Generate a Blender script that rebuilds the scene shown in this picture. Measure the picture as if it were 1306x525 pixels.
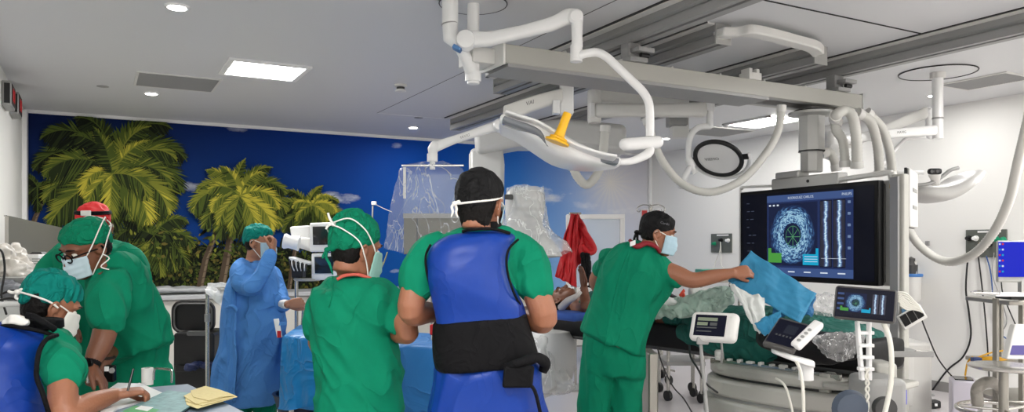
import bpy, bmesh, math, random
from mathutils import Vector, Matrix, noise
import numpy as np
PI = math.pi
random.seed(7)
C = bpy.context.scene.collection
EXPO = .92
for o in list(bpy.data.objects): bpy.data.objects.remove(o)
# ---------------------------------------------------------------- camera (room axes: X along the mural wall, Y towards it)
YAW = math.atan2(530, 973); KF = 973.0; HZ = 313.0; CX = 653.0; CAMZ = 1.5
FW = Vector((math.sin(YAW), math.cos(YAW), 0)); RT = Vector((math.cos(YAW), -math.sin(YAW), 0)); UP = Vector((0, 0, 1))
cam_d = bpy.data.cameras.new('camera'); cam = bpy.data.objects.new('camera', cam_d); C.objects.link(cam)
cam.location = (0, 0, CAMZ); cam.rotation_euler = (PI/2, 0, -YAW)
cam_d.sensor_width = 36; cam_d.lens = KF/1306*36; cam_d.shift_y = (HZ-262.5)/1306; cam_d.clip_start = .05
bpy.context.scene.camera = cam
sc = bpy.context.scene
sc.view_settings.view_transform = 'Standard'; sc.view_settings.look = 'None'
sc.view_settings.gamma = 1; sc.view_settings.use_curve_mapping = False
sc.view_settings.exposure = EXPO
w = bpy.data.worlds.new('world'); sc.world = w; w.use_nodes = True
w.node_tree.nodes['Background'].inputs[0].default_value = (.8, .85, 1, 1)
w.node_tree.nodes['Background'].inputs[1].default_value = .02
sc.cycles.max_bounces = 8; sc.cycles.transparent_max_bounces = 12
sc.cycles.sample_clamp_indirect = 4
CEIL = 2.93; XL = -.67; XR = 7.65; YB = 9.5; YF = -2.6
PANEL_POWER = 30; DOWN_POWER = 5

def P(px, py, d):
    return FW*d + RT*((px-CX)/KF*d) + Vector((0, 0, CAMZ+(HZ-py)/KF*d))
def ray(px, py): return FW + RT*((px-CX)/KF) + UP*((HZ-py)/KF)
def onZ(px, py, z):
    r = ray(px, py); return r*((z-CAMZ)/r.z) + Vector((0, 0, CAMZ))
def onY(px, py, y):
    r = ray(px, py); return r*(y/r.y) + Vector((0, 0, CAMZ))
def onX(px, py, x):
    r = ray(px, py); return r*(x/r.x) + Vector((0, 0, CAMZ))
def mpp(d): return d/KF
# ---------------------------------------------------------------- materials
MATS = {}
def mat(name, col, rough=.6, metal=0, emit=0, spec=.5, bump=0, bscale=60, trans=0, alpha=1, sheen=0, sss=0, var=0, vscale=8, coat=0, stretch=None, wr=None, ecol=None):
    if name in MATS: return MATS[name]
    m = bpy.data.materials.new(name); m.use_nodes = True; nt = m.node_tree; b = nt.nodes['Principled BSDF']
    b.inputs['Base Color'].default_value = (*col, 1); b.inputs['Roughness'].default_value = rough
    b.inputs['Metallic'].default_value = metal; b.inputs['Specular IOR Level'].default_value = spec
    if emit: b.inputs['Emission Color'].default_value = (*(ecol or col), 1); b.inputs['Emission Strength'].default_value = emit
    if trans: b.inputs['Transmission Weight'].default_value = trans
    if alpha < 1: b.inputs['Alpha'].default_value = alpha
    if sheen: b.inputs['Sheen Weight'].default_value = sheen
    if coat: b.inputs['Coat Weight'].default_value = coat
    if sss:
        b.inputs['Subsurface Weight'].default_value = sss; b.inputs['Subsurface Radius'].default_value = (.02, .008, .004)
    tc = nt.nodes.new('ShaderNodeTexCoord')
    mp = nt.nodes.new('ShaderNodeMapping'); nt.links.new(tc.outputs['Object'], mp.inputs[0])
    if stretch: mp.inputs['Scale'].default_value = stretch
    if var:
        n = nt.nodes.new('ShaderNodeTexNoise'); n.inputs['Scale'].default_value = vscale; n.inputs['Detail'].default_value = 4
        nt.links.new(mp.outputs[0], n.inputs[0])
        h = nt.nodes.new('ShaderNodeMixRGB'); h.blend_type = 'MULTIPLY'; h.inputs[0].default_value = 1
        h.inputs[1].default_value = (*col, 1)
        r = nt.nodes.new('ShaderNodeMapRange'); r.inputs[1].default_value = .3; r.inputs[2].default_value = .7
        r.inputs[3].default_value = 1-var; r.inputs[4].default_value = 1+var
        nt.links.new(n.outputs[0], r.inputs[0]); nt.links.new(r.outputs[0], h.inputs[2]); nt.links.new(h.outputs[0], b.inputs['Base Color'])
    if bump:
        n = nt.nodes.new('ShaderNodeTexNoise'); n.inputs['Scale'].default_value = bscale; n.inputs['Detail'].default_value = 3
        nt.links.new(mp.outputs[0], n.inputs[0])
        bp = nt.nodes.new('ShaderNodeBump'); bp.inputs['Strength'].default_value = bump; bp.inputs['Distance'].default_value = .01
        nt.links.new(n.outputs[0], bp.inputs['Height']); nt.links.new(bp.outputs[0], b.inputs['Normal'])
    if wr:
        n = nt.nodes.new('ShaderNodeTexNoise'); n.inputs['Scale'].default_value = wr[0]; n.inputs['Detail'].default_value = 2.5; n.inputs['Distortion'].default_value = .8
        nt.links.new(mp.outputs[0], n.inputs[0])
        a1 = nt.nodes.new('ShaderNodeMath'); a1.operation = 'SUBTRACT'; a1.inputs[1].default_value = .5; nt.links.new(n.outputs[0], a1.inputs[0])
        a2 = nt.nodes.new('ShaderNodeMath'); a2.operation = 'ABSOLUTE'; nt.links.new(a1.outputs[0], a2.inputs[0])
        a3 = nt.nodes.new('ShaderNodeMath'); a3.operation = 'POWER'; a3.inputs[1].default_value = .6; nt.links.new(a2.outputs[0], a3.inputs[0])
        b2 = nt.nodes.new('ShaderNodeBump'); b2.inputs['Strength'].default_value = 1; b2.inputs['Distance'].default_value = wr[1]; b2.invert = True
        nt.links.new(a3.outputs[0], b2.inputs['Height'])
        if bump: nt.links.new(bp.outputs[0], b2.inputs['Normal'])
        nt.links.new(b2.outputs[0], b.inputs['Normal'])
    MATS[name] = m; return m
def lin(r, g, b):
    f = lambda c: (c/255/12.92) if c/255 <= .04045 else ((c/255+.055)/1.055)**2.4
    return (f(r), f(g), f(b))
# ---------------------------------------------------------------- mesh builder
WL = {}
def emp(name, loc, label, cat, group=None):
    o = bpy.data.objects.new(name, None); C.objects.link(o); o.location = loc; o.empty_display_size = .05
    o['label'] = label; o['category'] = cat
    if group: o['group'] = group
    WL[o.name] = Vector(loc); return o
def frame(d):
    d = d.normalized(); a = UP if abs(d.z) < .95 else Vector((1, 0, 0))
    u = d.cross(a).normalized(); return u, u.cross(d).normalized()
def catmull(pts, n):
    out = []; L = len(pts)
    for i in range(L-1):
        p0 = pts[max(i-1, 0)]; p1 = pts[i]; p2 = pts[i+1]; p3 = pts[min(i+2, L-1)]
        for k in range(n):
            t = k/n
            out.append([.5*((2*b)+(-a+c)*t+(2*a-5*b+4*c-d)*t*t+(-a+3*b-3*c+d)*t**3) for a, b, c, d in zip(p0, p1, p2, p3)])
    out.append(list(pts[-1])); return out
class MB:
    def __init__(s): s.v = []; s.f = []; s.m = []; s.mi = 0
    def face(s, *ids): s.f.append(tuple(ids)); s.m.append(s.mi)
    def addv(s, vs):
        n = len(s.v); s.v += [Vector(x) for x in vs]; return n
    def poly(s, pts):
        n = s.addv(pts); s.face(*range(n, n+len(pts))); return s
    def box(s, a, b, M=None):
        x0, y0, z0 = a; x1, y1, z1 = b
        vs = [Vector(p) for p in ((x0,y0,z0),(x1,y0,z0),(x1,y1,z0),(x0,y1,z0),(x0,y0,z1),(x1,y0,z1),(x1,y1,z1),(x0,y1,z1))]
        if M is not None: vs = [M @ p for p in vs]
        n = s.addv(vs)
        for q in ((0,3,2,1),(4,5,6,7),(0,1,5,4),(1,2,6,5),(2,3,7,6),(3,0,4,7)): s.face(*[n+i for i in q])
        return s
    def obox(s, c, ux, uy, uz):          # oriented box: centre and half vectors
        M = Matrix((( ux[0],uy[0],uz[0],c[0]),(ux[1],uy[1],uz[1],c[1]),(ux[2],uy[2],uz[2],c[2]),(0,0,0,1)))
        return s.box((-1,-1,-1), (1,1,1), M)
    def rings(s, rs, cap=True, closed=False):
        k = len(rs[0]); base = [s.addv(r) for r in rs]
        m = len(rs)
        for i in range(m if closed else m-1):
            a = base[i]; b = base[(i+1) % m]
            for j in range(k): s.face(a+j, a+(j+1) % k, b+(j+1) % k, b+j)
        if cap and not closed:
            s.face(*[base[0]+j for j in reversed(range(k))]); s.face(*[base[-1]+j for j in range(k)])
        return s
    def tube(s, pts, r, n=12, closed=False, rnd=False, smooth=0):
        rr = r if isinstance(r, (list, tuple)) else [r]*len(pts)
        if smooth:
            q = catmull([[*p, a] for p, a in zip(pts, rr)], smooth); pts = [Vector(x[:3]) for x in q]; rr = [max(x[3], 1e-4) for x in q]
        pts = [Vector(p) for p in pts]; m = len(pts); rs = []
        T = []
        for i in range(m):
            if closed: t = pts[(i+1) % m]-pts[i-1]
            else: t = pts[min(i+1, m-1)]-pts[max(i-1, 0)]
            T.append(t.normalized() if t.length > 1e-9 else Vector((0, 0, 1)))
        u, v = frame(T[0])
        for i in range(m):
            if i: u = (u-T[i]*u.dot(T[i])).normalized()
            v = T[i].cross(u)
            rs.append([pts[i]+(u*math.cos(2*PI*j/n)+v*math.sin(2*PI*j/n))*rr[i] for j in range(n)])
        if rnd and not closed:
            for end in (0, 1):
                c = pts[-1] if end else pts[0]; t = T[-1] if end else -T[0]; base = rs[-1] if end else rs[0]; R = rr[-1] if end else rr[0]
                ex = [[c+(p-c)*math.cos(a)+t*R*math.sin(a) for p in base] for a in (.5, 1.0, 1.4)]
                if end: rs = rs+ex
                else: rs = ex[::-1]+rs
        return s.rings(rs, closed=closed)
    def cyl(s, a, b, r, n=20, r2=None):
        return s.tube([a, b], [r, r if r2 is None else r2], n)
    def lathe(s, c, axis, prof, n=24):   # prof: (radius, height along axis)
        axis = Vector(axis).normalized(); u, v = frame(axis); c = Vector(c)
        return s.rings([[c+axis*h+(u*math.cos(2*PI*j/n)+v*math.sin(2*PI*j/n))*max(r, 1e-4) for j in range(n)] for r, h in prof])
    def ell(s, c, a, b, d, n=16, m=10):  # ellipsoid with axis vectors
        c = Vector(c); rs = []
        for i in range(m+1):
            t = -PI/2+PI*i/m; ct = max(math.cos(t), .02)
            rs.append([c+(Vector(a)*math.cos(2*PI*j/n)+Vector(b)*math.sin(2*PI*j/n))*ct+Vector(d)*math.sin(t) for j in range(n)])
        return s.rings(rs)
    def prism(s, pts, ext):
        ext = Vector(ext); pts = [Vector(p) for p in pts]; return s.rings([pts, [p+ext for p in pts]])
    def loft(s, secs, n=28, cap=(.03, .03), sm=3, p=2.3):
        # secs: (centre, u, v)
        if sm: 
            q = catmull([[*c, *u, *v] for c, u, v in secs], sm); secs = [(Vector(x[:3]), Vector(x[3:6]), Vector(x[6:9])) for x in q]
        def ring(c, u, v, k=1.0):
            out = []
            for j in range(n):
                a = 2*PI*j/n; ca, sa = math.cos(a), math.sin(a)
                out.append(c+u*k*math.copysign(abs(ca)**(2/p), ca)+v*k*math.copysign(abs(sa)**(2/p), sa))
            return out
        rs = [ring(*x) for x in secs]
        for end in (0, 1):
            if cap[end] is None: continue
            c, u, v = secs[-1] if end else secs[0]; t = (secs[-1][0]-secs[-2][0]) if end else (secs[0][0]-secs[1][0])
            t = t.normalized()*cap[end]
            ex = [ring(c+t*math.sin(a), u, v, math.cos(a)) for a in (.4, .8, 1.15, 1.42)]
            rs = rs+ex if end else ex[::-1]+rs
        return s.rings(rs)
    def mesh(s, name, origin=None):
        me = bpy.data.meshes.new(name); o = origin or Vector((0, 0, 0))
        me.from_pydata([tuple(p-o) for p in s.v], [], s.f); me.update()
        return me
    def build(s, name, m, parent=None, origin=None, smooth=40, bevel=0, label=None, cat=None, group=None, kind=None, seg=2, subd=0):
        if parent is not None: origin = WL[parent.name]
        elif origin is None:
            if s.v and kind != 'structure':
                mn = [min(p[i] for p in s.v) for i in range(3)]; mx = [max(p[i] for p in s.v) for i in range(3)]
                origin = Vector(((mn[0]+mx[0])/2, (mn[1]+mx[1])/2, mn[2]))
            else: origin = Vector((0, 0, 0))
        me = s.mesh(name, origin)
        bm = bmesh.new(); bm.from_mesh(me); bmesh.ops.recalc_face_normals(bm, faces=bm.faces)
        bm.to_mesh(me); bm.free()
        ms = m if isinstance(m, (list, tuple)) else [m]
        for x in ms: me.materials.append(x)
        if len(ms) > 1: me.polygons.foreach_set('material_index', s.m)
        o = bpy.data.objects.new(name, me); C.objects.link(o)
        return finish(o, parent, origin, smooth, bevel, seg, label, cat, group, kind, subd)
def finish(o, parent, origin, smooth=40, bevel=0, seg=2, label=None, cat=None, group=None, kind=None, subd=0):
    me = o.data
    if smooth:
        me.polygons.foreach_set('use_smooth', [True]*len(me.polygons))
        if smooth < 180: me.set_sharp_from_angle(angle=math.radians(smooth))
    if bevel:
        b = o.modifiers.new('bevel', 'BEVEL'); b.width = bevel; b.segments = seg; b.limit_method = 'ANGLE'; b.angle_limit = math.radians(35)
        b.harden_normals = False
    if subd:
        b = o.modifiers.new('subd', 'SUBSURF'); b.levels = subd; b.render_levels = subd
    if parent is not None: o.parent = parent; WL[o.name] = WL[parent.name]
    else: o.location = origin; WL[o.name] = Vector(origin)
    if label: o['label'] = label
    if cat: o['category'] = cat
    if group: o['group'] = group
    if kind: o['kind'] = kind
    return o
def bake(mb, voxel, smooth_it=4, fac=.5, disp=None):
    me = mb.mesh('tmp'); o = bpy.data.objects.new('tmp', me); C.objects.link(o)
    r = o.modifiers.new('r', 'REMESH'); r.mode = 'VOXEL'; r.voxel_size = voxel; r.adaptivity = 0
    if smooth_it:
        s = o.modifiers.new('s', 'SMOOTH'); s.iterations = smooth_it; s.factor = fac
    dg = bpy.context.evaluated_depsgraph_get(); ev = o.evaluated_get(dg)
    out = bpy.data.meshes.new_from_object(ev); bpy.data.objects.remove(o); bpy.data.meshes.remove(me)
    if disp:
        n = len(out.vertices); co = np.empty(n*3, 'f'); out.vertices.foreach_get('co', co); co = co.reshape(-1, 3)
        no = np.empty(n*3, 'f'); out.vertices.foreach_get('normal', no); no = no.reshape(-1, 3)
        d = np.array([disp(Vector(c)) for c in co], 'f'); co += no*d[:, None]; out.vertices.foreach_set('co', co.ravel()); out.update()
    return out
def cloth(mb, name, m, parent, voxel=.009, it=5, disp=None, label=None, mats=None, pick=None):
    out = bake(mb, voxel, it, .5, disp); org = WL[parent.name]
    out.transform(Matrix.Translation(-org)); out.name = name
    out.materials.clear()
    for x in (mats or [m]): out.materials.append(x)
    if pick:
        for p in out.polygons: p.material_index = pick(p.center+org)
    o = bpy.data.objects.new(name, out); C.objects.link(o)
    return finish(o, parent, org, smooth=180, label=label)
def folds(dirs, amp, f=9, seed=0, fine=.25):
    # ridged noise stretched along a direction = creases in fabric
    d = Vector(dirs).normalized(); u, v = frame(d)
    def fn(c):
        a = Vector((c.dot(d)*f*.35, c.dot(u)*f, c.dot(v)*f))+Vector((seed*3.1, seed, 0))
        wv = noise.noise_vector(a*.5)*.6
        n1 = noise.noise(a+wv); n2 = noise.noise((a+wv)*2.3)
        return 1.7*amp*((1-3.2*abs(n1))*.6+n2*fine)
    return fn
def struct(mb, name, m, **k): return mb.build(name, m, kind='structure', origin=Vector((0, 0, 0)), **k)
def sec(lx, ly, rx, ry, d, t, dl=0, dr=0):
    a = P(lx, ly, d+dl); b = P(rx, ry, d+dr); u = (b-a)/2; un = u.normalized()
    v = (FW-un*FW.dot(un)); v.normalize(); return ((a+b)/2, u, v*t)
def text(parent, s, c, right, up, h, m, name='lettering', depth=.001, align='CENTER'):
    cu = bpy.data.curves.new('t', 'FONT'); cu.body = s; cu.size = 1; cu.align_x = align; cu.align_y = 'CENTER'; cu.resolution_u = 2
    o = bpy.data.objects.new('t', cu); C.objects.link(o)
    me = bpy.data.meshes.new_from_object(o.evaluated_get(bpy.context.evaluated_depsgraph_get()))
    bpy.data.objects.remove(o)
    r = Vector(right).normalized()*h*1.4; u = Vector(up).normalized()*h*1.4; nn = r.cross(u).normalized()
    org = WL[parent.name]; c = Vector(c)-org
    M = Matrix(((r[0],u[0],nn[0],c[0]),(r[1],u[1],nn[1],c[1]),(r[2],u[2],nn[2],c[2]),(0,0,0,1)))
    me.transform(M); me.materials.clear(); me.materials.append(m)
    ob = bpy.data.objects.new(name, me); C.objects.link(ob); return finish(ob, parent, org, smooth=0)
# ================================================================ the room
m_ceil = mat('ceiling_paint', lin(214,215,216), .42, bump=.02, bscale=3)
m_wall = mat('wall_paint', lin(236,235,231), .55, bump=.02, bscale=5)
m_white = mat('white_enamel', lin(240,240,239), .3)
m_off = mat('offwhite_plastic', lin(220,219,215), .4)
m_alu = mat('anodised_aluminium', lin(176,176,173), .42, .25)
m_alud = mat('grey_rail_metal', lin(150,150,149), .45, .2)
m_black = mat('black_rubber', lin(18,18,19), .5)
m_steel = mat('stainless_steel', lin(190,188,182), .25, .9)
m_steelm = mat('brushed_steel', lin(165,162,154), .38, .8, bump=.05, bscale=80, stretch=(1, 1, 12))
m_grey = mat('grey_plastic', lin(150,150,148), .45)
m_dgrey = mat('dark_grey_plastic', lin(62,62,62), .45)

MATS_floor = bpy.data.materials.new('vinyl_floor'); MATS_floor.use_nodes = True
nt = MATS_floor.node_tree; b = nt.nodes['Principled BSDF']; tc = nt.nodes.new('ShaderNodeTexCoord')
n1 = nt.nodes.new('ShaderNodeTexNoise'); n1.inputs['Scale'].default_value = 90; n1.inputs['Detail'].default_value = 2
n2 = nt.nodes.new('ShaderNodeTexNoise'); n2.inputs['Scale'].default_value = 1.1
nt.links.new(tc.outputs['Object'], n1.inputs[0]); nt.links.new(tc.outputs['Object'], n2.inputs[0])
cr = nt.nodes.new('ShaderNodeValToRGB'); cr.color_ramp.elements[0].position = .3; cr.color_ramp.elements[0].color = (*lin(186,181,182), 1)
cr.color_ramp.elements[1].position = .7; cr.color_ramp.elements[1].color = (*lin(198,193,194), 1)
nt.links.new(n1.outputs[0], cr.inputs[0]); nt.links.new(cr.outputs[0], b.inputs['Base Color'])
mr = nt.nodes.new('ShaderNodeMapRange'); mr.inputs[3].default_value = .26; mr.inputs[4].default_value = .32
nt.links.new(n2.outputs[0], mr.inputs[0]); nt.links.new(mr.outputs[0], b.inputs['Roughness'])

struct(MB().box((XL-.1, YF-.1, -.1), (XR+.1, YB+.1, 0)), 'floor', MATS_floor)
struct(MB().box((XL-.1, YF-.1, CEIL), (XR+.1, YB+.1, CEIL+.1)), 'ceiling', m_ceil)
struct(MB().box((XL-.1, YF, 0), (XL, YB, CEIL)), 'wall_left', m_wall)
struct(MB().box((XR, YF, 0), (XR+.1, YB, CEIL)), 'wall_right', m_wall)
struct(MB().box((XL-.1, YB, 0), (XR+.1, YB+.1, CEIL)), 'wall_back', m_wall)
struct(MB().box((XL-.1, YF-.1, 0), (XR+.1, YF, CEIL)), 'wall_front', m_wall)
m_base = mat('cove_base', lin(140,138,136), .4)
struct(MB().box((XR-.012, YF, 0), (XR, YB, .10)), 'baseboard_right', m_base)
struct(MB().box((XL, YB-.012, 0), (XR, YB, .10)), 'baseboard_back', m_base)
struct(MB().box((XL, YF, 0), (XL+.012, YB, .10)), 'baseboard_left', m_base)
# cornice strip over the mural and the white upright at its two ends
struct(MB().box((XL, YB-.03, CEIL-.035), (XR, YB, CEIL)), 'trim_1', m_white)
struct(MB().box((XL, YB-.22, 0), (XL+.04, YB-.03, CEIL-.035)), 'trim_2', m_white)
struct(MB().box((XR-.05, YB-.05, 0), (XR, YB-.012, CEIL-.035)), 'trim_3', m_white)
# seams of the ceiling panels
def seam(a, b, wd, m, nm, z=.004):
    a = Vector(a); b = Vector(b); d = (b-a).normalized(); s = Vector((-d.y, d.x, 0))*wd/2
    struct(MB().prism([a-s, b-s, b+s, a+s], (0, 0, -z)), nm, m)
m_seam = mat('seam_black', lin(30,30,30), .8)  # plain black for the joints between panels
m_ceil2 = mat('ceiling_strip', lin(226,226,226), .4)
q = onZ(976, 0, CEIL); seam((2.7, q.y, CEIL), (5.02, q.y, CEIL), .012, m_seam, 'trim_4')
a = onZ(481, 144, CEIL); b_ = onZ(570, 151.6, CEIL); seam((a.x, a.y, CEIL), (b_.x, a.y, CEIL), .02, m_ceil2, 'trim_5')
seam((a.x, a.y, CEIL), (a.x, -1, CEIL), .006, m_seam, 'trim_6', .001)

# ---------------------------------------------------------------- mural: a flat print on the back wall
mm = bpy.data.materials.new('mural_sky_print'); mm.use_nodes = True; nt = mm.node_tree; b = nt.nodes['Principled BSDF']
b.inputs['Roughness'].default_value = .7; b.inputs['Specular IOR Level'].default_value = .15
tc = nt.nodes.new('ShaderNodeTexCoord'); sx = nt.nodes.new('ShaderNodeSeparateXYZ'); nt.links.new(tc.outputs['Object'], sx.inputs[0])
def NM(op, a, b_=None, c=None, clamp=False):
    n = nt.nodes.new('ShaderNodeMath'); n.operation = op; n.use_clamp = clamp
    for i, x in enumerate((a, b_, c)):
        if x is None: continue
        if isinstance(x, (int, float)): n.inputs[i].default_value = x
        else: nt.links.new(x, n.inputs[i])
    return n.outputs[0]
def ramp(x, stops):
    r = nt.nodes.new('ShaderNodeValToRGB'); e = r.color_ramp.elements
    e[0].position, e[0].color = stops[0][0], (*stops[0][1], 1); e[1].position, e[1].color = stops[-1][0], (*stops[-1][1], 1)
    for p_, c_ in stops[1:-1]:
        k = e.new(p_); k.color = (*c_, 1)
    nt.links.new(x, r.inputs[0]); return r.outputs[0]
def NMIX(f, a, b_, mode='MIX'):
    n = nt.nodes.new('ShaderNodeMixRGB'); n.blend_type = mode
    for i, x in enumerate((f, a, b_)):
        if isinstance(x, (int, float)): n.inputs[i].default_value = x
        elif isinstance(x, tuple): n.inputs[i].default_value = (*x, 1)
        else: nt.links.new(x, n.inputs[i])
    return n.outputs[0]
X, Z = sx.outputs[0], sx.outputs[2]
def wx(px): return onY(px, 300, YB).x
u = NM('DIVIDE', NM('SUBTRACT', X, XL), XR-XL)
def uu(px): return (wx(px)-XL)/(XR-XL)
top = ramp(u, [(uu(30), lin(3,22,66)), (uu(260), lin(3,34,92)), (uu(450), lin(4,50,132)), (uu(570), lin(6,74,170)), (uu(660), lin(34,104,196)), (uu(740), lin(120,150,205)), (uu(800), lin(185,186,205)), (.999, lin(205,205,212))])
bot = ramp(u, [(uu(30), lin(6,56,132)), (uu(400), lin(6,70,148)), (uu(570), lin(14,92,172)), (uu(660), lin(84,158,222)), (uu(740), lin(150,182,222)), (uu(800), lin(196,204,220)), (.999, lin(210,212,218))])
hz = NM('DIVIDE', NM('SUBTRACT', Z, 1.0), 1.9, clamp=True)
col = NMIX(hz, bot, top)
nz = nt.nodes.new('ShaderNodeTexNoise'); nz.inputs['Scale'].default_value = 3.2; nz.inputs['Detail'].default_value = 8; nz.inputs['Roughness'].default_value = .62
mp = nt.nodes.new('ShaderNodeMapping'); mp.inputs['Scale'].default_value = (1, 1, 2.6); nt.links.new(tc.outputs['Object'], mp.inputs[0]); nt.links.new(mp.outputs[0], nz.inputs[0])
for (px, py, rx, ry, s) in ((432,252,30,9,1.0),(408,258,18,14,.9),(300,162,16,7,.6),(506,186,9,5,.7),(238,237,26,10,.8),(100,222,30,14,.6),(700,250,30,13,1.1),(745,262,22,7,.6),(655,278,14,6,.5),(505,345,8,4,.8),(500,372,18,5,.8),(795,268,26,7,.9),(760,225,20,8,.3),(360,160,10,4,.4)):
    c = onY(px, py, YB); k = c.y/ (FW.y-RT.y*0) ; dd = (c-Vector((0,0,CAMZ))).dot(FW); sc_ = dd/KF
    dx = NM('DIVIDE', NM('SUBTRACT', X, c.x), rx*sc_*1.25); dz = NM('DIVIDE', NM('SUBTRACT', Z, c.z), ry*sc_)
    r2 = NM('ADD', NM('MULTIPLY', dx, dx), NM('MULTIPLY', dz, dz))
    f = NM('SUBTRACT', NM('MULTIPLY', NM('SUBTRACT', nz.outputs[0], .32), 3.4), r2, clamp=True)
    f = NM('MULTIPLY', f, s*.8, clamp=True)
    col = NMIX(f, col, lin(225,228,232))
# printed sun with rays
c = onY(778, 232, YB); dx = NM('SUBTRACT', X, c.x); dz = NM('SUBTRACT', Z, c.z)
r = NM('SQRT', NM('ADD', NM('MULTIPLY', dx, dx), NM('MULTIPLY', dz, dz)))
ang = NM('ARCTAN2', dz, dx); rays = NM('ADD', .9, NM('MULTIPLY', .1, NM('SINE', NM('MULTIPLY', ang, 22))))
f = NM('MULTIPLY', NM('POWER', NM('SUBTRACT', 1, NM('DIVIDE', r, 1.1), clamp=True), 2.0), NM('MULTIPLY', rays, .75), clamp=True)
col = NMIX(f, col, lin(236,228,208))
nt.links.new(col, b.inputs['Base Color'])

mu_mats = [mm]
for nm_, c_ in (('palm_dark', lin(14,20,10)), ('palm_mid', lin(36,46,20)), ('palm_green', lin(74,88,32)), ('palm_lit', lin(122,126,44)), ('palm_yellow', lin(188,176,62)),
              ('palm_bark', lin(84,70,56)), ('bark_lit', lin(124,108,88)), ('bush_dark', lin(20,26,16)), ('bush_mid', lin(58,62,28)), ('bush_ochre', lin(104,94,42)), ('bush_pale', lin(160,150,84))):
    mu_mats.append(mat(nm_, c_, .7, spec=.15))
mur = MB(); YM = YB-.004
mur.mi = 0; mur.box((XL+.04, YM, .0), (XR-.05, YB-.0005, CEIL-.035))
LAY = [0]
def mp2(px, py):   # picture position on the wall -> point just in front of the print
    LAY[0] += 1; p = onY(px, py, YM); return Vector((p.x, YM-.0003-LAY[0]*.000004, p.z))
def clipz(p):
    p.z = min(p.z, CEIL-.036); p.x = max(p.x, XL+.041); return p
def leaf(x0, y0, x1, y1, wd, mi):
    mur.mi = mi; a = mp2(x0, y0); b_ = mp2(x1, y1); b_.y = a.y; d = b_-a
    if d.length < 1e-4: return
    n = Vector((-d.z, 0, d.x)).normalized()*wd*.0092
    mur.poly([clipz(p) for p in (a-n*.6, a+(b_-a)*.5-n, b_, a+(b_-a)*.5+n, a+n*.6)])
def frond(cx, cy, ang, L, droop, lit, seed):
    rnd = random.Random(seed); N = int(18+L*.62); pts = []
    x, y, a = cx, cy, ang
    for i in range(N+1):
        t = i/N; pts.append((x, y, a)); a2 = a
        x += math.cos(a)*L/N; y -= math.sin(a)*L/N
        dr = droop*(1.2/N)*(.4+1.6*t); a -= math.copysign(dr, math.cos(a)) if abs(math.cos(a)) > .05 else dr*rnd.choice((-1, 1))
    for side in (-1, 1):
        for i in range(1, N+1):
            t = i/N; x, y, a = pts[i]; ll = L*.33*math.sin(PI*min(1, .18+t*.86))**.8*(rnd.uniform(.75, 1.1))
            la = a+side*(1.05-.6*t)+rnd.uniform(-.12, .12)
            ex = x+math.cos(la)*ll; ey = y-math.sin(la)*ll+ll*.38
            up = (side > 0) == (math.cos(a) > 0)
            base = lit+.35+(1 if up else -1)*.6+rnd.uniform(-.8, .8)
            leaf(x, y, ex, ey, 1.15 if L > 70 else .9, max(1, min(5, int(round(base)))))
    for i in range(N): leaf(pts[i][0], pts[i][1], pts[i+1][0]+.1, pts[i+1][1], .9, 4 if lit > 2.4 else 3)
def trunk(pl, w0, w1, mi=6):
    for i in range(len(pl)-1):
        (x0, y0), (x1, y1) = pl[i], pl[i+1]
        for k in range(6):
            t0, t1 = k/6, (k+1)/6; ww = w0+(w1-w0)*((i+t0)/(len(pl)-1)); mur.mi = mi
            ax, ay = x0+(x1-x0)*t0, y0+(y1-y0)*t0; bx, by = x0+(x1-x0)*t1, y0+(y1-y0)*t1
            a = mp2(ax-ww, ay); L_ = a.y
            q = [a, mp2(ax+ww, ay), mp2(bx+ww*.97, by), mp2(bx-ww*.97, by)]
            for p in q: p.y = L_
            mur.poly(q)
            mur.mi = 7; h = [mp2(ax+ww*.15, ay+.5), mp2(ax+ww*.8, ay), mp2(bx+ww*.8, by-.8), mp2(bx+ww*.15, by-.6)]
            for p in h: p.y = h[0].y
            mur.poly(h)
def bush(x0, x1, y0, y1, n, pal, seed, s=7):
    r_ = random.Random(seed)
    for i in range(n):
        x = r_.uniform(x0, x1); y = y0+(y1-y0)*r_.random(); a = r_.uniform(0, 2*PI); l = r_.uniform(.5, 1.3)*s
        leaf(x, y, x+math.cos(a)*l, y-math.sin(a)*l, r_.uniform(.8, 2.0), r_.choice(pal))
mur.mi = 8
for hb in ([(30,380),(30,322),(60,312),(100,318),(140,305),(180,318),(215,300),(250,312),(290,318),(330,308),(360,316),(400,326),(425,338),(445,352),(448,380)],):
    pts_ = [mp2(x_, y_) for x_, y_ in hb]; yy_ = pts_[0].y
    base_ = [Vector((p.x, yy_, p.z)) for p in pts_]; z0_ = base_[0].z
    for i_ in range(1, len(base_)-2): mur.poly([Vector((base_[i_].x, yy_, z0_)), base_[i_], base_[i_+1], Vector((base_[i_+1].x, yy_, z0_))])
bush(150, 445, 312, 382, 900, (8,8,8,9,1,1,2), 1, 13)
bush(40, 440, 316, 380, 700, (1,8,9,9,2,3), 31, 7)
bush(28, 150, 300, 380, 250, (8,8,1,2,9), 2, 16)
bush(160, 420, 300, 345, 240, (8,1,2,9,3), 11, 14)
bush(225, 440, 322, 380, 420, (9,9,3,2,8,10), 3, 6)
bush(160, 330, 322, 372, 260, (9,9,10,3,8,3), 4, 5)
trunk([(58, 248), (45, 278), (36, 312)], 3.2, 4)
trunk([(196, 300), (191, 335), (188, 372)], 3.2, 4.2)
trunk([(281, 282), (262, 330), (252, 378)], 3.6, 5)
trunk([(299, 262), (293, 305), (281, 372)], 4, 5.5)
trunk([(379, 300), (372, 340), (366, 385)], 2.4, 3.2)
trunk([(146, 255), (152, 310), (158, 380)], 5, 6)
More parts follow.
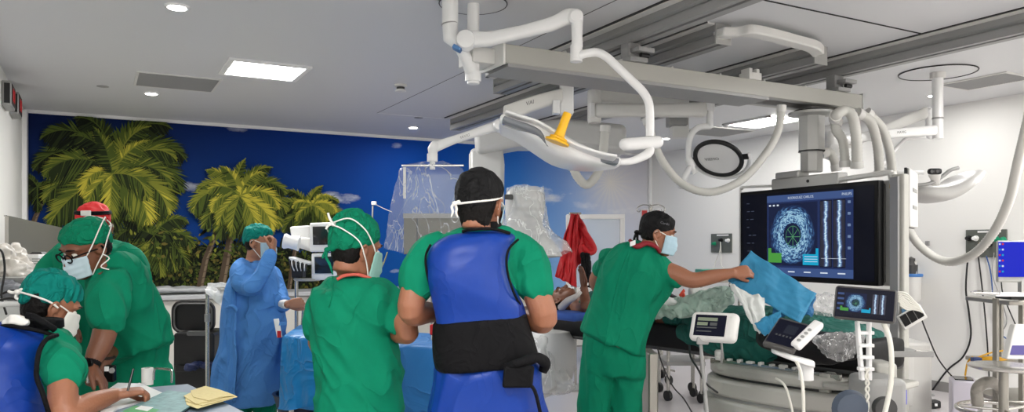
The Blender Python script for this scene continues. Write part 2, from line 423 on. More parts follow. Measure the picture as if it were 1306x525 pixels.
def palm(cx, cy, L, spec, seed):
    for i, (a, l, dr, lit) in enumerate(spec): frond(cx, cy, math.radians(a), L*l, dr, lit, seed*100+i)
palm(48, 238, 42, [(170,1,1.4,1.4),(215,1,.6,1.2),(120,.8,1.4,1.4),(20,1,1.4,1.6),(-30,.9,.5,1.4),(270,.8,.2,1)], 9)
palm(196, 300, 62, [(200,1,.9,1.8),(230,.9,.5,2.2),(255,.9,.2,2.4),(285,.9,.2,2.6),(315,.9,.5,2.5),(340,1,.8,2.2),(20,1,1.3,2.2),(60,.9,1.4,2.4),(110,.9,1.4,2),(150,1,1.5,1.8)], 10)
palm(140, 200, 104, [(200,1,.7,1.2),(222,1.05,.5,1.4),(250,.9,.3,1.5),(275,.95,.2,1.4),(300,1,.3,1.6),(325,1.05,.6,1.5),(160,1.05,1.0,1.4),(130,1,1.2,1.3),(95,.75,1.3,1.2),(60,.95,1.2,1.5),(30,1.05,1.1,1.5),(5,1.1,1.1,1.6),(345,1.1,.9,1.8)], 12)
palm(146, 218, 98, [(178,1.1,.9,2.2),(150,1.05,1.2,2.4),(112,.8,1.0,2),(78,.8,.9,2.6),(48,.95,1.3,2.6),(22,.9,1.4,2.2),(350,1.0,1.0,2.9),(205,1.15,.5,2.6),(235,.7,.4,2),(318,.8,.5,2.7),(295,.7,.3,2.2)], 13)
palm(143, 222, 66, [(160,.9,2.6,4.0),(60,1,.6,3.4),(210,.8,.8,3.2),(330,1.3,.9,3.5),(265,.9,.2,3.6),(100,1,.4,2.4),(5,1,1.6,2.6)], 14)
palm(390, 266, 46, [(175,1,1.0,2),(205,1,.7,2.3),(235,.9,.4,2.2),(270,.9,.2,2),(300,.9,.4,2.4),(335,1,.8,2.6),(10,1.2,1.0,3),(45,1,1.2,2.6),(80,.8,.8,2.8),(115,.9,1,2.4),(145,1,1.2,2.8)], 15)
palm(300, 246, 66, [(185,1,.9,2),(210,1,.6,2.2),(240,1,.4,2),(268,.9,.2,2.0),(295,1.05,.3,2.6),(322,1.1,.6,3),(345,1.15,.9,2.8),(10,1.15,1.1,2.6),(35,1.1,1.3,2.4),(62,.9,.9,2.5),(90,.7,.6,2.8),(118,.8,.9,3.2),(142,.9,1.3,2.8),(165,1.1,1.4,2.8)], 16)
palm(303, 250, 48, [(170,1,1.5,3.6),(135,1,1.4,3.4),(100,1,.8,3.2),(70,1,1.0,3.4),(25,1.3,1.6,3.8),(340,1.4,1.0,4.0),(310,1.2,.6,3.8),(215,1,.7,3.2),(250,1,.3,3)], 17)
palm(395, 262, 30, [(150,1,1.4,3.6),(60,1,1.4,3.8),(20,1.2,1.4,4),(330,1,.8,3.6),(200,1,.9,3.4)], 18)
bush(165, 300, 295, 330, 70, (4,3,3,10), 5, 7)
mo = mur.build('wall_mural', mu_mats, origin=Vector((0, 0, 0)), smooth=0, label='wall-wide printed mural of palm trees under deep blue sky on the back wall', cat='mural')

# ---------------------------------------------------------------- ceiling fittings
m_lamp = mat('light_diffuser', (1, .98, .95), .5, emit=14)
m_lampd = mat('downlight_lens', (1, .97, .92), .5, emit=16)
def area(parent, c, sx_, sy_, power, col=(1, .985, .96), shape='RECTANGLE', spread=PI):
    l = bpy.data.lights.new('lamp_light', 'AREA'); l.shape = shape; l.size = sx_; l.size_y = sy_; l.energy = power; l.color = col; l.spread = spread
    o = bpy.data.objects.new('lamp_light', l); C.objects.link(o)
    if parent is not None: o.parent = parent; o.location = Vector(c)-WL[parent.name]
    else: o.location = c
    return o
def troffer(x0, x1, y0, y1, label, power):
    cx, cy = (x0+x1)/2, (y0+y1)/2
    t = emp('ceiling_panel_light', (cx, cy, CEIL-.02), label, 'ceiling light')
    f = MB(); w_ = .045
    for a in ((x0, y0, x1, y0+w_), (x0, y1-w_, x1, y1), (x0, y0+w_, x0+w_, y1-w_), (x1-w_, y0+w_, x1, y1-w_)):
        f.box((a[0], a[1], CEIL-.02), (a[2], a[3], CEIL))
    f.build('frame', m_white, t, bevel=.003)
    MB().box((x0+w_, y0+w_, CEIL-.012), (x1-w_, y1-w_, CEIL)).build('diffuser', m_lamp, t)
    area(t, (cx, cy, CEIL-.016), x1-x0-2*w_-.01, y1-y0-2*w_-.01, power)
a = onZ(290, 69, CEIL); b_ = onZ(395, 87, CEIL); c = onZ(377, 103, CEIL); 
troffer((a.x+onZ(283,92,CEIL).x)/2, (b_.x+c.x)/2, (a.y+b_.y)/2-.0, (c.y+onZ(283,92,CEIL).y)/2, 'bright rectangular panel light in the ceiling above the palm mural', PANEL_POWER)
a = onZ(975, 146, CEIL); b_ = onZ(1016, 152, CEIL); c = onZ(965, 164, CEIL); e = onZ(929, 158, CEIL)
troffer((a.x+e.x)/2, (b_.x+c.x)/2, min(c.y, e.y), max(a.y, b_.y), 'bright panel light in the ceiling behind the monitor column', PANEL_POWER)
def added_troffer(x, y, w_, p_=1.0): troffer(x-.3, x+.3, y-.3, y+.3, 'added unseen square panel light in the ceiling '+w_, PANEL_POWER*p_)  # out-of-view panel lights, added to brighten the near side and right wall
added_troffer(5.9, 1.8, 'nearest the right wall'); added_troffer(6.6, .2, 'in the near right corner'); added_troffer(1.2, -1.6, 'behind the photographer'); added_troffer(4.2, -1.2, 'at the near end between the rails'); added_troffer(-.1, 1.0, 'close to the left wall', .7)
def downlight(px, py, r, label):
    c = onZ(px, py, CEIL); t = emp('recessed_downlight', (c.x, c.y, CEIL-.01), label, 'ceiling light', 'round recessed downlights')
    MB().lathe((c.x, c.y, CEIL), (0, 0, -1), [(r*.8, 0), (r*.8, .01), (r, .012), (r*1.15, .006), (r*1.18, 0)], 32).build('trim_ring', m_white, t)
    MB().lathe((c.x, c.y, CEIL), (0, 0, -1), [(.001, .006), (r*.8, .006), (r*.8, .0135), (.001, .0135)], 32).build('lens', m_lampd, t)
    area(t, (c.x, c.y, CEIL-.015), r*1.5, r*1.5, DOWN_POWER, shape='DISK')
downlight(226, 8, .062, 'nearest round downlight at the top of the picture above the mural')
downlight(193, 118.5, .06, 'round downlight beside the grey ceiling grille')
downlight(527, 162, .06, 'round downlight near the mural between smoke detector and ceiling rail')
downlight(849, 176, .06, 'round downlight above the corner by the white wall')
downlight(1190, 121, .05, 'faint round downlight behind the lamp column near the right wall')
m_grille = mat('grey_grille', lin(158,158,157), .5)
def grille(q, label):
    ps = [onZ(*p, CEIL) for p in q]; x0 = sum(sorted(p.x for p in ps)[:2])/2; x1 = sum(sorted(p.x for p in ps)[2:])/2
    y0 = sum(sorted(p.y for p in ps)[:2])/2; y1 = sum(sorted(p.y for p in ps)[2:])/2
    t = emp('ceiling_vent', ((x0+x1)/2, (y0+y1)/2, CEIL-.012), label, 'air vent')
    f = MB(); w_ = .02
    for a in ((x0-w_, y0-w_, x1+w_, y0), (x0-w_, y1, x1+w_, y1+w_), (x0-w_, y0, x0, y1), (x1, y0, x1+w_, y1)):
        f.box((a[0], a[1], CEIL-.01), (a[2], a[3], CEIL))
    f.build('frame', m_off, t)
    g = MB(); n = int((y1-y0)/.02); g.box((x0, y0, CEIL-.002), (x1, y1, CEIL))
    for i in range(n): y = y0+(i+.5)*(y1-y0)/n; g.box((x0, y-.006, CEIL-.009), (x1, y+.004, CEIL-.002))
    g.build('slats', m_grille, t, smooth=0)
grille([(177,91),(279,101),(270,116),(174,108)], 'grey rectangular air return grille in the ceiling over the palm mural')
grille([(1204,107),(1283,91),(1306,97),(1240,116)], 'grey perforated air vent in the ceiling near the right wall')
grille([(868,167),(905,160),(955,167),(915,175)], 'small grey air vent in the ceiling behind the ring lamp')
c = onZ(511, 108, CEIL)
t = emp('smoke_detector', (c.x, c.y, CEIL-.05), 'white smoke detector on the ceiling between the panel light and the rails', 'smoke detector')
MB().lathe((c.x, c.y, CEIL), (0, 0, -1), [(.055, 0), (.055, .015), (.035, .02), (.035, .045), (.05, .05), (.048, .06), (.001, .065)]).build('housing', m_off, t)
MB().lathe((c.x, c.y, CEIL-.021), (0, 0, -1), [(.036, 0), (.036, .02)]).build('sensor_gap', m_dgrey, t)
for px, py, L_ in ((131, 110, 'flush white sprinkler cap in the ceiling left of the grille'), (534, 150, 'small dark sprinkler cap in the ceiling above the middle downlight')):
    c = onZ(px, py, CEIL); MB().lathe((c.x, c.y, CEIL), (0, 0, -1), [(.05, 0), (.05, .004), (.03, .008), (.001, .01)]).build('sprinkler_cap', m_grey, label=L_, cat='sprinkler')
# ---------------------------------------------------------------- ceiling rails
def rail(x, y0, y1, label, strip=True):
    t = emp('ceiling_rail', (x, y0, CEIL-.13), label, 'ceiling rail', 'longitudinal ceiling rails')
    MB().box((x-.03, y0, CEIL-.012), (x+.03, y1, CEIL)).build('mounting_strip', m_off, t)
    if strip: MB().box((x-.05, y0, CEIL-.006), (x-.03, y1, CEIL)).build('gasket', m_black, t)
    s = [(x+.03, CEIL), (x+.03, CEIL-.05), (x+.045, CEIL-.065), (x+.03, CEIL-.08), (x+.03, CEIL-.13), (x+.07, CEIL-.13), (x+.07, CEIL-.11), (x+.10, CEIL-.11), (x+.10, CEIL-.13), (x+.16, CEIL-.13), (x+.16, CEIL)]
    MB().prism([(a, y0, z) for a, z in s], (0, y1-y0, 0)).build('profile', m_alud, t, smooth=0)
    for yy, e_ in ((y0, -.012), (y1, .012)):
        MB().box((x+.028, min(yy, yy+e_), CEIL-.134), (x+.162, max(yy, yy+e_), CEIL)).build('end_cap', m_alu, t, bevel=.002)
r1 = onZ(569, 150, CEIL); r1b = onZ(905, 28, CEIL); r2 = onZ(618, 98, CEIL)
rail(2.95, -.5, r2.y, 'long grey ceiling rail, nearest to the lamp post')
rail(3.46, r1b.y, r1.y, 'grey ceiling rail reaching furthest towards the mural')
r4 = onZ(1031, 56, CEIL); rail(4.46, r4.y, r1.y, 'short grey ceiling rail ending beside the curved white duct')
rail(4.93, -.5, 6.3, 'long grey ceiling rail on the right, above the monitor column')
# curved duct joining the two inner rails
pl = [onZ(x, y, CEIL-.07) for x, y in ((916,42),(935,42),(955,39),(985,45),(1015,53),(1036,59),(1044,66))]
q = catmull([list(p) for p in pl], 6); dk = MB()
dk.rings([[Vector(p)+Vector((0, -.05, -.03)), Vector(p)+Vector((0, .05, -.03)), Vector(p)+Vector((0, .05, .03)), Vector(p)+Vector((0, -.05, .03))] for p in q])
dk.build('cable_duct', m_off, label='curved white cable duct bridging two ceiling rails', cat='cable duct', bevel=.01)
# ================================================================ ceiling-hung equipment
m_arm = mat('arm_enamel', lin(238,238,237), .28, coat=.2)
m_hose = mat('corrugated_hose', lin(205,204,198), .5)
def film_mat(name, col, lo, hi, sc_):
    m = bpy.data.materials.new(name); m.use_nodes = True; nt = m.node_tree; b = nt.nodes['Principled BSDF']; MATS[name] = m
    b.inputs['Base Color'].default_value = (*col, 1); b.inputs['Roughness'].default_value = .1; b.inputs['Specular IOR Level'].default_value = 1
    tc = nt.nodes.new('ShaderNodeTexCoord'); mp = nt.nodes.new('ShaderNodeMapping'); mp.inputs['Scale'].default_value = (1, 1, .45); nt.links.new(tc.outputs['Object'], mp.inputs[0])
    n = nt.nodes.new('ShaderNodeTexNoise'); n.inputs['Scale'].default_value = sc_; n.inputs['Detail'].default_value = 4; n.inputs['Distortion'].default_value = 1.2; nt.links.new(mp.outputs[0], n.inputs[0])
    a = nt.nodes.new('ShaderNodeMath'); a.operation = 'SUBTRACT'; a.inputs[1].default_value = .5; nt.links.new(n.outputs[0], a.inputs[0])
    c = nt.nodes.new('ShaderNodeMath'); c.operation = 'ABSOLUTE'; nt.links.new(a.outputs[0], c.inputs[0])
    r = nt.nodes.new('ShaderNodeMapRange'); r.inputs[1].default_value = 0; r.inputs[2].default_value = .014; r.inputs[3].default_value = hi; r.inputs[4].default_value = lo; nt.links.new(c.outputs[0], r.inputs[0])  # alpha rises along noise ridges: white crease highlights painted into the film
    nt.links.new(r.outputs[0], b.inputs['Alpha'])
    bp = nt.nodes.new('ShaderNodeBump'); bp.inputs['Distance'].default_value = .03; nt.links.new(n.outputs[0], bp.inputs['Height']); nt.links.new(bp.outputs[0], b.inputs['Normal'])
    return m
m_film = film_mat('clear_plastic_film', (.85, .88, .92), .13, .55, 5)
m_yellow = mat('yellow_handle', lin(245,186,10), .35)
m_screen_off = mat('dark_screen', lin(34,36,38), .12)

# --- bridge beam hung under the outer rails, with its trolleys
t = emp('bridge_beam', (3.6, 3.95, 2.5), 'long cream crossbeam hanging below the ceiling rails and carrying the monitor column', 'support beam')
BY = 3.90; bl = 2.08; br = 5.22; zt = 2.67; zb = 2.56
mb = MB(); mb.box((bl, BY, zb), (br, BY+.05, zt)); mb.box((bl, BY+.25, zb), (br, BY+.30, zt)); mb.box((bl, BY+.05, zb+.05), (br, BY+.25, zt-.02))
mb.build('beam_body', mat('beam_cream', lin(170,169,162), .4), t, bevel=.004)
mb = MB(); mb.box((bl+.02, BY+.05, zb), (br-.3, BY+.08, zb+.05)); mb.box((bl+.02, BY+.22, zb), (br-.3, BY+.25, zb+.05)); mb.box((bl+.02, BY+.005, zb-.02), (br-1.0, BY+.30, zb))
mb.build('runner_track', m_alud, t, smooth=0)
MB().box((bl-.015, BY-.005, zb-.01), (bl, BY+.305, zt+.01)).box((bl-.16, BY+.10, zb+.01), (bl-.012, BY+.30, zt-.01)).build('end_bracket', m_off, t, bevel=.004)
MB().box((br, BY-.005, zb-.005), (br+.012, BY+.305, zt+.01)).build('end_cap', m_alu, t, bevel=.003)
for x in (3.03, 4.98):
    m_ = MB(); m_.box((x-.05, BY+.02, zt-.03), (x+.05, BY+.10, CEIL-.13)); m_.box((x-.07, BY-.03, zt), (x+.07, BY+.25, zt+.03)); m_.box((x-.03, BY-.06, CEIL-.2), (x+.10, BY+.02, CEIL-.17))
    h = m_.build('trolley', m_alud, t, bevel=.004)
    m2 = MB()
    for dy in (-.02, .06, .14): m2.cyl((x+.02, BY+dy, zt+.045), (x+.08, BY+dy, zt+.045), .016, 14)
    m2.build('roller', m_black, h)
mb = MB()
for i in range(7): mb.cyl((2.5+i*.42, BY+.02, zt), (2.5+i*.42, BY+.02, zt+.012), .012, 12)
mb.build('bolts', m_alu, t)
MB().box((4.02, BY, zt), (4.14, BY+.1, zt+.05)).box((4.03, BY+.01, zt+.05), (4.06, BY+.09, zt+.08)).box((4.1, BY+.01, zt+.05), (4.13, BY+.09, zt+.08)).build('cable_clamp', m_off, t, bevel=.003)
for i in range(3):
    x = 4.80+i*.13; MB().box((x-.03, BY+.1, zb-.03), (x+.03, BY+.22, zb)).cyl((x, BY+.16, zb-.09), (x, BY+.16, zb-.03), .013, 12).build('hose_hanger', m_alud, t, bevel=.002)

# --- monitor column + big monitor
Dl, Dr = 6.40, 5.18
TL, TRr = P(944, 245, Dl), P(1120, 229.5, Dr); BL, BR = P(944, 354, Dl), P(1120, 366, Dr)
mw = (TRr-TL); mw.z = 0; MW = mw.length; mx = mw.normalized(); mn = Vector((mx.y, -mx.x, 0))      # normal toward camera
zc = (TL.z+TRr.z+BL.z+BR.z)/4; mh = ((TL.z-BL.z)+(TRr.z-BR.z))/2; mc = (TL+TRr)/2; mc.z = zc
m_bez = mat('black_glossy_bezel', lin(8,9,11), .3, spec=.2)
mcol = P(1035, 200, 5.85)
t = emp('monitor_boom', (mcol.x, mcol.y, zc+mh/2), 'tall telescopic ceiling column with tilting bracket above the large monitor', 'monitor boom')
def rbox(c, hx, hy, z0, z1): return MB().obox(Vector((c.x, c.y, (z0+z1)/2)), mx*hx, mn*hy, Vector((0, 0, (z1-z0)/2)))
zc0 = P(0, 193, 5.85).z; zc1 = P(0, 216, 5.85).z; ztop = P(0, 137, 5.75).z
ztop = zb-.032
def octo(c, r, z0, z1):
    return MB().prism([(c.x+r*math.cos(a)*1.08, c.y+r*math.sin(a)*1.08, z0) for a in [PI/8+PI/4*k for k in range(8)]], (0, 0, z1-z0))
octo(mcol, .092, zc0, ztop-.03).build('outer_column', m_alu, t, bevel=.004)
octo(mcol, .078, zc1-.02, zc0).build('inner_column', m_alu, t, bevel=.004)
MB().lathe((mcol.x, mcol.y, ztop-.04), (0, 0, 1), [(.11, 0), (.17, .012), (.17, .03), (.001, .032)], 32).build('column_flange', m_alu, t)
MB().lathe((mcol.x, mcol.y, ztop-.008), (0, 0, 1), [(.001, 0), (.13, 0), (.13, .014), (.001, .015)], 32).build('bearing_ring', m_black, t)
octo(mcol, .094, zc0-.004, zc0+.006).build('wear_ring', m_black, t)
zb1 = TL.z+.02; 
for nm, hx, hy, a, b_, off, m_ in (('bracket', .33, .05, zc+mh/2-.02, zc+mh/2+.085, 0, m_alu), ('bracket_cover', .12, .06, zc+mh/2+.08, zc+mh/2+.13, -.16, m_alu)):
    c = mc+mx*off-mn*.06; rbox(c, hx, hy, a, b_).build(nm, m_, t, bevel=.012)
mb = MB(); mb.cyl(mc-mn*.012+mx*.05+UP*(mh/2+.04), mc-mn*.004+mx*.05+UP*(mh/2+.04), .012, 12); mb.build('lock_hole', m_black, t)
# hand-rail frame
t2 = emp('large_monitor', mc-UP*(mh/2), 'huge black wall-sized monitor showing the blue vessel scan under the boom', 'monitor')
for s, e in ((-1, MW/2+.03), (1, MW/2+.10)):
    hr = MB(); hr.tube([mc+mx*(s*.33)-mn*.03+UP*(mh/2+.03), mc+mx*(s*(e-.06))-mn*.03+UP*(mh/2+.045), mc+mx*(s*(e-.02))-mn*.03+UP*(mh/2+.03), mc+mx*(s*e)-mn*.03+UP*(mh/2-.03), mc+mx*(s*e)-mn*.03-UP*(mh/2+.0)], .018 if s > 0 else .011, 12, smooth=5, rnd=True)
    hr.build('handrail', m_off, t2)
c = mc+mx*(MW/2+.10)-mn*.03+UP*(mh/2-.05)
MB().obox(c, mx*.02, mn*.02, UP*.014).build('rail_clip', mat('brass_clip', lin(150,120,40), .4, .5), t2)
MB().obox(mc-mn*.03, mx*MW/2, mn*.03, UP*mh/2).build('bezel', m_bez, t2, bevel=.008)
MB().obox(mc-mn*.10+mx*.01, mx*(MW/2-.015), mn*.04, UP*(mh/2-.02)).build('rear_housing', mat('housing_dark', lin(44,44,42), .5), t2, bevel=.012)
MB().obox(mc-mn*.13+mx*(MW/2+.01), mx*.05, mn*.05, UP*(mh/2-.0)).build('side_housing', m_grey, t2, bevel=.01)
# picture on the screen
def screen_mat(name, base, k=1.0):
    return mat(name, base, .3, emit=k)
m_scr = mat('screen_black_glow', (.003, .003, .005), .3, spec=.12, emit=.4, ecol=lin(8,11,24))
MB().obox(mc+mn*.001, mx*(MW/2-.03), mn*.0015, UP*(mh/2-.03)).build('screen', m_scr, t2)
mi = bpy.data.materials.new('vessel_scan_picture'); mi.use_nodes = True; nt = mi.node_tree; b = nt.nodes['Principled BSDF']
b.inputs['Base Color'].default_value = (.005, .005, .01, 1); b.inputs['Specular IOR Level'].default_value = .08
tc = nt.nodes.new('ShaderNodeTexCoord'); sx = nt.nodes.new('ShaderNodeSeparateXYZ'); nt.links.new(tc.outputs['UV'], sx.inputs[0])
U, V = NM('MULTIPLY', NM('SUBTRACT', sx.outputs[0], .5), 2), NM('MULTIPLY', NM('SUBTRACT', sx.outputs[1], .5), 2)
r = NM('SQRT', NM('ADD', NM('MULTIPLY', U, U), NM('MULTIPLY', V, V))); an = NM('ARCTAN2', V, U)
def polar(sa, sr, scl, det):
    cb = nt.nodes.new('ShaderNodeCombineXYZ')
    for i, x in enumerate((NM('MULTIPLY', NM('COSINE', an), sa), NM('MULTIPLY', NM('SINE', an), sa), NM('MULTIPLY', r, sr))): nt.links.new(x, cb.inputs[i])
    n = nt.nodes.new('ShaderNodeTexNoise'); n.inputs['Scale'].default_value = scl; n.inputs['Detail'].default_value = det; nt.links.new(cb.outputs[0], n.inputs[0]); return n.outputs[0]
n1 = polar(2.2, 9, 3, 5); n2 = polar(1.2, 2, 1.2, 1)
band = NM('SUBTRACT', 1, NM('ABSOLUTE', NM('DIVIDE', NM('SUBTRACT', r, NM('ADD', .53, NM('MULTIPLY', NM('SUBTRACT', n2, .5), .35))), .42)), clamp=True)
outside = NM('GREATER_THAN', r, .36)
v = NM('MULTIPLY', NM('MULTIPLY', NM('POWER', NM('MULTIPLY', n1, 1.9), 5), band), outside)
edge = NM('MULTIPLY', NM('LESS_THAN', NM('ABSOLUTE', NM('SUBTRACT', r, NM('ADD', .55, NM('MULTIPLY', NM('SUBTRACT', n2, .5), .3)))), .05), .75)
v = NM('ADD', v, NM('MULTIPLY', edge, NM('POWER', NM('MULTIPLY', n1, 1.6), 3)), clamp=False)
v = NM('MULTIPLY', v, NM('MULTIPLY', NM('LESS_THAN', r, .98), NM('ADD', .35, NM('MULTIPLY', n2, 1.5))))
cc = ramp(NM('MULTIPLY', v, .8, clamp=True), [(0, lin(24,34,66)), (.12, lin(40,66,112)), (.45, lin(80,130,180)), (1, lin(170,215,240))])
nt.links.new(cc, b.inputs['Emission Color']); b.inputs['Emission Strength'].default_value = .8*2**-EXPO
ml = bpy.data.materials.new('long_view_picture'); ml.use_nodes = True; nt = ml.node_tree; b = nt.nodes['Principled BSDF']
b.inputs['Base Color'].default_value = (.01, .01, .02, 1)
tc = nt.nodes.new('ShaderNodeTexCoord'); sx = nt.nodes.new('ShaderNodeSeparateXYZ'); nt.links.new(tc.outputs['UV'], sx.inputs[0])
mp = nt.nodes.new('ShaderNodeMapping'); mp.inputs['Scale'].default_value = (1.5, 22, 1); nt.links.new(tc.outputs['UV'], mp.inputs[0])
n = nt.nodes.new('ShaderNodeTexNoise'); n.inputs['Scale'].default_value = 3; n.inputs['Detail'].default_value = 5; nt.links.new(mp.outputs[0], n.inputs[0])
ns = nt.nodes.new('ShaderNodeTexNoise'); ns.noise_dimensions = '1D'; ns.inputs['Scale'].default_value = 5; nt.links.new(sx.outputs[1], ns.inputs['W'])
off = NM('ABSOLUTE', NM('SUBTRACT', sx.outputs[0], NM('ADD', .5, NM('MULTIPLY', NM('SUBTRACT', ns.outputs[0], .5), .5))))
core = NM('SUBTRACT', 1, NM('DIVIDE', off, .30), clamp=True)
v = NM('MULTIPLY', NM('POWER', core, 1.2), NM('MULTIPLY', n.outputs[0], 2.1), clamp=True)
cc = ramp(v, [(0, lin(10,14,34)), (.35, lin(40,52,96)), (.7, lin(110,150,190)), (1, lin(215,240,250))]); nt.links.new(cc, b.inputs['Emission Color']); b.inputs['Emission Strength'].default_value = 2**-EXPO
def quad_uv(parent, name, c, ux, uz, m, n_=None):
    org = WL[parent.name]; c = Vector(c)
    vs = [c-ux-uz, c+ux-uz, c+ux+uz, c-ux+uz]; me = bpy.data.meshes.new(name)
    me.from_pydata([tuple(v-org) for v in vs], [], [(0, 1, 2, 3)]); uv = me.uv_layers.new(name='uv')
    for i, q in enumerate(((0, 0), (1, 0), (1, 1), (0, 1))): uv.data[i].uv = q
    me.materials.append(m); o = bpy.data.objects.new(name, me); C.objects.link(o); return finish(o, parent, org, smooth=0)
E = lambda nm, c, k=1.0: mat(nm, (0.004, 0.004, 0.006), .4, spec=.08, emit=k*2**-EXPO, ecol=lin(*c))
e_panel = E('ui_panel_blue', (32,46,88)); e_bar = E('ui_bar_blue', (60,82,130)); e_txt = E('ui_text_white', (205,215,230)); e_dim = E('ui_text_dim', (110,130,165))
e_green = E('ui_green_block', (74,150,62)); e_cyan = E('ui_cyan_block', (20,160,200)); e_ring = E('ui_ring_green', (84,150,104)); e_dark = E('ui_dark', (12,14,30))
def scan_ui(parent, c, ux, uz, nn, W, H, detail=True):
    # c centre, ux/uz unit vectors, W/H half sizes
    def Q(x0, y0, x1, y1, m, nm, lift): # coordinates 0..1 from the top left
        cc = c+ux*((x0+x1)-1)*W+uz*(1-(y0+y1))*H+nn*lift
        return MB().obox(cc, ux*(x1-x0)*W, uz*(y1-y0)*H, nn*.0004).build(nm, m, parent, smooth=0)
    Pt = lambda x, y, l: c+ux*(2*x-1)*W+uz*(1-2*y)*H+nn*l
    Q(0, 0, 1, 1, e_panel if detail else e_dark, 'scan_window', .003)
    if detail: Q(0, 0, 1, .085, e_bar, 'title_bar', .004); Q(0, .9, 1, 1, e_bar, 'tool_bar', .004)
    else:
        for i in range(4): Q(-.05, .12+i*.2, .08, .20+i*.2, e_bar, 'side_readout', .004)
    sw = min(.31*W*2, .385*H*2*1.02); quad_uv(parent, 'vessel_scan', Pt(.32, .49, .0046), ux*sw, uz*.385*H*2, mi)
    Q(.645, .1, .775, .88, e_dark, 'long_view_back', .0042); Q(.79, .1, .92, .88, e_dark, 'long_view_back', .0042)
    quad_uv(parent, 'long_view', Pt(.71, .49, .0052), ux*.06*W*2, uz*.38*H*2, ml); quad_uv(parent, 'long_view', Pt(.855, .49, .0052), ux*.06*W*2, uz*.38*H*2, ml)
    rg = MB(); n_ = 40; cc = Pt(.33, .52, .006); R = .29*sw; 
    rr = [[cc+(ux*math.cos(a)*1.0+uz*math.sin(a)*1.15)*R*k for k in (.98, 1.02)] for a in [2*PI*j/n_ for j in range(n_)]]
    for j in range(n_): rg.poly([rr[j][0], rr[j][1], rr[(j+1) % n_][1], rr[(j+1) % n_][0]])
    for a in (0, PI/2, PI/4, 3*PI/4):
        d = ux*math.cos(a)+uz*math.sin(a)*1.15; s = (ux*-math.sin(a)+uz*math.cos(a))*.0013*(W/.25); rg.poly([cc-d*R-s, cc+d*R-s, cc+d*R+s, cc-d*R+s])
    rg.build('measure_ring', e_ring, parent, smooth=0)
    Q(.02, .72, .19, .84, e_green, 'green_readout', .007); Q(.02, .66, .06, .73, e_green, 'green_readout', .007)
    Q(.45, .73, .63, .86, e_cyan, 'cyan_readout', .007); Q(.60, .66, .63, .74, e_cyan, 'cyan_readout', .007)
    if detail:
        text(parent, 'RODRIGUEZ CARLOS', Pt(.42, .045, .0055), ux, uz, H*.06, e_txt)
        text(parent, 'PHILIPS', Pt(.935, .045, .0055), ux, uz, H*.062, e_txt)
        for i in range(3): Q(.47, .755+i*.03, .62, .762+i*.03, e_txt, 'readout_line', .0085)
        for i in range(5): Q(.08+i*.19, .94, .16+i*.19, .955, e_txt, 'tool_label', .0055)
        for i in range(5): Q(.945, .12+i*.13, .975, .15+i*.13, e_dim, 'side_button', .0055)
        for i in range(3): Q(.03+i*.05, .115, .055+i*.05, .135, e_txt, 'icon', .0065)
        Q(.66, .775, .93, .779, e_txt, 'slider', .0075)
xl = P(985, 300, Dl*.757+Dr*.243); wl = ((985-944)/176.); 
# window spans px 985..1089 of 944..1120; solve along the monitor plane
def onplane(px, py):
    rr = ray(px, py); o0 = Vector((0, 0, CAMZ)); k = (mc-o0).dot(mn)/rr.dot(mn); return o0+rr*k
a = onplane(978.5, 251); b_ = onplane(1088, 240.5); c2 = onplane(1089.5, 358); d2 = onplane(979, 348)
s0 = ((a-mc).dot(mx)+(d2-mc).dot(mx))/2; s1 = ((b_-mc).dot(mx)+(c2-mc).dot(mx))/2; z1_ = (a.z+b_.z)/2; z0_ = (c2.z+d2.z)/2
wc = mc+mx*(s0+s1)/2; wc.z = (z0_+z1_)/2
scan_ui(t2, wc, mx, UP, mn, (s1-s0)/2, (z1_-z0_)/2)
mb = MB(); rnd = random.Random(3)
for i in range(9):
    z = mh/2-.10-i*.065; x = -MW/2+.07+rnd.random()*.03
    for k in range(2 if i % 3 else 1): mb.obox(mc+mn*.003+mx*(x+k*.05+.02)+UP*z, mx*rnd.uniform(.01, .02), mn*.0004, UP*.003)
mb.build('side_readouts', E('ui_faint', (70,78,96)), t2, smooth=0)
# tray with white cables under the monitor
tr = MB(); c = mc-UP*(mh/2+.10)-mn*.02-mx*.16
t3 = emp('cable_box', c-UP*.08, 'white connector box with plugged cables right below the large monitor', 'connector box')
MB().obox(c, mx*.17, mn*.07, UP*.05).build('housing', m_off, t3, bevel=.01)
mb = MB()
for i in range(6): mb.cyl(c+mn*.07+mx*(-.02+.03*i)+UP*.02, c+mn*.085+mx*(-.02+.03*i)+UP*.02, .009, 10)
mb.build('sockets', m_black, t3)
mb = MB()
for i in range(4): mb.tube([c+mn*.085+mx*(-.12+.07*i), c+mn*.16+mx*(-.1+.06*i)-UP*.03, c+mn*.15+mx*(-.02+.05*i)-UP*.07, c+mn*.05+mx*(.05+.05*i)-UP*.055], .005, 8, smooth=4)
mb.build('plugged_cables', m_black, t3)

# --- side monitor seen almost edge-on
c = P(1160, 254, 5.4); sxv = (RT*.55+FW*.84).normalized(); sn = Vector((sxv.y, -sxv.x, 0))
if sn.dot(c) < 0: sn = -sn
t4 = emp('side_monitor', c-UP*.2, 'white-backed flat monitor seen nearly edge-on right of the large monitor', 'monitor')
MB().obox(c, sxv*.24, sn*.010, UP*.205).build('panel_frame', m_bez, t4, bevel=.004)
MB().obox(c-sn*.02, sxv*.232, sn*.012, UP*.2).build('rear_cover', m_off, t4, bevel=.01)
for z in (.06, -.06): 
    MB().obox(c-sn*.034+UP*z, sxv*.12, sn*.003, UP*.012).build('vent_slot', m_grey, t4)

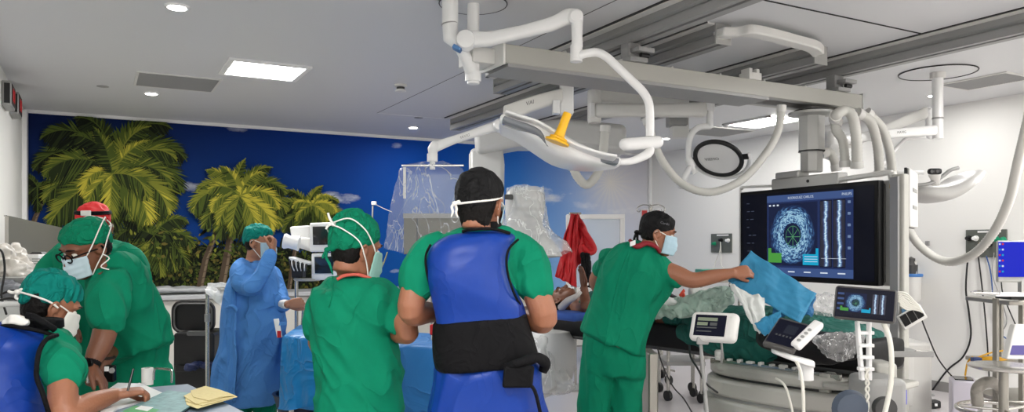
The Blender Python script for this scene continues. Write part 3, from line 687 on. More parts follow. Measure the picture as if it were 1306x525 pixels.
# --- corrugated hoses
def hose(px_pts, r, label, d=None):
    pts = [P(*p) for p in px_pts]; q = [Vector(x) for x in catmull([list(p) for p in pts], 14)]
    # resample evenly, alternate radius = ribs
    L = [0]
    for i in range(1, len(q)): L.append(L[-1]+(q[i]-q[i-1]).length)
    n = int(L[-1]/.012); out = []; j = 0
    for i in range(n+1):
        s = L[-1]*i/n
        while j < len(L)-2 and L[j+1] < s: j += 1
        f = (s-L[j])/max(1e-6, L[j+1]-L[j]); out.append(q[j].lerp(q[j+1], min(1, f)))
    rr = [r*(1.0 if i % 2 else .9) for i in range(len(out))]
    root = emp('corrugated_hose', (out[0]+out[-1])/2, label, 'cable hose', 'ceiling cable hoses')
    MB().tube(out, rr, 14).build('hose_body', m_hose, root, smooth=180)
    for k, (a_, b_) in enumerate(((out[0], out[4]), (out[-1], out[-5]))):
        MB().tube([a_, a_+(b_-a_)], r*1.15, 16).build('end_sleeve', m_off, root)
hose([(1065,150,5.6),(1067,146,5.55),(1077,141,5.6),(1087,148,5.6),(1092,175,5.6),(1093,214,5.65)], .040, 'white ribbed hose looping highest beside the monitor column')
hose([(1068,152,5.68),(1066,165,5.68),(1075,180,5.7),(1078,213,5.72)], .036, 'short white ribbed hose tucked inside the loop beside the monitor column')
hose([(1093,144,5.75),(1110,155,5.8),(1119,185,5.85),(1122,225,5.9)], .037, 'second white ribbed hose dropping beside the monitor column')
hose([(1105,143,6.0),(1124,162,6.05),(1134,190,6.1),(1140,232,6.3),(1153,278,6.35),(1172,312,6.3),(1205,333,6.2),(1238,326,6.0),(1266,298,5.8),(1287,255,5.6),(1299,205,5.4),(1312,150,5.2),(1330,60,5.0),(1332,35,5.0)], .036, 'long white ribbed hose sagging in a deep U across the right wall')
hose([(997,134,5.6),(992,168,5.6),(975,198,5.55),(945,230,5.5),(905,245,5.5),(870,234,5.5),(846,207,5.5),(834,180,5.5),(824,150,5.5)], .030, 'white ribbed hose hanging in a U between ring lamp and monitor column')
hose([(772,160,6.0),(770,185,6.0),(765,215,6.0),(750,235,6.0),(737,226,6.0),(729,208,6.0)], .036, 'short white ribbed hose bent in a U behind the operating lamp')
hose([(1048,196,6.0),(1058,194,6.0),(1064,204,6.0),(1067,218,6.0)], .035, 'little arched ribbed hose right behind the monitor bracket')

# --- operating lamp on its post and arms
t = emp('operating_lamp', P(603, 108, 4.5), 'white ceiling-mounted operating lamp with a yellow handle above the man in the black cap', 'surgical lamp')
d = 4.5; pt = P(603.5, 107, d); top_ = Vector((pt.x, pt.y, CEIL))
MB().cyl(pt, top_, .036, 28).build('ceiling_post', m_arm, t)
MB().lathe(top_, (0, 0, -1), [(.20, 0), (.20, .006), (.198, .008), (.001, .008)], 48).build('ceiling_plate', m_ceil, t)
MB().tube([top_-UP*.006+Vector((math.cos(a)*.20, math.sin(a)*.20, 0)) for a in [2*PI*j/40 for j in range(40)]], .004, 6, closed=True).build('plate_gasket', m_black, t)
A = lambda px, py, dd: P(px, py, dd)
mb = MB(); mb.cyl(A(603.5, 92, 4.5), A(603.5, 104, 4.5), .048); mb.tube([A(603, 96, 4.5), A(596, 78, 4.46), A(584, 52, 4.42)], [.04, .036, .04], 16); mb.build('lower_link', m_arm, t)
mb = MB(); mb.tube([A(574, 2, 4.4), A(574, 30, 4.4)], .047, 24, rnd=True); mb.tube([A(574, 32, 4.4), A(575, 48, 4.4), A(585, 56, 4.4)], [.045, .047, .04], 20, rnd=True); mb.build('elbow_housing', m_arm, t)
MB().tube([A(573.6, 30, 4.4), A(573.8, 31.5, 4.4)], .0485, 24).build('elbow_ring', m_grey, t)
MB().obox(A(583, 62, 4.36), RT*.022+UP*-.012, FW*.03, UP*.01+RT*.006).build('blue_joint_cap', mat('blue_cap', lin(70,120,175), .4), t, bevel=.003)
mb = MB(); mb.lathe(A(594, 50, 4.33), -FW, [(.001, -.08), (.05, -.08), (.056, -.06), (.056, .0), (.05, .015), (.001, .018)]); mb.build('spring_joint', m_arm, t)
q = [(596,50,.048),(620,50,.042),(650,44,.038),(680,37,.038),(705,30,.042),(722,22,.046),(733,21,.042)]
mb = MB(); mb.loft([(A(x, y, 4.36-(x-596)*.0006), UP*h, FW*.032) for x, y, h in q], cap=(.03, .03), p=3); mb.build('spring_arm', m_arm, t)
mb = MB(); mb.lathe(A(734, 22, 4.25), -FW, [(.001, -.05), (.035, -.05), (.042, -.03), (.042, .02), (.03, .032), (.001, .034)]); mb.tube([A(736, 24, 4.25), A(736, 48, 4.25), A(736, 60, 4.25)], [.034, .03, .032], 20); mb.cyl(A(735, 58, 4.25), A(735, 79, 4.25), .034, 24); mb.build('wrist_drop', m_arm, t)
mb = MB(); mb.tube([A(738, 71, 4.24), A(748, 68, 4.24), A(762, 67, 4.24), A(774, 73, 4.24), A(786, 84, 4.24), A(806, 103, 4.24), A(820, 117, 4.24), A(827, 130, 4.24), A(829, 145, 4.24), A(829, 174, 4.24)], [.024]*10, 16, smooth=4); mb.build('yoke_tube', m_arm, t)
mb = MB(); mb.tube([A(798, 184, 4.2), A(838, 181, 4.25)], .036, 24, rnd=True); mb.build('yoke_knuckle', m_arm, t)
mb = MB(); mb.tube([A(829, 190, 4.24), A(826, 196, 4.22), A(812, 203, 4.2), A(800, 206, 4.18), A(782, 206, 4.16)], [.026, .026, .022, .02, .02], 14, smooth=4); mb.build('yoke_bar', m_arm, t)
MB().cyl(A(829, 190, 4.24), A(829, 197, 4.24), .012, 12).build('camera_eye', m_black, t)
# lamp head: curved wing, lens side down, seen from below and the side
cent = [(641,160,.035,.26),(660,164,.055,.26),(684,176,.07,.27),(708,190,.075,.27),(732,200,.062,.25),(758,206,.046,.2),(784,208,.028,.12)]
def head(s=1.0, off=0, dz=0, deep=1.0):
    out = []
    for x, y, th, dp in cent:
        c = A(x, y+off, 4.14); out.append((c, (UP*1.0+RT*.18).normalized()*th*s, FW*dp*deep))
    return out
mb = MB().loft(head(), n=36, cap=(.02, .03), p=3.2); mb.build('lamp_shell', m_arm, t, smooth=180)
lr = MB(); lp = [(643,151),(660,157),(675,162),(688,169),(698,182),(712,192),(730,198),(758,201),(786,204)]
lr.loft([(A(x, y+3, 4.14-.28+.022*i), (UP*.9+RT*.3).normalized()*.020, FW*.07) for i, (x, y) in enumerate(lp)], n=16, cap=(.01, .01), p=3); lr.build('grey_edge_trim', mat('smoked_trim', lin(120,124,130), .15), t, smooth=180)
MB().loft([(A(x, y+2, 4.02), (UP*.9+RT*.3).normalized()*.014, FW*.2) for x, y in ((646,148),(664,154),(684,160),(702,171),(716,181),(735,190),(760,198),(780,202))], n=20, cap=(.01, .01), p=3).build('upper_shell', m_white, t, smooth=180)
hd = (A(722, 143, 4.02)-A(709, 178, 4.02)).normalized()
MB().lathe(A(710, 182, 3.80), hd, [(.001, 0), (.062, 0), (.064, .01), (.045, .02), (.045, .028), (.028, .034), (.024, .06), (.0225, .10), (.022, .15), (.020, .158), (.001, .16)], 28).build('yellow_handle', m_yellow, t, label='yellow sterile handle')

# --- radiation shield on an arm, wrapped in clear film
t = emp('hanging_radiation_shield', P(545, 330, 4.9), 'ceiling-hung radiation shield wrapped in clear plastic film left of the black-capped man', 'radiation shield')
d = 4.9
mb = MB(); mb.obox(A(722.5, 125, 5.2), RT*.045, FW*.05, UP*.115); mb.build('drop_column', m_arm, t, bevel=.008)
MB().obox(A(709, 137, 5.12), RT*.024, FW*.04, UP*.045).build('column_foot', m_arm, t, bevel=.006)
mb = MB(); mb.loft([(A(716, 122, 5.15), UP*.045, FW*.04), (A(680, 132, 5.1), UP*.05, FW*.04), (A(643, 146, 5.0), UP*.055, FW*.04)], p=5, cap=(.01, .01)); mb.build('upper_arm', m_off, t)
text(t, 'VAI', A(676, 131, 5.02), (A(690, 127, 5.02)-A(660, 136, 5.02)), UP, .026, m_dgrey, 'arm_marking')
mb = MB(); mb.lathe(A(637, 160, 4.92), -FW, [(.001, -.06), (.038, -.06), (.042, -.04), (.042, .02), (.03, .035), (.001, .037)]); mb.build('arm_joint', m_arm, t)
mb = MB(); mb.loft([(A(642, 158, 4.95), UP*.038, FW*.032), (A(610, 168, 4.95), UP*.030, FW*.028), (A(580, 178, 4.93), UP*.028, FW*.026), (A(556, 187, 4.9), UP*.036, FW*.028)], cap=(.02, .02), p=3); mb.build('spring_arm', m_arm, t)
text(t, 'MAVIG', A(592, 174, 4.91), (A(610, 168, 4.9)-A(580, 178, 4.9)), UP, .018, m_grey, 'arm_marking')
mb = MB(); mb.tube([A(555, 186, 4.9), A(552, 190, 4.9), A(552, 200, 4.9)], [.036, .034, .026], 18, rnd=True); mb.cyl(A(551.5, 196, 4.9), A(551.5, 206, 4.9), .034, 20); mb.cyl(A(551.5, 204, 4.9), A(551.5, 216, 4.9), .018, 12); mb.build('swivel', m_arm, t)
MB().obox(A(552, 211, 4.9), RT*.20, FW*.012, UP*.006).build('hanger_bar', m_steel, t, bevel=.003)
glass = mat('leaded_glass', (.6, .75, .85), .03, alpha=.09, spec=.8)
MB().prism([A(516, 222, 4.9), A(588, 222, 4.9), A(594, 274, 4.9), A(514, 276, 4.9)], FW*.012).build('glass_plate', glass, t, smooth=0)
pn = [(515,275),(592,275),(592,322),(515,324)]
MB().prism([A(x, y, 4.905) for x, y in pn], FW*.02).build('lead_apron_panel', mat('shield_panel', lin(104,101,88), .6), t, smooth=0)
MB().prism([A(x, y, 4.895) for x, y in ((514,272),(593,272),(593,278),(514,278))], FW*.03).build('panel_clamp', m_grey, t, smooth=0)
MB().prism([A(x, y, 4.89) for x, y in ((531,278),(533,278),(533,323),(531,323))], FW*.01).build('panel_seam', m_dgrey, t, smooth=0)
MB().obox(A(516, 233, 4.88), RT*.008, FW*.008, UP*.1).build('glass_edge_clip', m_off, t)
# the film bag: crumpled sleeve open at the bottom
def film(parent, secs, name, amp=.02, f=7, n=64, seed=1, label=None, m=None):
    q = catmull([[*c, *u, *v] for c, u, v in secs], 10); rs = []
    for c, u, v in [(Vector(x[:3]), Vector(x[3:6]), Vector(x[6:9])) for x in q]:
        rg = []
        for j in range(n):
            a = 2*PI*j/n; p = c+u*math.copysign(abs(math.cos(a))**.8, math.cos(a))+v*math.copysign(abs(math.sin(a))**.8, math.sin(a))
            k = noise.noise_vector(Vector((p.x*f, p.y*f, p.z*f*.45))+Vector((seed, seed, 0)))*amp+noise.noise_vector(p*f*3.1)*amp*.4
            rg.append(p+k)
        rs.append(rg)
    return MB().rings(rs, cap=False).build(name, m or m_film, parent, smooth=180, label=label)
def fsec(x0, x1, y, dd, dep, y1=None): return sec(x0, y, x1, y if y1 is None else y1, dd, dep)
film(t, [fsec(540, 562, 207, 4.9, .03), fsec(512, 590, 214, 4.9, .10), fsec(507, 592, 228, 4.9, .12), fsec(500, 593, 262, 4.9, .13), fsec(494, 593, 295, 4.9, .14), fsec(490, 590, 318, 4.9, .15, 327)], 'film_bag', seed=4, label='clear crumpled film')

# --- imaging C-arm: L shaped white arm, detector housing wrapped in film
t = emp('c_arm', P(640, 620, 6.2), 'white imaging C-arm behind the black-capped man, its detector wrapped in clear film', 'imaging machine')
m_cw = mat('c_arm_white', lin(206,206,204), .35)
mb = MB(); mb.prism([A(x, y, 6.6) for x, y in ((599,190),(640,178),(643,205),(641,340),(600,340))], FW*.35); mb.build('vertical_stand', m_cw, t, bevel=.03)
mb = MB(); mb.prism([A(x, y, 6.5) for x, y in ((604,166),(640,158),(724,150),(800,158),(800,196),(724,186),(660,186),(606,196))], FW*.4); mb.build('carriage_housing', m_cw, t, bevel=.05, seg=3)
MB().prism([A(x, y, 6.62) for x, y in ((598,196),(603,193),(603,335),(598,335))], FW*.05).build('stand_edge', m_off, t, bevel=.005)
c = A(667, 300, 5.6)
mb = MB(); mb.loft([(A(669, y, 5.6), RT*w_*mpp(5.6), FW*.17) for y, w_ in ((242,19),(250,24),(268,25),(286,23),(298,30),(312,40),(326,48))], n=40, cap=(.02, .02), p=4); mb.build('detector_housing', m_cw, t, smooth=60)
MB().obox(A(649, 251, 5.43), RT*.03, FW*.01, UP*.018).build('collision_sensor', m_dgrey, t, bevel=.004)
MB().lathe(A(691, 262, 5.5), RT, [(.001, -.02), (.04, -.02), (.04, .02), (.001, .022)]).build('side_knob', m_cw, t)
text(t, 'PHILIPS', A(667, 267, 5.425), RT, UP, .028, m_grey)
mb = MB(); mb.lathe(A(702, 455, 5.9), UP, [(.001, -.16), (.17, -.16), (.2, -.05), (.2, .12), (.15, .2), (.001, .21)]); mb.build('tube_housing', m_cw, t)
mb = MB(); pl = [A(620, 330, 6.3), A(610, 400, 6.4), A(620, 470, 6.4), A(655, 500, 6.2), A(700, 485, 5.95)]; mb.tube(pl, .11, 20, smooth=5); mb.build('c_shaped_beam', m_cw, t)
film(t, [fsec(645, 693, 239, 5.6, .20), fsec(644, 695, 268, 5.6, .22), fsec(640, 700, 288, 5.6, .23), fsec(632, 716, 306, 5.6, .26), fsec(628, 729, 324, 5.6, .28, 322)], 'detector_film', seed=9, amp=.03, m=film_mat('cloudy_film', (.88, .89, .88), .34, .8, 6), label='cloudy crumpled film')
m_bag = film_mat('milky_plastic_bag', (.9, .91, .9), .45, .85, 5)
film(t, [fsec(694, 700, 418, 5.9, .08), fsec(680, 708, 432, 5.9, .20), fsec(676, 722, 470, 5.9, .24), fsec(678, 727, 490, 5.9, .23), fsec(680, 712, 500, 5.9, .12)], 'tube_film', seed=19, amp=.05, m=m_bag, label='milky crumpled plastic cover')

# --- examination ring lamp on double arm
t = emp('ring_lamp', P(915, 200, 6.0), 'small ceiling lamp with black-rimmed disc head in front of the white wall', 'examination lamp')
mb = MB(); mb.obox(A(866, 130, 6.35), RT*.07, FW*.07, UP*.30); mb.build('ceiling_mount', m_off, t, bevel=.01)
MB().obox(A(863, 154, 6.3), RT*.075, FW*.08, UP*.045).build('mount_foot', m_grey, t, bevel=.006)
mb = MB(); mb.loft([(A(862, 128, 6.25), UP*.05, FW*.05), (A(810, 126, 6.2), UP*.05, FW*.05), (A(756, 122, 6.15), UP*.045, FW*.05)], p=5, cap=(.01, .01)); mb.build('first_arm', m_off, t)
mb = MB(); mb.lathe(A(758, 136, 6.1), UP, [(.001, -.13), (.05, -.13), (.055, -.11), (.055, .11), (.05, .13), (.001, .13)]); mb.build('arm_elbow', m_off, t)
mb = MB(); mb.loft([(A(762, 141, 6.05), UP*.055, FW*.05), (A(830, 141, 6.0), UP*.05, FW*.05), (A(897, 140, 6.0), UP*.058, FW*.05)], p=4, cap=(.03, .03)); mb.build('second_arm', m_off, t)
MB().obox(A(755, 141, 6.06), RT*.02, FW*.05, UP*.06).build('elbow_cap', m_arm, t, bevel=.01)
mb = MB(); mb.cyl(A(905.5, 129, 6.0), A(905.5, 163, 6.0), .026, 20); mb.lathe(A(904, 134, 6.0), UP, [(.001, -.05), (.045, -.05), (.045, .03), (.001, .05)]); mb.build('drop_tube', m_arm, t)
mb = MB(); mb.tube([A(905, 161, 6.0), A(893, 162, 6.0), A(884, 168, 6.0), A(879, 180, 6.0), A(878, 196, 6.0), A(879, 205, 6.0)], .024, 14, smooth=5, rnd=True); mb.build('curved_arm', m_arm, t)
mb = MB(); mb.lathe(A(881, 210, 5.98), (RT*.5-UP).normalized(), [(.001, -.06), (.034, -.06), (.036, .01), (.022, .03), (.022, .05), (.03, .06), (.03, .075), (.001, .08)]); mb.tube([A(879, 214, 5.95), A(868, 236, 5.95)], [.022, .03], 14, rnd=True); mb.build('handle_grip', m_arm, t)
hc = A(916, 202, 5.95); hn = (-FW*.50-UP*.74-RT*.36).normalized(); hu = hn.cross(UP).normalized(); hv = hu.cross(hn)
mb = MB(); mb.lathe(hc, hn, [(.001, -.05), (.12, -.05), (.18, -.03), (.185, -.005), (.001, -.004)], 40); mb.build('lamp_back', m_arm, t)
mb = MB(); mb.tube([hc+(hu*math.cos(a)+hv*math.sin(a))*.18 for a in [2*PI*j/40 for j in range(40)]], .018, 10, closed=True); mb.obox(hc-hu*.205, hu*.03, hn*.008, hv*.022); mb.obox(hc+hu*.205, hu*.03, hn*.008, hv*.022); mb.build('black_rim', m_black, t)
MB().lathe(hc, hn, [(.001, -.004), (.17, -.004), (.17, .001), (.001, .002)], 36).build('lens_plate', m_white, t)
text(t, 'VIEMO', hc+hn*.004-hu*-.05, -hu, hv, .028, m_dgrey)
mb = MB(); mb.tube([hc+(hu*math.cos(a)+hv*math.sin(a))*.235-hn*.02 for a in [-PI*1.0+PI*j/20 for j in range(21)]], .016, 10, rnd=True); mb.build('yoke', m_arm, t)

# --- second lamp at the right wall
t = emp('wall_side_lamp', P(1196, 177, 6.2), 'white ceiling-mounted lamp with post, ring plate and wing head by the right wall', 'surgical lamp')
cp = onZ(1196, 92, CEIL); dd = cp.dot(FW); 
MB().cyl((cp.x, cp.y, P(0, 177, dd).z), (cp.x, cp.y, CEIL), .042, 28).build('ceiling_post', m_arm, t)
MB().tube([Vector((cp.x+math.cos(a)*.29, cp.y+math.sin(a)*.29, CEIL-.006)) for a in [2*PI*j/48 for j in range(48)]], .005, 6, closed=True).build('plate_gasket', m_black, t)
MB().lathe((cp.x, cp.y, CEIL), (0, 0, -1), [(.29, 0), (.29, .005), (.001, .006)], 48).build('ceiling_plate', m_ceil, t)
MB().cyl((cp.x, cp.y, CEIL-.05), (cp.x, cp.y, CEIL), .06, 28).build('post_collar', m_off, t)
MB().cyl(P(1196, 150, dd), P(1196, 152, dd), .044, 28).build('post_ring', m_grey, t)
mb = MB(); mb.loft([(P(1194, 166, dd), UP*.042, FW*.035), (P(1130, 171, dd-.1), UP*.036, FW*.03), (P(1064, 180, dd-.2), UP*.042, FW*.035)], cap=(.02, .02), p=4); mb.build('first_arm', m_arm, t)
text(t, 'MAVIG', P(1150, 168.5, dd-.12), P(1194, 166, dd)-P(1130, 171, dd-.1), UP, .02, m_dgrey, 'arm_marking')
mb = MB(); mb.cyl(P(1060, 168, dd-.2), P(1060, 192, dd-.2), .05, 20); mb.lathe(P(1062, 194, dd-.2), -FW, [(.001, -.05), (.06, -.05), (.06, .05), (.001, .055)]); mb.build('elbow', m_arm, t)
mb = MB(); mb.loft([(P(1066, 190, dd-.1), UP*.04, FW*.035), (P(1110, 172, dd), UP*.04, FW*.035), (P(1150, 156, dd+.1), UP*.045, FW*.035), (P(1180, 144, dd+.2), UP*.05, FW*.035)], cap=(.02, .03), p=3); mb.build('spring_arm', m_off, t)
mb = MB(); mb.tube([P(1185, 143, dd+.2), P(1186, 150, dd+.2), P(1186, 172, dd+.2)], [.045, .035, .035], 18, rnd=True); mb.build('wrist', m_arm, t)
mb = MB(); mb.tube([P(1180, 175, dd+.2), P(1158, 176, dd+.2), P(1148, 184, dd+.2), P(1130, 204, dd+.2), P(1126, 214, dd+.1), P(1150, 219, dd), P(1178, 220, dd-.05)], .016, 12, smooth=5); mb.build('yoke_tube', m_arm, t)
wcs = [(1160,243,.055,.12),(1176,247,.075,.18),(1192,248,.09,.22),(1208,243,.095,.24),(1222,234,.09,.24),(1234,227,.075,.2),(1242,224,.05,.14)]
MB().loft([(P(x, y, 5.9), (UP+RT*.25).normalized()*a_*.75, FW*b_) for x, y, a_, b_ in wcs], n=32, cap=(.02, .03), p=3).build('lamp_shell', mat('lamp_pale_grey', lin(208,207,204), .35), t, smooth=180)
MB().tube([P(1168, 236, 5.68), P(1185, 234, 5.66), P(1200, 226, 5.66), P(1212, 217, 5.66), P(1222, 214, 5.68)], .014, 10, smooth=4).build('grey_edge_trim', m_grey, t)
mb = MB(); mb.obox(P(1192, 218.5, 5.6), RT*.048, FW*.025, UP*.022); mb.build('camera_head', m_black, t, bevel=.018, seg=3)
mb = MB(); 
for k in (-1, 1): mb.lathe(P(1192+k*3.5, 218.5, 5.572), -FW, [(.001, 0), (.012, 0), (.011, .003), (.001, .003)], 16)
mb.build('camera_lens', m_dgrey, t)
MB().loft([(P(1192, 223, 5.62), RT*.045, FW*.03), (P(1193, 230, 5.66), RT*.03, FW*.03), (P(1193, 236, 5.7), RT*.03, FW*.03)], cap=(.005, .005)).build('camera_mount', m_off, t)
# ================================================================ patient table and what stands round it
m_blackf = mat('black_vinyl', lin(12,12,14), .6, bump=.2, bscale=20, spec=.25)
m_teal = mat('green_surgical_sheet', lin(0,84,74), .8, wr=(6, .04))
m_pale = mat('pale_green_sheet', lin(160,182,170), .85, wr=(9, .04))
m_blue = mat('blue_drape', lin(40,126,166), .7, wr=(5, .010))
m_wsheet = mat('white_drape_back', lin(205,208,205), .8, bump=.3, bscale=24)
m_base_w = mat('table_base_enamel', lin(178,177,170), .38)
def crumple(amp, f, seed=0):
    def fn(c):
        n = noise.noise(Vector((c.x*f, c.y*f, c.z*f))+Vector((seed, 0, 0))); n2 = noise.noise(Vector((c.x*f*2.7, c.y*f*2.7, c.z*f*2.7)))
        return amp*((1-2.4*abs(n))*.6+n2*.35)
    return fn
ta = P(690, 0, 6.1); tb = P(1100, 0, 4.15); ta.z = tb.z = 0; tdv = (tb-ta); TLn = tdv.length; tdv.normalize(); tn = Vector((-tdv.y, tdv.x, 0))
if tn.dot(FW) < 0: tn = -tn     # away from the camera
def tp(t, off, z): return ta+tdv*(t*TLn)+tn*off+UP*z
root = emp('operating_table', tp(.75, .25, 0), 'long patient table with black mattress on a big pale rounded base', 'operating table')
mb = MB(); mb.loft([(tp(t, .27, .875), tn*.27, UP*.09) for t in (0, .25, .5, .75, 1.0)], p=5, cap=(.02, .02), sm=4); mb.build('mattress', m_blackf, root, smooth=50)
MB().loft([(tp(t, .27, .80), tn*.26, UP*.018) for t in (0, .5, 1.0)], p=6, cap=(.01, .01)).build('table_top', m_dgrey, root)
bc = tp(.80, .22, 0)
def slab(c, hl, hw, z0, z1, r_=2.6, m=m_base_w, nm='base_tier', sh=0, bev=.02):
    n = 56; pts = []
    for j in range(n):
        a = 2*PI*j/n; ca, sa = math.cos(a), math.sin(a)
        pts.append(c+tdv*(sh+hl*math.copysign(abs(ca)**(2/r_), ca))+tn*hw*math.copysign(abs(sa)**(2/r_), sa)+UP*z0)
    return MB().prism(pts, UP*(z1-z0)).build(nm, m, root, bevel=bev, seg=3)
slab(bc, .50, .36, .70, .77, 3.0); slab(bc, .47, .33, .685, .70, 3.0, m_dgrey, 'recess_band', bev=0)  # narrower dark grey slab set between the tiers
slab(bc, .52, .40, .58, .685, 2.8); slab(bc, .50, .38, .565, .58, 2.8, m_grey, 'recess_band', bev=0); slab(bc, .54, .42, .44, .565, 2.8)  # narrower grey slab set between the tiers
for k in range(4): slab(bc, .52-.02*k, .40-.01*k, .40-.035*k, .425-.035*k, 2.8, m_base_w if k % 2 == 0 else m_grey, 'bellows_fold', sh=.02*k, bev=.008)
slab(bc, .46, .34, .0, .30, 2.6, sh=.05)
# accessory rail with clamp blocks
mb = MB(); mb.obox(tp(.80, -.05, .775), tdv*.42, tn*.012, UP*.016); mb.build('accessory_rail', m_steel, root, bevel=.003)
for i in range(9):
    MB().obox(tp(.66+.028*i, -.045, .793), tdv*(.012 if i % 3 else .022), tn*.018, UP*(.008 if i % 2 else .012)).build('control_key', m_off, root, bevel=.004)
MB().lathe(tp(.655, -.03, .79), UP, [(.001, 0), (.028, 0), (.03, .045), (.022, .055), (.001, .056)]).build('control_knob', m_off, root)
MB().obox(tp(.77, -.06, .745), tdv*.26, tn*.06, UP*.02).build('control_tray', m_base_w, root, bevel=.015, seg=3)
for t_ in (.0, .12): MB().obox(tp(.93+t_*.6, -.03, .70), tdv*.03, tn*.05, UP*.09).build('side_bracket', m_base_w, root, bevel=.01)
MB().obox(tp(1.0, .1, .735), tdv*.17, tn*.22, UP*.018).build('end_plate', m_base_w, root, bevel=.012)
# the sheets
def sheet_obj(name, secs, m, label, cat, voxel=.01, disp=None, p=2.4, cap=(.03, .03)):
    mb = MB().loft(secs, n=36, cap=cap, sm=4, p=p); org = secs[0][0].copy()
    zs = [v.z for v in mb.v]; org = Vector((sum(v.x for v in mb.v)/len(mb.v), sum(v.y for v in mb.v)/len(mb.v), min(zs)))
    out = bake(mb, voxel, 4, .5, disp); out.transform(Matrix.Translation(-org)); out.name = name; out.materials.clear(); out.materials.append(m)
    o = bpy.data.objects.new(name, out); C.objects.link(o)
    return finish(o, None, org, smooth=180, label=label, cat=cat)
sheet_obj('green_sheet', [(tp(t, .25, z), tn*w_, UP*h) for t, z, w_, h in ((.46,1.0,.20,.05),(.56,1.0,.25,.08),(.66,.99,.29,.11),(.78,.98,.30,.12),(.88,.97,.30,.10),(.96,.96,.26,.04))], m_teal, 'dark green surgical sheet over the legs of the patient under the large monitor', 'sheet', disp=crumple(.02, 7))
sheet_obj('green_sheet', [(tp(t, .08, z), tn*w_, UP*h) for t, z, w_, h in ((.52,.92,.10,.06),(.64,.90,.11,.12),(.74,.88,.10,.13),(.80,.88,.08,.09))], m_teal, 'dark green sheet flap hanging down the near side of the patient table', 'sheet', disp=crumple(.015, 7, 3))
sheet_obj('pale_sheet', [(P(x, y, d), UP*h, FW*.16) for x, y, d, h in ((832,396,4.95,.035),(850,394,4.9,.045),(880,390,4.8,.05),(905,385,4.7,.065),(925,378,4.6,.05))], m_pale, 'crumpled pale green sheet on the table beside the bending man', 'sheet', disp=crumple(.03, 12, 5), voxel=.007)
sheet_obj('black_pad', [(P(x, y, d), UP*h, FW*.10) for x, y, d, h in ((975,432,4.12,.05),(1010,440,4.1,.075),(1045,444,4.0,.085),(1075,442,3.95,.07),(1098,440,3.9,.05))], m_blackf, 'black arm pad at the near end of the patient table', 'pad', disp=crumple(.008, 9, 6))
sheet_obj('crumpled_bag', [(P(x, y, 3.88), UP*h, FW*.06) for x, y, h in ((1048,436,.02),(1060,441,.05),(1075,442,.06),(1088,438,.04),(1092,432,.02))], film_mat('shiny_clear_bag', (.8, .8, .8), .3, .9, 14), 'small shiny transparent plastic bag lying on the black arm pad', 'plastic bag', disp=crumple(.03, 18, 8), voxel=.005)
sheet_obj('crumpled_bag', [(P(x, y, 4.6), UP*h, FW*.06) for x, y, h in ((1030,402,.10),(1045,398,.11),(1062,396,.09),(1078,388,.04))], MATS['shiny_clear_bag'], 'transparent plastic bag standing behind the blue drape under the large monitor', 'plastic bag', disp=crumple(.03, 14, 2), voxel=.006)
# the held blue drape: a folded sheet with a white lining
def drape(name, corners, m, label, cat, nu=30, nv=30, amp=.03, f=4, th=.004, seed=0, fold=None, group=None, parent=None):
    # corners: TL, TR, BR, BL as points
    g = []; 
    for j in range(nv+1):
        v = j/nv; row = []
        for i in range(nu+1):
            u = i/nu; p = corners[0]*(1-u)*(1-v)+corners[1]*u*(1-v)+corners[2]*u*v+corners[3]*(1-u)*v
            nn = (corners[1]-corners[0]).cross(corners[3]-corners[0]).normalized()
            k = noise.noise(Vector((u*f, v*f*.6, seed)))*amp+noise.noise(Vector((u*f*2.6, v*f*2, seed+3)))*amp*.4
            e = noise.noise_vector(Vector((u*3, v*3, seed+9)))*amp*.5
            if fold: p = p+fold(u, v)
            row.append(p+nn*k+e)
        g.append(row)
    mb = MB(); b0 = [mb.addv(r) for r in g]
    for j in range(nv):
        for i in range(nu): mb.face(b0[j]+i, b0[j]+i+1, b0[j+1]+i+1, b0[j+1]+i)
    o = mb.build(name, m, parent, smooth=180, label=label, cat=cat, group=group)
    s = o.modifiers.new('thick', 'SOLIDIFY'); s.thickness = th; s.offset = 0; return o
dcn = [P(957, 319, 4.44), P(1041, 374, 4.3), P(1020, 412, 4.15), P(928, 358, 4.42)]
drape('folded_drape', dcn, m_blue, 'folded light blue drape held up by the bending man in front of the monitor', 'drape', amp=.018)
drape('folded_drape', [P(1000, 366, 4.35), P(1040, 378, 4.3), P(1036, 404, 4.2), P(985, 402, 4.25)], mat('blue_drape_deep', lin(20,92,140), .7), 'darker blue drape corner behind the held drape', 'drape', amp=.03, seed=5)
drape('drape_lining', [P(930, 362, 4.3), P(975, 380, 4.2), P(975, 428, 4.0), P(958, 412, 4.05)], m_wsheet, 'white underside of drape hanging below the held blue drape', 'drape', amp=.025, seed=7)
drape('folded_drape', [P(962, 412, 4.0), P(995, 396, 3.98), P(1000, 420, 3.9), P(975, 428, 3.92)], m_blue, 'small bright blue drape end lying beside the grey tablet', 'drape', amp=.015, seed=8)
# small things on the table
def soft_box(name, c, hx, hy, hz, m, label, cat, ax=None, bevel=.01, group=None):
    ax = ax or RT; ay = Vector((-ax.y, ax.x, 0)).normalized()
    return MB().obox(c, ax*hx, ay*hy, UP*hz).build(name, m, label=label, cat=cat, bevel=bevel, seg=3, group=group)
t = emp('infusion_pump', P(896, 383, 5.05), 'small white bedside monitor unit standing on the table behind the sheet', 'medical device')
MB().obox(P(896, 379, 5.05), RT*.085, FW*.06, UP*.062).build('case', m_off, t, bevel=.015)
MB().obox(P(900, 377, 4.98), RT*.045, FW*.004, UP*.035).build('display', m_screen_off, t, bevel=.003)
t = emp('white_bottle', P(872, 389, 4.85), 'small white dropper bottle beside the bending man', 'bottle')
MB().lathe(P(872, 389, 4.85), UP, [(.001, 0), (.02, 0), (.022, .01), (.022, .04), (.01, .05), (.001, .051)]).build('bottle_body', m_white, t)
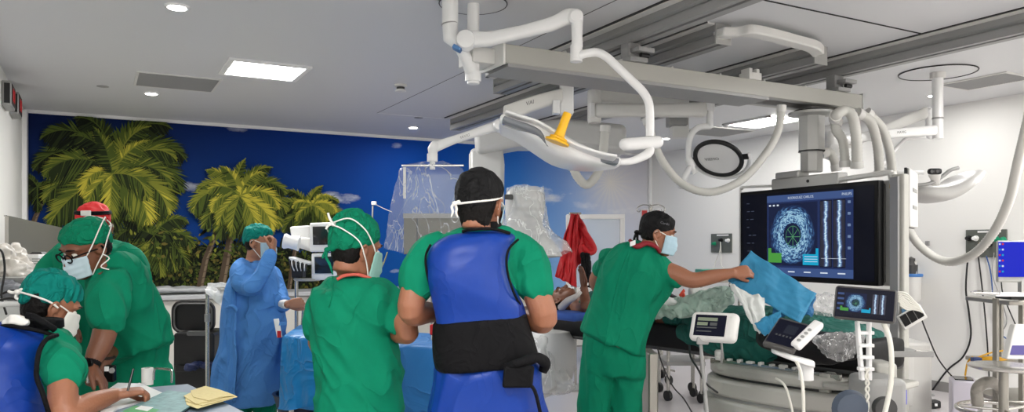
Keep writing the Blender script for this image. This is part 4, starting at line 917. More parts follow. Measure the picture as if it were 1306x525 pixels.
MB().lathe(P(872, 389, 4.85)+UP*.048, UP, [(.01, 0), (.009, .02), (.003, .035), (.001, .036)]).build('nozzle', mat('orange_red', lin(226,70,40), .4), t)
MB().prism([P(866, 376, 5.0), P(872, 368, 5.0), P(874, 371, 5.0), P(869, 380, 5.0)], FW*.01).build('orange_clip', MATS['orange_red'], label='bright orange plastic clip on the table beside the small bottle', cat='clip')
sheet_obj('dark_blanket', [(P(x, y, 5.1), UP*.035, FW*.16) for x, y in ((846,376),(862,384),(885,389),(905,393))], m_blackf, 'black folded strap behind the pale sheet on the table', 'strap', disp=crumple(.01, 10))
sheet_obj('towel', [(P(x, y, 4.9), UP*.03, FW*.10) for x, y in ((838,388),(852,385),(870,392))], m_white, 'small white towel on the table at the bending man\'s waist', 'towel', disp=crumple(.01, 12))
MB().obox(P(913, 347, 7.4), RT*.17, FW*.14, UP*.03).build('instrument_tray', mat('turquoise_plastic', lin(40,170,140), .4), label='turquoise plastic tray on a trolley behind the bending man\'s arm', cat='tray', bevel=.01)
t = emp('instrument_trolley', P(913, 357, 7.4)-UP*(P(913, 357, 7.4).z), 'pale trolley carrying the turquoise tray by the white wall', 'trolley')
MB().obox(P(913, 352, 7.4)-UP*.04, RT*.20, FW*.17, UP*.014).build('top_shelf', m_steelm, t)
for a_, b_ in ((-1,-1),(1,-1),(-1,1),(1,1)):
    c = P(913, 352, 7.4)+RT*.18*a_+FW*.15*b_; lg = MB().cyl((c.x, c.y, .05), (c.x, c.y, c.z-.04), .012, 12).build('leg', m_steel, t)
    MB().lathe((c.x-.015, c.y, .05), (1, 0, 0), [(.001, 0), (.045, 0), (.045, .03), (.001, .03)]).build('caster', m_black, lg)
MB().obox(P(913, 352, 7.4)-UP*.7, RT*.20, FW*.17, UP*.012).build('lower_shelf', m_steelm, t)

# --- devices with screens
def tablet(name, q, th, m_case, label, cat, scr=None, inset=.1, bev=.02):
    # q: TL, TR, BR, BL points of the front face
    c = (q[0]+q[1]+q[2]+q[3])/4; ux = ((q[1]-q[0])+(q[2]-q[3]))/4; uz = ((q[0]-q[3])+(q[1]-q[2]))/4
    n = ux.cross(uz).normalized()
    if n.dot(c-Vector((0, 0, CAMZ))) > 0: n = -n
    uz = (uz-ux*(uz.dot(ux)/ux.length_squared)); root = emp(name, c-UP*abs(uz.z), label, cat)
    MB().obox(c-n*th, ux, uz, n*th).build('case', m_case, root, bevel=bev, seg=4)
    return root, c, ux.normalized(), uz.normalized(), n, ux.length, uz.length
m_case_d = mat('dark_bezel_frame', lin(72,70,68), .35)
t, c, ux, uz, n, W, H = tablet('control_screen', [P(883, 397, 3.95), P(944, 396, 3.8), P(934, 437, 3.76), P(875, 430, 3.9)], .03, m_off, 'white rounded touch screen on a thin pole in front of the patient table', 'control screen', bev=.028)
MB().obox(c+n*.001-ux*.012, ux*W*.66, uz*H*.72, n*.0015).build('display', e_dark, t, bevel=.004)
mb = MB()
for i, (x0, x1, y0, y1) in enumerate(((-.55,.3,.3,.52),(-.55,-.1,-.02,.2),(0,.3,-.02,.2),(-.55,.3,-.2,-.12),(-.55,.1,-.45,-.38))):
    MB().obox(c-ux*.012+ux*(x0+x1)/2*W+uz*(y0+y1)/2*H+n*.0035, ux*(x1-x0)/2*W, uz*(y1-y0)/2*H, n*.0004).build('display_block', E('ui_pale_green', (150,160,135), .7) if i < 2 else E('ui_grey', (110,112,110), .6), t, smooth=0)
mb = MB(); mb.cyl(P(893, 432, 3.9), P(905, 560, 3.8), .009, 12); mb.build('pole', m_grey, t)
MB().obox(P(896, 434, 3.88), RT*.03, FW*.012, UP*.02).build('pole_clamp', m_grey, t, bevel=.006)
MB().tube([P(920, 436, 3.86), P(921, 450, 3.9), P(920, 462, 4.0)], .006, 8, smooth=3).build('lead', m_grey, t)
t, c, ux, uz, n, W, H = tablet('grey_tablet', [P(997, 405, 3.72), P(1036, 412, 3.65), P(1010, 449, 3.5), P(969, 434, 3.6)], .014, m_case_d, 'dark tilted tablet controller mounted on the table edge below the large monitor', 'control tablet', bev=.012)
MB().obox(c+n*.001, ux*W*.88, uz*H*.82, n*.0012).build('display', e_dark, t, bevel=.003)
for i in range(5): MB().obox(c+n*.003+ux*W*(-.5+.22*i)-uz*H*.25, ux*W*.05, uz*H*.05, n*.0004).build('icon', E('ui_grey', (110,112,110), .6), t, smooth=0)
MB().obox(c+n*.003+ux*W*.15+uz*H*.25, ux*W*.35, uz*H*.3, n*.0004).build('display_block', E('ui_slate', (34,38,48)), t, smooth=0)
t = emp('remote_console', P(1030, 446, 3.55), 'narrow white key console attached beside the dark tablet', 'remote control')
a, b_ = P(1014, 442, 3.52), P(1045, 412, 3.62); dv = (b_-a).normalized(); nn = n
MB().obox((a+b_)/2, dv*((b_-a).length/2), nn.cross(dv).normalized()*.026, nn*.018).build('console_body', m_white, t, bevel=.012, seg=3)
for i in range(4): MB().lathe(a+dv*(.03+.03*i)+nn*.017, nn, [(.001, 0), (.009, 0), (.009, .004), (.001, .005)]).build('button', m_grey, t)
mb = MB(); mb.loft([(P(988, 448, 3.62), UP*.012, FW*.04), (P(1010, 456, 3.62), UP*.014, FW*.05), (P(1034, 463, 3.68), UP*.018, FW*.05)], p=4, cap=(.01, .01)); mb.cyl(P(1028, 462, 3.7), P(1028, 484, 3.7), .035, 20); mb.build('mounting_arm', m_white, label='white swivel arm holding the dark tablet on the table rail', cat='mounting arm')
t, c, ux, uz, n, W, H = tablet('touch_monitor', [P(1067, 363, 3.55), P(1147, 369, 3.42), P(1140, 413, 3.40), P(1060, 405, 3.53)], .016, m_case_d, 'tablet-sized touch monitor with the blue vessel scan on a stand in front', 'touch monitor', bev=.018)
MB().obox(c+n*.001, ux*W*.93, uz*H*.87, n*.0015).build('display', e_dark, t, bevel=.003)
scan_ui(t, c+n*.003, ux, uz, n, W*.80, H*.74, detail=False)
m_stand = m_arm
t = WLT = emp('screen_stand', P(1104, 560, 3.6), 'white rolling stand with cable holders under the touch monitor', 'stand')
for dx in (-7, 8): MB().prism([P(1100+dx, 410, 3.55), P(1104+dx, 410, 3.55), P(1108+dx*.6, 485, 3.6), P(1103+dx*.6, 485, 3.6)], FW*.03).build('upright', m_stand, t, bevel=.004)
for y in (424, 440, 455, 470): MB().obox(P(1104, y, 3.58), RT*.035, FW*.016, UP*.008).build('cross_bar', m_stand, t, bevel=.003)
MB().obox(P(1122, 475, 3.9), RT*.055, FW*.08, UP*.06).build('hinge_block', m_base_w, t, bevel=.02, seg=3)
MB().obox(P(1118, 512, 3.75), RT*.095, FW*.12, UP*.13).build('base_housing', m_grey, t, bevel=.03, seg=3)
MB().lathe(P(1084, 520, 3.5), FW, [(.001, -.03), (.07, -.03), (.085, 0), (.07, .03), (.001, .03)]).build('wheel', mat('slate_wheel', lin(70,80,95), .5), t)
MB().lathe(P(1128, 520, 3.5), FW, [(.001, -.02), (.05, -.02), (.055, 0), (.05, .02), (.001, .02)]).build('wheel', m_dgrey, t)
def cable(pts, r, m, label, smooth=6, name='cable', group=None):
    return MB().tube([P(*p) for p in pts], r, 8, smooth=smooth, rnd=True).build(name, m, label=label, cat='cable', smooth=180, group=group)
m_wc = mat('white_cable', lin(222,220,210), .5); m_bc = mat('black_cable', lin(16,16,18), .5); m_yc = mat('yellow_cable', lin(225,170,30), .5); m_blc = mat('blue_cable', lin(40,80,140), .5)
cable([(1127,412,3.45),(1134,430,3.42),(1137,455,3.4),(1136,490,3.4),(1128,528,3.4)], .011, m_wc, 'thick white cable falling from the right of the touch monitor stand')
cable([(1012,455,3.6),(1020,470,3.55),(1024,495,3.5),(1025,530,3.5)], .008, m_wc, 'white cable falling from the dark tablet controller')
cable([(990,482,3.9),(1000,490,3.8),(1006,505,3.8),(1012,530,3.8)], .006, m_wc, 'thin pale cable along the front of the table base')
cable([(1104,470,3.5),(1107,480,3.5),(1104,488,3.5),(1108,496,3.5),(1104,505,3.5),(1108,515,3.5),(1105,528,3.5)], .005, m_wc, 'twisted white cable hanging from the touch monitor stand')
cable([(1108,470,3.48),(1104,480,3.48),(1108,488,3.48),(1104,496,3.48),(1108,505,3.48),(1104,515,3.48),(1108,528,3.48)], .005, m_wc, 'second strand of the twisted white cable on the monitor stand')
cable([(879,440,4.6),(881,455,4.4),(890,470,4.3),(900,488,4.3),(915,500,4.3)], .006, m_bc, 'black cable looping under the patient table')
cable([(838,442,5.2),(845,465,5.3),(858,492,5.4),(872,508,5.4),(884,528,5.2)], .005, m_dgrey, 'thin dark cable trailing on the floor under the patient table')
cable([(862,375,4.95),(868,380,4.9),(880,385,4.85),(884,384,4.85)], .004, m_wc, 'thin white lead on the table beside the bottle')
for i in range(7):
    cable([(1146,372+i*2,4.6),(1156,374+i*3,4.6),(1166+i,384+i*2,4.6),(1172+i*.8,390+i*1.4,4.6),(1170,393,4.6),(1158,386+i*1.5,4.6),(1148,376+i*2.2,4.6)], .005, m_wc, ['innermost','second','third','fourth','fifth','sixth','outermost'][i]+' white lead of the coiled bundle hanging beside the monitor frame, counted outwards', group='coiled white leads', smooth=5)
# column standing behind the touch monitor + hanging palm pad
t = emp('monitor_post', P(1148, 470, 4.9), 'tall pale vertical post right of the large monitor', 'post')
c = P(1148, 345, 4.9); MB().box((c.x-.03, c.y-.045, 0), (c.x+.03, c.y+.045, c.z+.62)).build('post_body', mat('post_grey', lin(176,175,168), .45), t, bevel=.01)
MB().obox(P(1141, 345, 4.88), RT*.006, FW*.05, UP*.60).build('post_groove', m_alud, t)
t = emp('palm_screen', P(1166, 415, 4.8), 'small black-tiled handheld panel hanging below the coiled white leads', 'control panel')
dv = (RT*.86+UP*.5).normalized(); du = (UP*.86-RT*.5).normalized()
MB().obox(P(1163, 404, 4.8), dv*.082, du*.05, FW*.01).build('case', m_off, t, bevel=.006)
for i in (-1, 0, 1): MB().obox(P(1163, 403, 4.785)+dv*.048*i, dv*.021, du*.036, FW*.004).build('key_tile', m_bez, t)
MB().prism([P(1150, 394, 4.82), P(1172, 393, 4.82), P(1152, 404, 4.82)], FW*.01).build('blue_card', mat('slate_blue', lin(80,120,150), .6), t)
# white cabinet corner + tray on the right of the stand
t = emp('side_cabinet', P(1152, 500, 5.6)-UP*P(1152, 500, 5.6).z, 'cream low cabinet behind the touch monitor stand with a grey tray on top', 'cabinet')
MB().obox(P(1148, 485, 5.6), RT*.13, FW*.2, UP*.30).build('body', m_off, t, bevel=.02, seg=3)
MB().obox(P(1146, 481, 5.38), RT*.105, FW*.004, UP*.2).build('door', m_off, t, bevel=.004)
t = emp('grey_tray', P(1145, 454, 4.5), 'flat grey tray with a wire handle beside the monitor stand', 'tray')
MB().obox(P(1148, 449, 4.5), RT*.12, FW*.14, UP*.008).obox(P(1148, 449, 4.5)+UP*.012-FW*.14, RT*.12, FW*.005, UP*.014).build('tray_body', m_grey, t)
MB().tube([P(1168, 447, 4.5), P(1190, 448, 4.5)], .004, 8).build('wire_handle', m_steel, t)
c = P(1148, 505, 4.6); MB().obox(c, RT*.03, FW*.03, UP*.05).build('battery_pack', mat('royal_blue_plastic', lin(50,60,190), .4), WLT, bevel=.01)

# --- right wall fixtures
def wbox(px0, py0, px1, py1, dep, nm, m, parent=None, bev=.004, lift=0, **k):
    a = onX(px0, py0, XR); b_ = onX(px1, py1, XR)
    return MB().box((XR-dep-lift, min(a.y, b_.y), min(a.z, b_.z)), (XR-lift, max(a.y, b_.y), max(a.z, b_.z))).build(nm, m, parent, bevel=bev, **k)
m_plate = mat('grey_socket_plate', lin(92,96,90), .5)
for (x0, y0, x1, y1, L_, seed) in ((908,298,934,322,'small grey socket panel with green plugs on the white wall behind the bending man', 1), (1233,293,1285,328,'large grey gas and socket panel with cables on the wall above the blue monitor', 2)):
    a = onX(x0, y0, XR); b_ = onX(x1, y1, XR); t = emp('socket_panel', (XR-.03, (a.y+b_.y)/2, b_.z), L_, 'wall panel')
    wbox(x0, y0, x1, y1, .02, 'plate', m_plate, t)
    r_ = random.Random(seed); n_ = 3 if seed == 1 else 6
    for i in range(n_):
        f = (i+.6)/n_; c = a.lerp(b_, f); c.z = a.z*.55+b_.z*.45+r_.uniform(-.03, .04)
        MB().lathe((XR-.02, c.y, c.z), (-1, 0, 0), [(.001, 0), (.028, 0), (.028, .01), (.018, .012), (.018, .05), (.001, .052)], 16).build('plug', [mat('plug_green', lin(30,150,110), .4), m_black, m_white, m_yellow, m_black, MATS['plug_green']][(i+seed-1) % 6], t)
    MB().box((XR-.024, min(a.y, b_.y)+.05, a.z-.03), (XR-.02, max(a.y, b_.y)-.12, a.z-.012)).build('label_strip', m_white, t)
wx0 = lambda px: onX(px, 300, XR).dot(FW)
for pts, r_, m_, L_ in (([(1238,318),(1234,335),(1232,370),(1236,400),(1238,430),(1228,455),(1208,472),(1185,503)], .009, m_bc, 'thick black cable curving down the right wall from the socket panel to the floor'),
                        ([(1248,328),(1253,370),(1257,410),(1260,450),(1262,490)], .007, m_bc, 'straight black cable down the right wall left of the blue monitor'),
                        ([(1258,326),(1264,350),(1267,390),(1272,420),(1290,436)], .006, m_blc, 'blue cable down the right wall behind the steel cart'),
                        ([(1268,322),(1266,350),(1278,385),(1284,410),(1276,420),(1268,395)], .005, m_grey, 'grey thin looping cable behind the steel cart'),
                        ([(1275,325),(1277,360),(1281,380),(1298,420)], .006, m_bc, 'black cable nearest the blue monitor on the right wall')):
    MB().tube([onX(x, y, XR-.012-r_-.012*(i % 3)) for i, (x, y) in enumerate(pts)], r_, 8, smooth=6).build('wall_cable', m_, label=L_, cat='cable', smooth=180)
cable([(1174,403,4.9),(1182,424,5.0),(1197,458,5.2),(1217,483,5.4)], .005, m_bc, 'straight black lead running from the handheld panel to the white floor unit')
for k, (x0, x1) in enumerate(((917,911),(920,928))):
    MB().tube([onX(919, 308, XR-.05), onX((919+x0)/2, 320, XR-.06), onX(x0 if k else x1, 338, XR-.08), onX(x1 if k else x0-6, 347, XR-.3)], .006, 8, smooth=5).build('wall_cable', m_wc, label='thin white cable from the small socket panel, the %s one' % ('right' if k else 'left'), cat='cable', smooth=180)
c = onX(1162, 350, XR-.12)
t = emp('suction_canister', c-UP*.12, 'clear suction canister with blue lid on the wall right of the monitor', 'suction canister')
MB().lathe(c, UP, [(.001, -.28), (.08, -.28), (.095, -.25), (.10, -.02), (.001, -.02)]).build('jar', m_off, t)
MB().lathe(c, UP, [(.11, -.02), (.115, -.005), (.11, .01), (.001, .012)]).build('lid', mat('blue_lid', lin(60,120,190), .4), t)
MB().lathe(c, UP, [(.06, .01), (.065, .10), (.04, .13), (.04, .17), (.02, .18), (.001, .19)]).build('regulator', m_dgrey, t)
for k in (-1, 1): MB().cyl(c+Vector((0, .05*k, .01)), c+Vector((0, .05*k, .14)), .012, 10).build('nozzle', m_off, t)
wbox(1181, 307, 1186, 313, .02, 'wall_switch', m_grey, label='tiny grey switch on the right wall behind the sagging hose', cat='switch')

# --- steel cart with the blue monitor at the right edge
d = 5.0
t = emp('steel_cart', P(1290, 560, d), 'stainless steel cart at the right edge carrying the blue computer monitor', 'cart')
for x, dd in ((1270, 5.0), (1303, 5.0), (1276, 5.4), (1312, 5.4)):
    c = P(x, 380, dd); lg = MB().box((c.x-.014, c.y-.014, .08), (c.x+.014, c.y+.014, c.z)).build('leg', m_steelm, t)
    MB().lathe((c.x-.012, c.y, .045), (1, 0, 0), [(.001, 0), (.045, 0), (.045, .025), (.001, .025)]).build('caster', m_black, lg)
for y, m_, nm in ((383, m_steelm, 'top_shelf'), (462, m_steelm, 'middle_shelf'), (505, m_steelm, 'lower_shelf')):
    c = (P(1266, y, 4.95)+P(1318, y, 5.45))/2; MB().obox(c, RT*.19, FW*.24, UP*.014).build(nm, m_, t, bevel=.003)
cc = P(1270, 373.5, 4.75)
MB().obox(P(1285, 375, 4.85), RT*.15, FW*.12, UP*.006).build('papers', m_white, label='loose stack of white papers on the steel cart beneath the blue monitor', cat='papers')
MB().obox(P(1295, 379, 4.9), RT*.08, FW*.08, UP*.010).build('black_folder', m_black, label='black folder under the papers on the steel cart', cat='folder', bevel=.002)
t = emp('wire_tray', P(1258, 374, 4.72), 'thin oval wire loop tray jutting from the papers on the steel cart', 'tray')
MB().tube([P(1238,372,4.7), P(1246,370.5,4.8), P(1275,371,4.85), P(1275,375,4.6), P(1246,374,4.6)], .004, 8, closed=True).build('wire_rim', m_steel, t)
t = emp('desktop_monitor', P(1296, 362, 5.1), 'silver computer monitor with plain blue desktop at the right edge', 'monitor')
MB().obox(P(1305, 333, 5.15), RT*.18, FW*.012, UP*.14).build('case', m_alu, t, bevel=.008)
MB().obox(P(1305, 330.5, 5.13), RT*.166, FW*.003, UP*.118).build('screen', E('desktop_blue', (20,36,200), 1.0), t)
for i in range(12):
    MB().obox(P(1275+(i % 2)*4, 311+(i//2)*7, 5.12), RT*.006, FW*.001, UP*.006).build('desktop_icon', [e_txt, E('icon_red', (200,60,60)), e_cyan][i % 3], t, smooth=0)
MB().obox(P(1306, 369, 5.15), RT*.03, FW*.02, UP*.06).build('stand_neck', m_alu, t)
t = emp('ultrasound_console', P(1300, 455, 4.9), 'tilted white console with violet screen on the middle shelf of the steel cart', 'console')
q = [P(1295, 414, 4.85), P(1322, 414, 4.85), P(1318, 458, 4.75), P(1284, 458, 4.75)]
MB().prism(q, FW*.06).build('case', m_off, t, bevel=.008)
q = [P(1297, 420, 4.843), P(1322, 420, 4.843), P(1320, 436, 4.806), P(1293, 436, 4.806)]; MB().prism(q, -FW*.004).build('screen', E('violet_screen', (120,110,180), .9), t, smooth=0)
q = [P(1291, 440, 4.79), P(1322, 440, 4.79), P(1318, 452, 4.76), P(1288, 452, 4.76)]; MB().prism(q, -FW*.004).build('key_field', MATS['violet_screen'], t, smooth=0)
# yellow cable coil, revolving stool, white floor unit, flexible hose, brick
MB().tube([P(1262+math.cos(a)*24, 457+a*.26+math.sin(a)*3, 5.3+math.sin(a)*.15) for a in [2*PI*j/16 for j in range(96)]], .006, 8).build('yellow_cable', m_yc, label='coil of yellow cable hanging on the steel cart', cat='cable', smooth=180)
cable([(1240,455,5.3),(1234,462,5.3),(1231,478,5.3)], .006, m_yc, 'loose end of yellow cable hanging left of the coil')
cable([(1246,456,5.2),(1262,450,5.25),(1282,447,5.3),(1292,452,5.3)], .006, m_yc, 'yellow cable arching over the coil behind the steel leg')
MB().obox(P(1245, 458, 5.1), RT*.03, FW*.02, UP*.014).build('blue_connector', mat('connector_blue', lin(40,60,110), .5), label='dark blue plug beside the steel stool', cat='plug', bevel=.005)
t = emp('steel_stool', P(1281, 540, 4.4)-UP*P(1281, 540, 4.4).z, 'round stainless steel revolving table with column at lower right', 'stool')
c = P(1280, 466, 4.5); MB().lathe(c, UP, [(.001, -.02), (.16, -.02), (.185, -.012), (.188, 0), (.18, .004), (.001, .0)], 48).build('round_top', m_steel, t)
MB().cyl((c.x, c.y, .06), c-UP*.02, .026, 24).build('column', m_steelm, t)
mb = MB(); ring = [Vector((c.x+math.cos(a)*.24, c.y+math.sin(a)*.24, .53)) for a in [2*PI*j/40 for j in range(40)]]
MB().tube(ring, .014, 10, closed=True).build('foot_ring', m_steel, t)
for k in range(3):
    a = 2*PI*k/3; MB().cyl((c.x, c.y, .53), ring[int(40*k/3)], .008, 8).build('spoke', m_steel, t)
for k in range(4):
    a = PI/4+PI/2*k; e = Vector((c.x+math.cos(a)*.26, c.y+math.sin(a)*.26, .06)); MB().cyl((c.x, c.y, .12), e, .016, 10).build('leg', m_steel, t)
    MB().lathe(e-Vector((.012, 0, .015)), (1, 0, 0), [(.001, 0), (.045, 0), (.045, .025), (.001, .025)]).build('caster', m_black, t)
MB().tube([P(1247, 514, 4.6), P(1246, 498, 4.6), P(1253, 489, 4.6), P(1264, 487, 4.65), P(1274, 493, 4.7), P(1277, 506, 4.7)], [.034]*6, 14, smooth=6, rnd=True).build('flexible_duct', mat('grey_flex_duct', lin(150,146,138), .6, bump=.8, bscale=20, stretch=(1, 1, 5)), label='thick grey crumpled tube curled under the steel stool', cat='tube', smooth=180)
t = emp('floor_unit', P(1232, 545, 5.2)-UP*P(1232, 545, 5.2).z, 'white tapered floor unit with small display right of the wall corner', 'medical device')
c = P(1228, 507, 5.2); ax = (RT*.9-FW*.4).normalized(); ay = Vector((-ax.y, ax.x, 0)); hgt = .16
MB().obox(c, ax*.075, ay*.10, UP*.13).build('case', mat('lilac_white_plastic', lin(214,210,222), .4), t, bevel=.012)
MB().obox(c+UP*.131, ax*.055, ay*.075, UP*.006).build('display', m_screen_off, t, bevel=.003)
MB().obox(c-UP*.18, ax*.10, ay*.13, UP*.05).build('foot', m_grey, t, bevel=.01)
MB().cyl((c.x, c.y, 0), (c.x, c.y, c.z-.1), .03, 14).build('pedestal', m_grey, t)
t = emp('white_box', P(1248, 520, 5.4)-UP*P(1248, 520, 5.4).z, 'plain white carton behind the white floor unit', 'box')
c = P(1244, 503, 5.5); MB().box((c.x-.12, c.y-.12, 0), (c.x+.12, c.y+.12, c.z+.1)).build('carton', m_white, t, bevel=.004)
MB().box((c.x-.12, c.y-.002, c.z+.1), (c.x+.12, c.y+.002, c.z+.102)).build('flap_seam', m_grey, t)
c = onZ(1190, 520, 0); t = emp('power_brick', c, 'small black power supply lying on the floor near the right wall', 'power supply')
MB().obox(c+UP*.04, RT*.05, FW*.05, UP*.035).build('brick', m_black, t, bevel=.012); MB().obox(c+UP*.04-FW*.051, RT*.012, FW*.002, UP*.012).build('brick_label', m_white, t)
a_ = onZ(1160, 503, 0); b_ = onZ(1192, 505, 0)
MB().prism([a_, b_, b_+FW*.08, a_+FW*.08], UP*.015).build('threshold_plate', m_grey, label='flat grey plate on the floor by the right wall', cat='plate')

# --- carts seen below the patient table
def cart(px, py, dd, w_, dep, ztop_, label, shelves=(.25, .75)):
    c = P(px, py, dd); c.z = 0; t = emp('wheeled_cart', c, label, 'cart')
    for a_, b_ in ((-1,-1),(1,-1),(-1,1),(1,1)):
        e = c+RT*w_*a_+FW*dep*b_; lg = MB().cyl((e.x, e.y, .09), (e.x, e.y, ztop_), .016, 12).build('leg', m_steel, t)
        MB().lathe(e+Vector((-.02, 0, .05)), (1, 0, 0), [(.001, 0), (.05, 0), (.05, .035), (.001, .035)]).build('caster', m_black, lg)
        MB().cyl(e+UP*.05, e+UP*.1, .02, 10).build('caster_fork', m_dgrey, lg)
    for z in shelves: MB().obox(c+UP*z, RT*(w_+.02), FW*(dep+.02), UP*.018).build('shelf', m_grey, t, bevel=.003)
    return t
cart(868, 0, 7.6, .17, .22, .80, 'steel cart with grey shelves under the patient table', (.36, .78))
cart(830, 0, 8.45, .16, .2, .7, 'lower steel cart further back behind the bending man\'s legs', (.22, .68))
cart(742, 0, 10.0, .22, .2, .8, 'wheeled cart farthest back by the mural, behind the glass screen', (.30, .78))
c = P(900, 395, 7.6); MB().lathe((c.x, c.y, .378), UP, [(.001, 0), (.07, 0), (.07, .2), (.06, .22), (.001, .22)]).build('white_canister', m_off, label='white canister on the cart shelf under the patient table', cat='canister')
MB().obox(Vector((*P(829, 480, 4.8).xy, .42)), RT*.03, FW*.12, UP*.42).build('steel_pedestal', m_steelm, label='narrow brushed steel pedestal right of the bending man\'s legs', cat='pedestal', bevel=.01)

# --- mobile white framed screen, red apron, drip stand
t = emp('mobile_glass_screen', P(760, 500, 8.2)-UP*P(760, 500, 8.2).z, 'white-framed clear standing screen in front of the mural behind the red apron', 'protective screen')
fr = [P(723, 276, 8.6), P(797, 276, 8.6), P(797, 372, 8.6), P(723, 372, 8.6)]; L0, R0 = P(723, 0, 8.6), P(797, 0, 8.6)
for x in (725, 794): MB().prism([P(x-3, 274, 8.6), P(x+3, 274, 8.6), P(x+3, 440, 8.6), P(x-3, 440, 8.6)], FW*.05).build('upright', m_white, t, bevel=.004)
MB().prism([P(723, 273, 8.59), P(797, 273, 8.59), P(797, 279, 8.59), P(723, 279, 8.59)], FW*.06).build('top_bar', m_white, t, bevel=.004)
MB().prism([P(723, 366, 8.59), P(797, 366, 8.59), P(797, 374, 8.59), P(723, 374, 8.59)], FW*.06).build('middle_bar', m_white, t, bevel=.004)
MB().prism([P(728, 279, 8.63), P(791, 279, 8.63), P(791, 366, 8.63), P(728, 366, 8.63)], FW*.01).build('glass_pane', mat('pale_glass', (.8, .87, .9), .05, alpha=.35), t)
MB().prism([P(728, 374, 8.63), P(791, 374, 8.63), P(791, 440, 8.63), P(728, 440, 8.63)], FW*.03).build('lower_panel', m_off, t)
for x in (727, 792): MB().obox(P(x, 445, 8.63), FW*.25, RT*.02, UP*.02).build('foot', m_white, t)
t = emp('red_apron', P(735, 370, 8.0), 'bright red lead apron with black lining hung over a rack', 'lead apron')
m_red = mat('red_apron_fabric', lin(190,18,28), .55, bump=.3, bscale=12)
drape('apron_front', [P(727, 272, 7.9), P(737, 272, 7.9), P(734, 366, 7.8), P(708, 352, 7.9)], m_red, None, None, amp=.06, th=.012, parent=t)
drape('apron_side', [P(733, 274, 7.95), P(739, 273, 7.95), P(758, 316, 7.9), P(733, 344, 7.85)], m_red, None, None, amp=.05, th=.012, seed=3, parent=t)
MB().tube([P(741, 290, 7.93), P(752, 305, 7.9), P(758, 318, 7.9), P(751, 322, 7.88), P(742, 312, 7.9)], .03, 10, smooth=4).build('apron_strap', m_red, t, smooth=180)
drape('apron_lining', [P(741, 322, 7.8), P(752, 322, 7.8), P(755, 366, 7.8), P(741, 368, 7.8)], m_blackf, None, None, amp=.04, th=.015, seed=4, parent=t)
MB().obox(P(748, 362, 7.72), RT*.02, FW*.004, UP*.014).build('white_tag', m_white, t)
ra = emp('apron_rack', Vector((*P(734, 300, 8.0).xy, 0)), 'grey pole rack holding up the red apron', 'rack')
pr = P(734, 272, 8.02); MB().cyl((pr.x, pr.y, .03), pr, .014, 12).build('pole', m_steel, ra); MB().tube([pr-RT*.06, pr+RT*.05], .012, 10, rnd=True).build('arm', m_steel, ra); MB().lathe((pr.x, pr.y, 0), UP, [(.001, 0), (.2, 0), (.2, .02), (.02, .04), (.001, .04)]).build('foot', m_grey, ra)
t = emp('drip_stand', P(830, 440, 8.9)-UP*P(830, 440, 8.9).z, 'chrome drip stand with wire hooks behind the black bandana', 'drip stand')
tpt = P(830, 262, 8.9); MB().cyl((tpt.x, tpt.y, .1), tpt, .014, 12).build('pole', m_steel, t)
for k in range(4):
    a = PI/4+PI/2*k; e = Vector((math.cos(a), math.sin(a), 0))
    MB().tube([tpt, tpt+e*.09+UP*.01, tpt+e*.15-UP*.02, tpt+e*.16-UP*.06, tpt+e*.13-UP*.07, tpt+e*.12-UP*.045], .006, 8, smooth=4).build('hook', m_steel, t)
    MB().cyl((tpt.x, tpt.y, .1), Vector((tpt.x, tpt.y, .05))+e*.28, .014, 8).build('leg', m_steel, t)
for x, L_ in ((822, 'clear infusion bag with red print on the left hook of the drip stand'), (838, 'clear infusion bag with red print on the right hook of the drip stand')):
    t = emp('infusion_bag', P(x, 290, 8.85), L_, 'infusion bag')
    MB().obox(P(x, 276, 8.85), RT*.045, FW*.02, UP*.09).build('bag', mat('infusion_film', (.9, .9, .92), .2, alpha=.5), t, bevel=.018, seg=3)
    MB().obox(P(x, 272, 8.825), RT*.03, FW*.002, UP*.035).build('print', mat('red_print', lin(200,60,60), .5), t)

# --- blue-draped instrument table behind the green man
m_cy = mat('cyan_drape', lin(16,122,190), .4, wr=(5, .03)); m_cy2 = mat('blue_table_drape', lin(36,118,190), .55, wr=(4, .03))
c1, c2, c3, c4 = P(362, 426, 4.75), P(600, 440, 4.1), P(592, 430, 4.75), P(382, 412, 5.4)
for c in (c1, c2, c3, c4): c.z = .93
t = emp('instrument_table', (c1+c2+c3+c4)/4-UP*.93, 'steel instrument table beneath the blue drapes', 'table')
MB().prism([c1-UP*.03, c2-UP*.03, c3-UP*.03, c4-UP*.03], UP*.025).build('table_top', m_steel, t)
for c in (c1.lerp(c3, .04), c4.lerp(c2, .04), c2.lerp(c4, .04), c3.lerp(c1, .04)):
    lg = MB().box((c.x-.014, c.y-.014, .06), (c.x+.014, c.y+.014, .9)).build('leg', m_steel, t); MB().lathe((c.x-.015, c.y, .05), (1, 0, 0), [(.001, 0), (.05, 0), (.05, .03), (.001, .03)]).build('caster', m_black, lg)
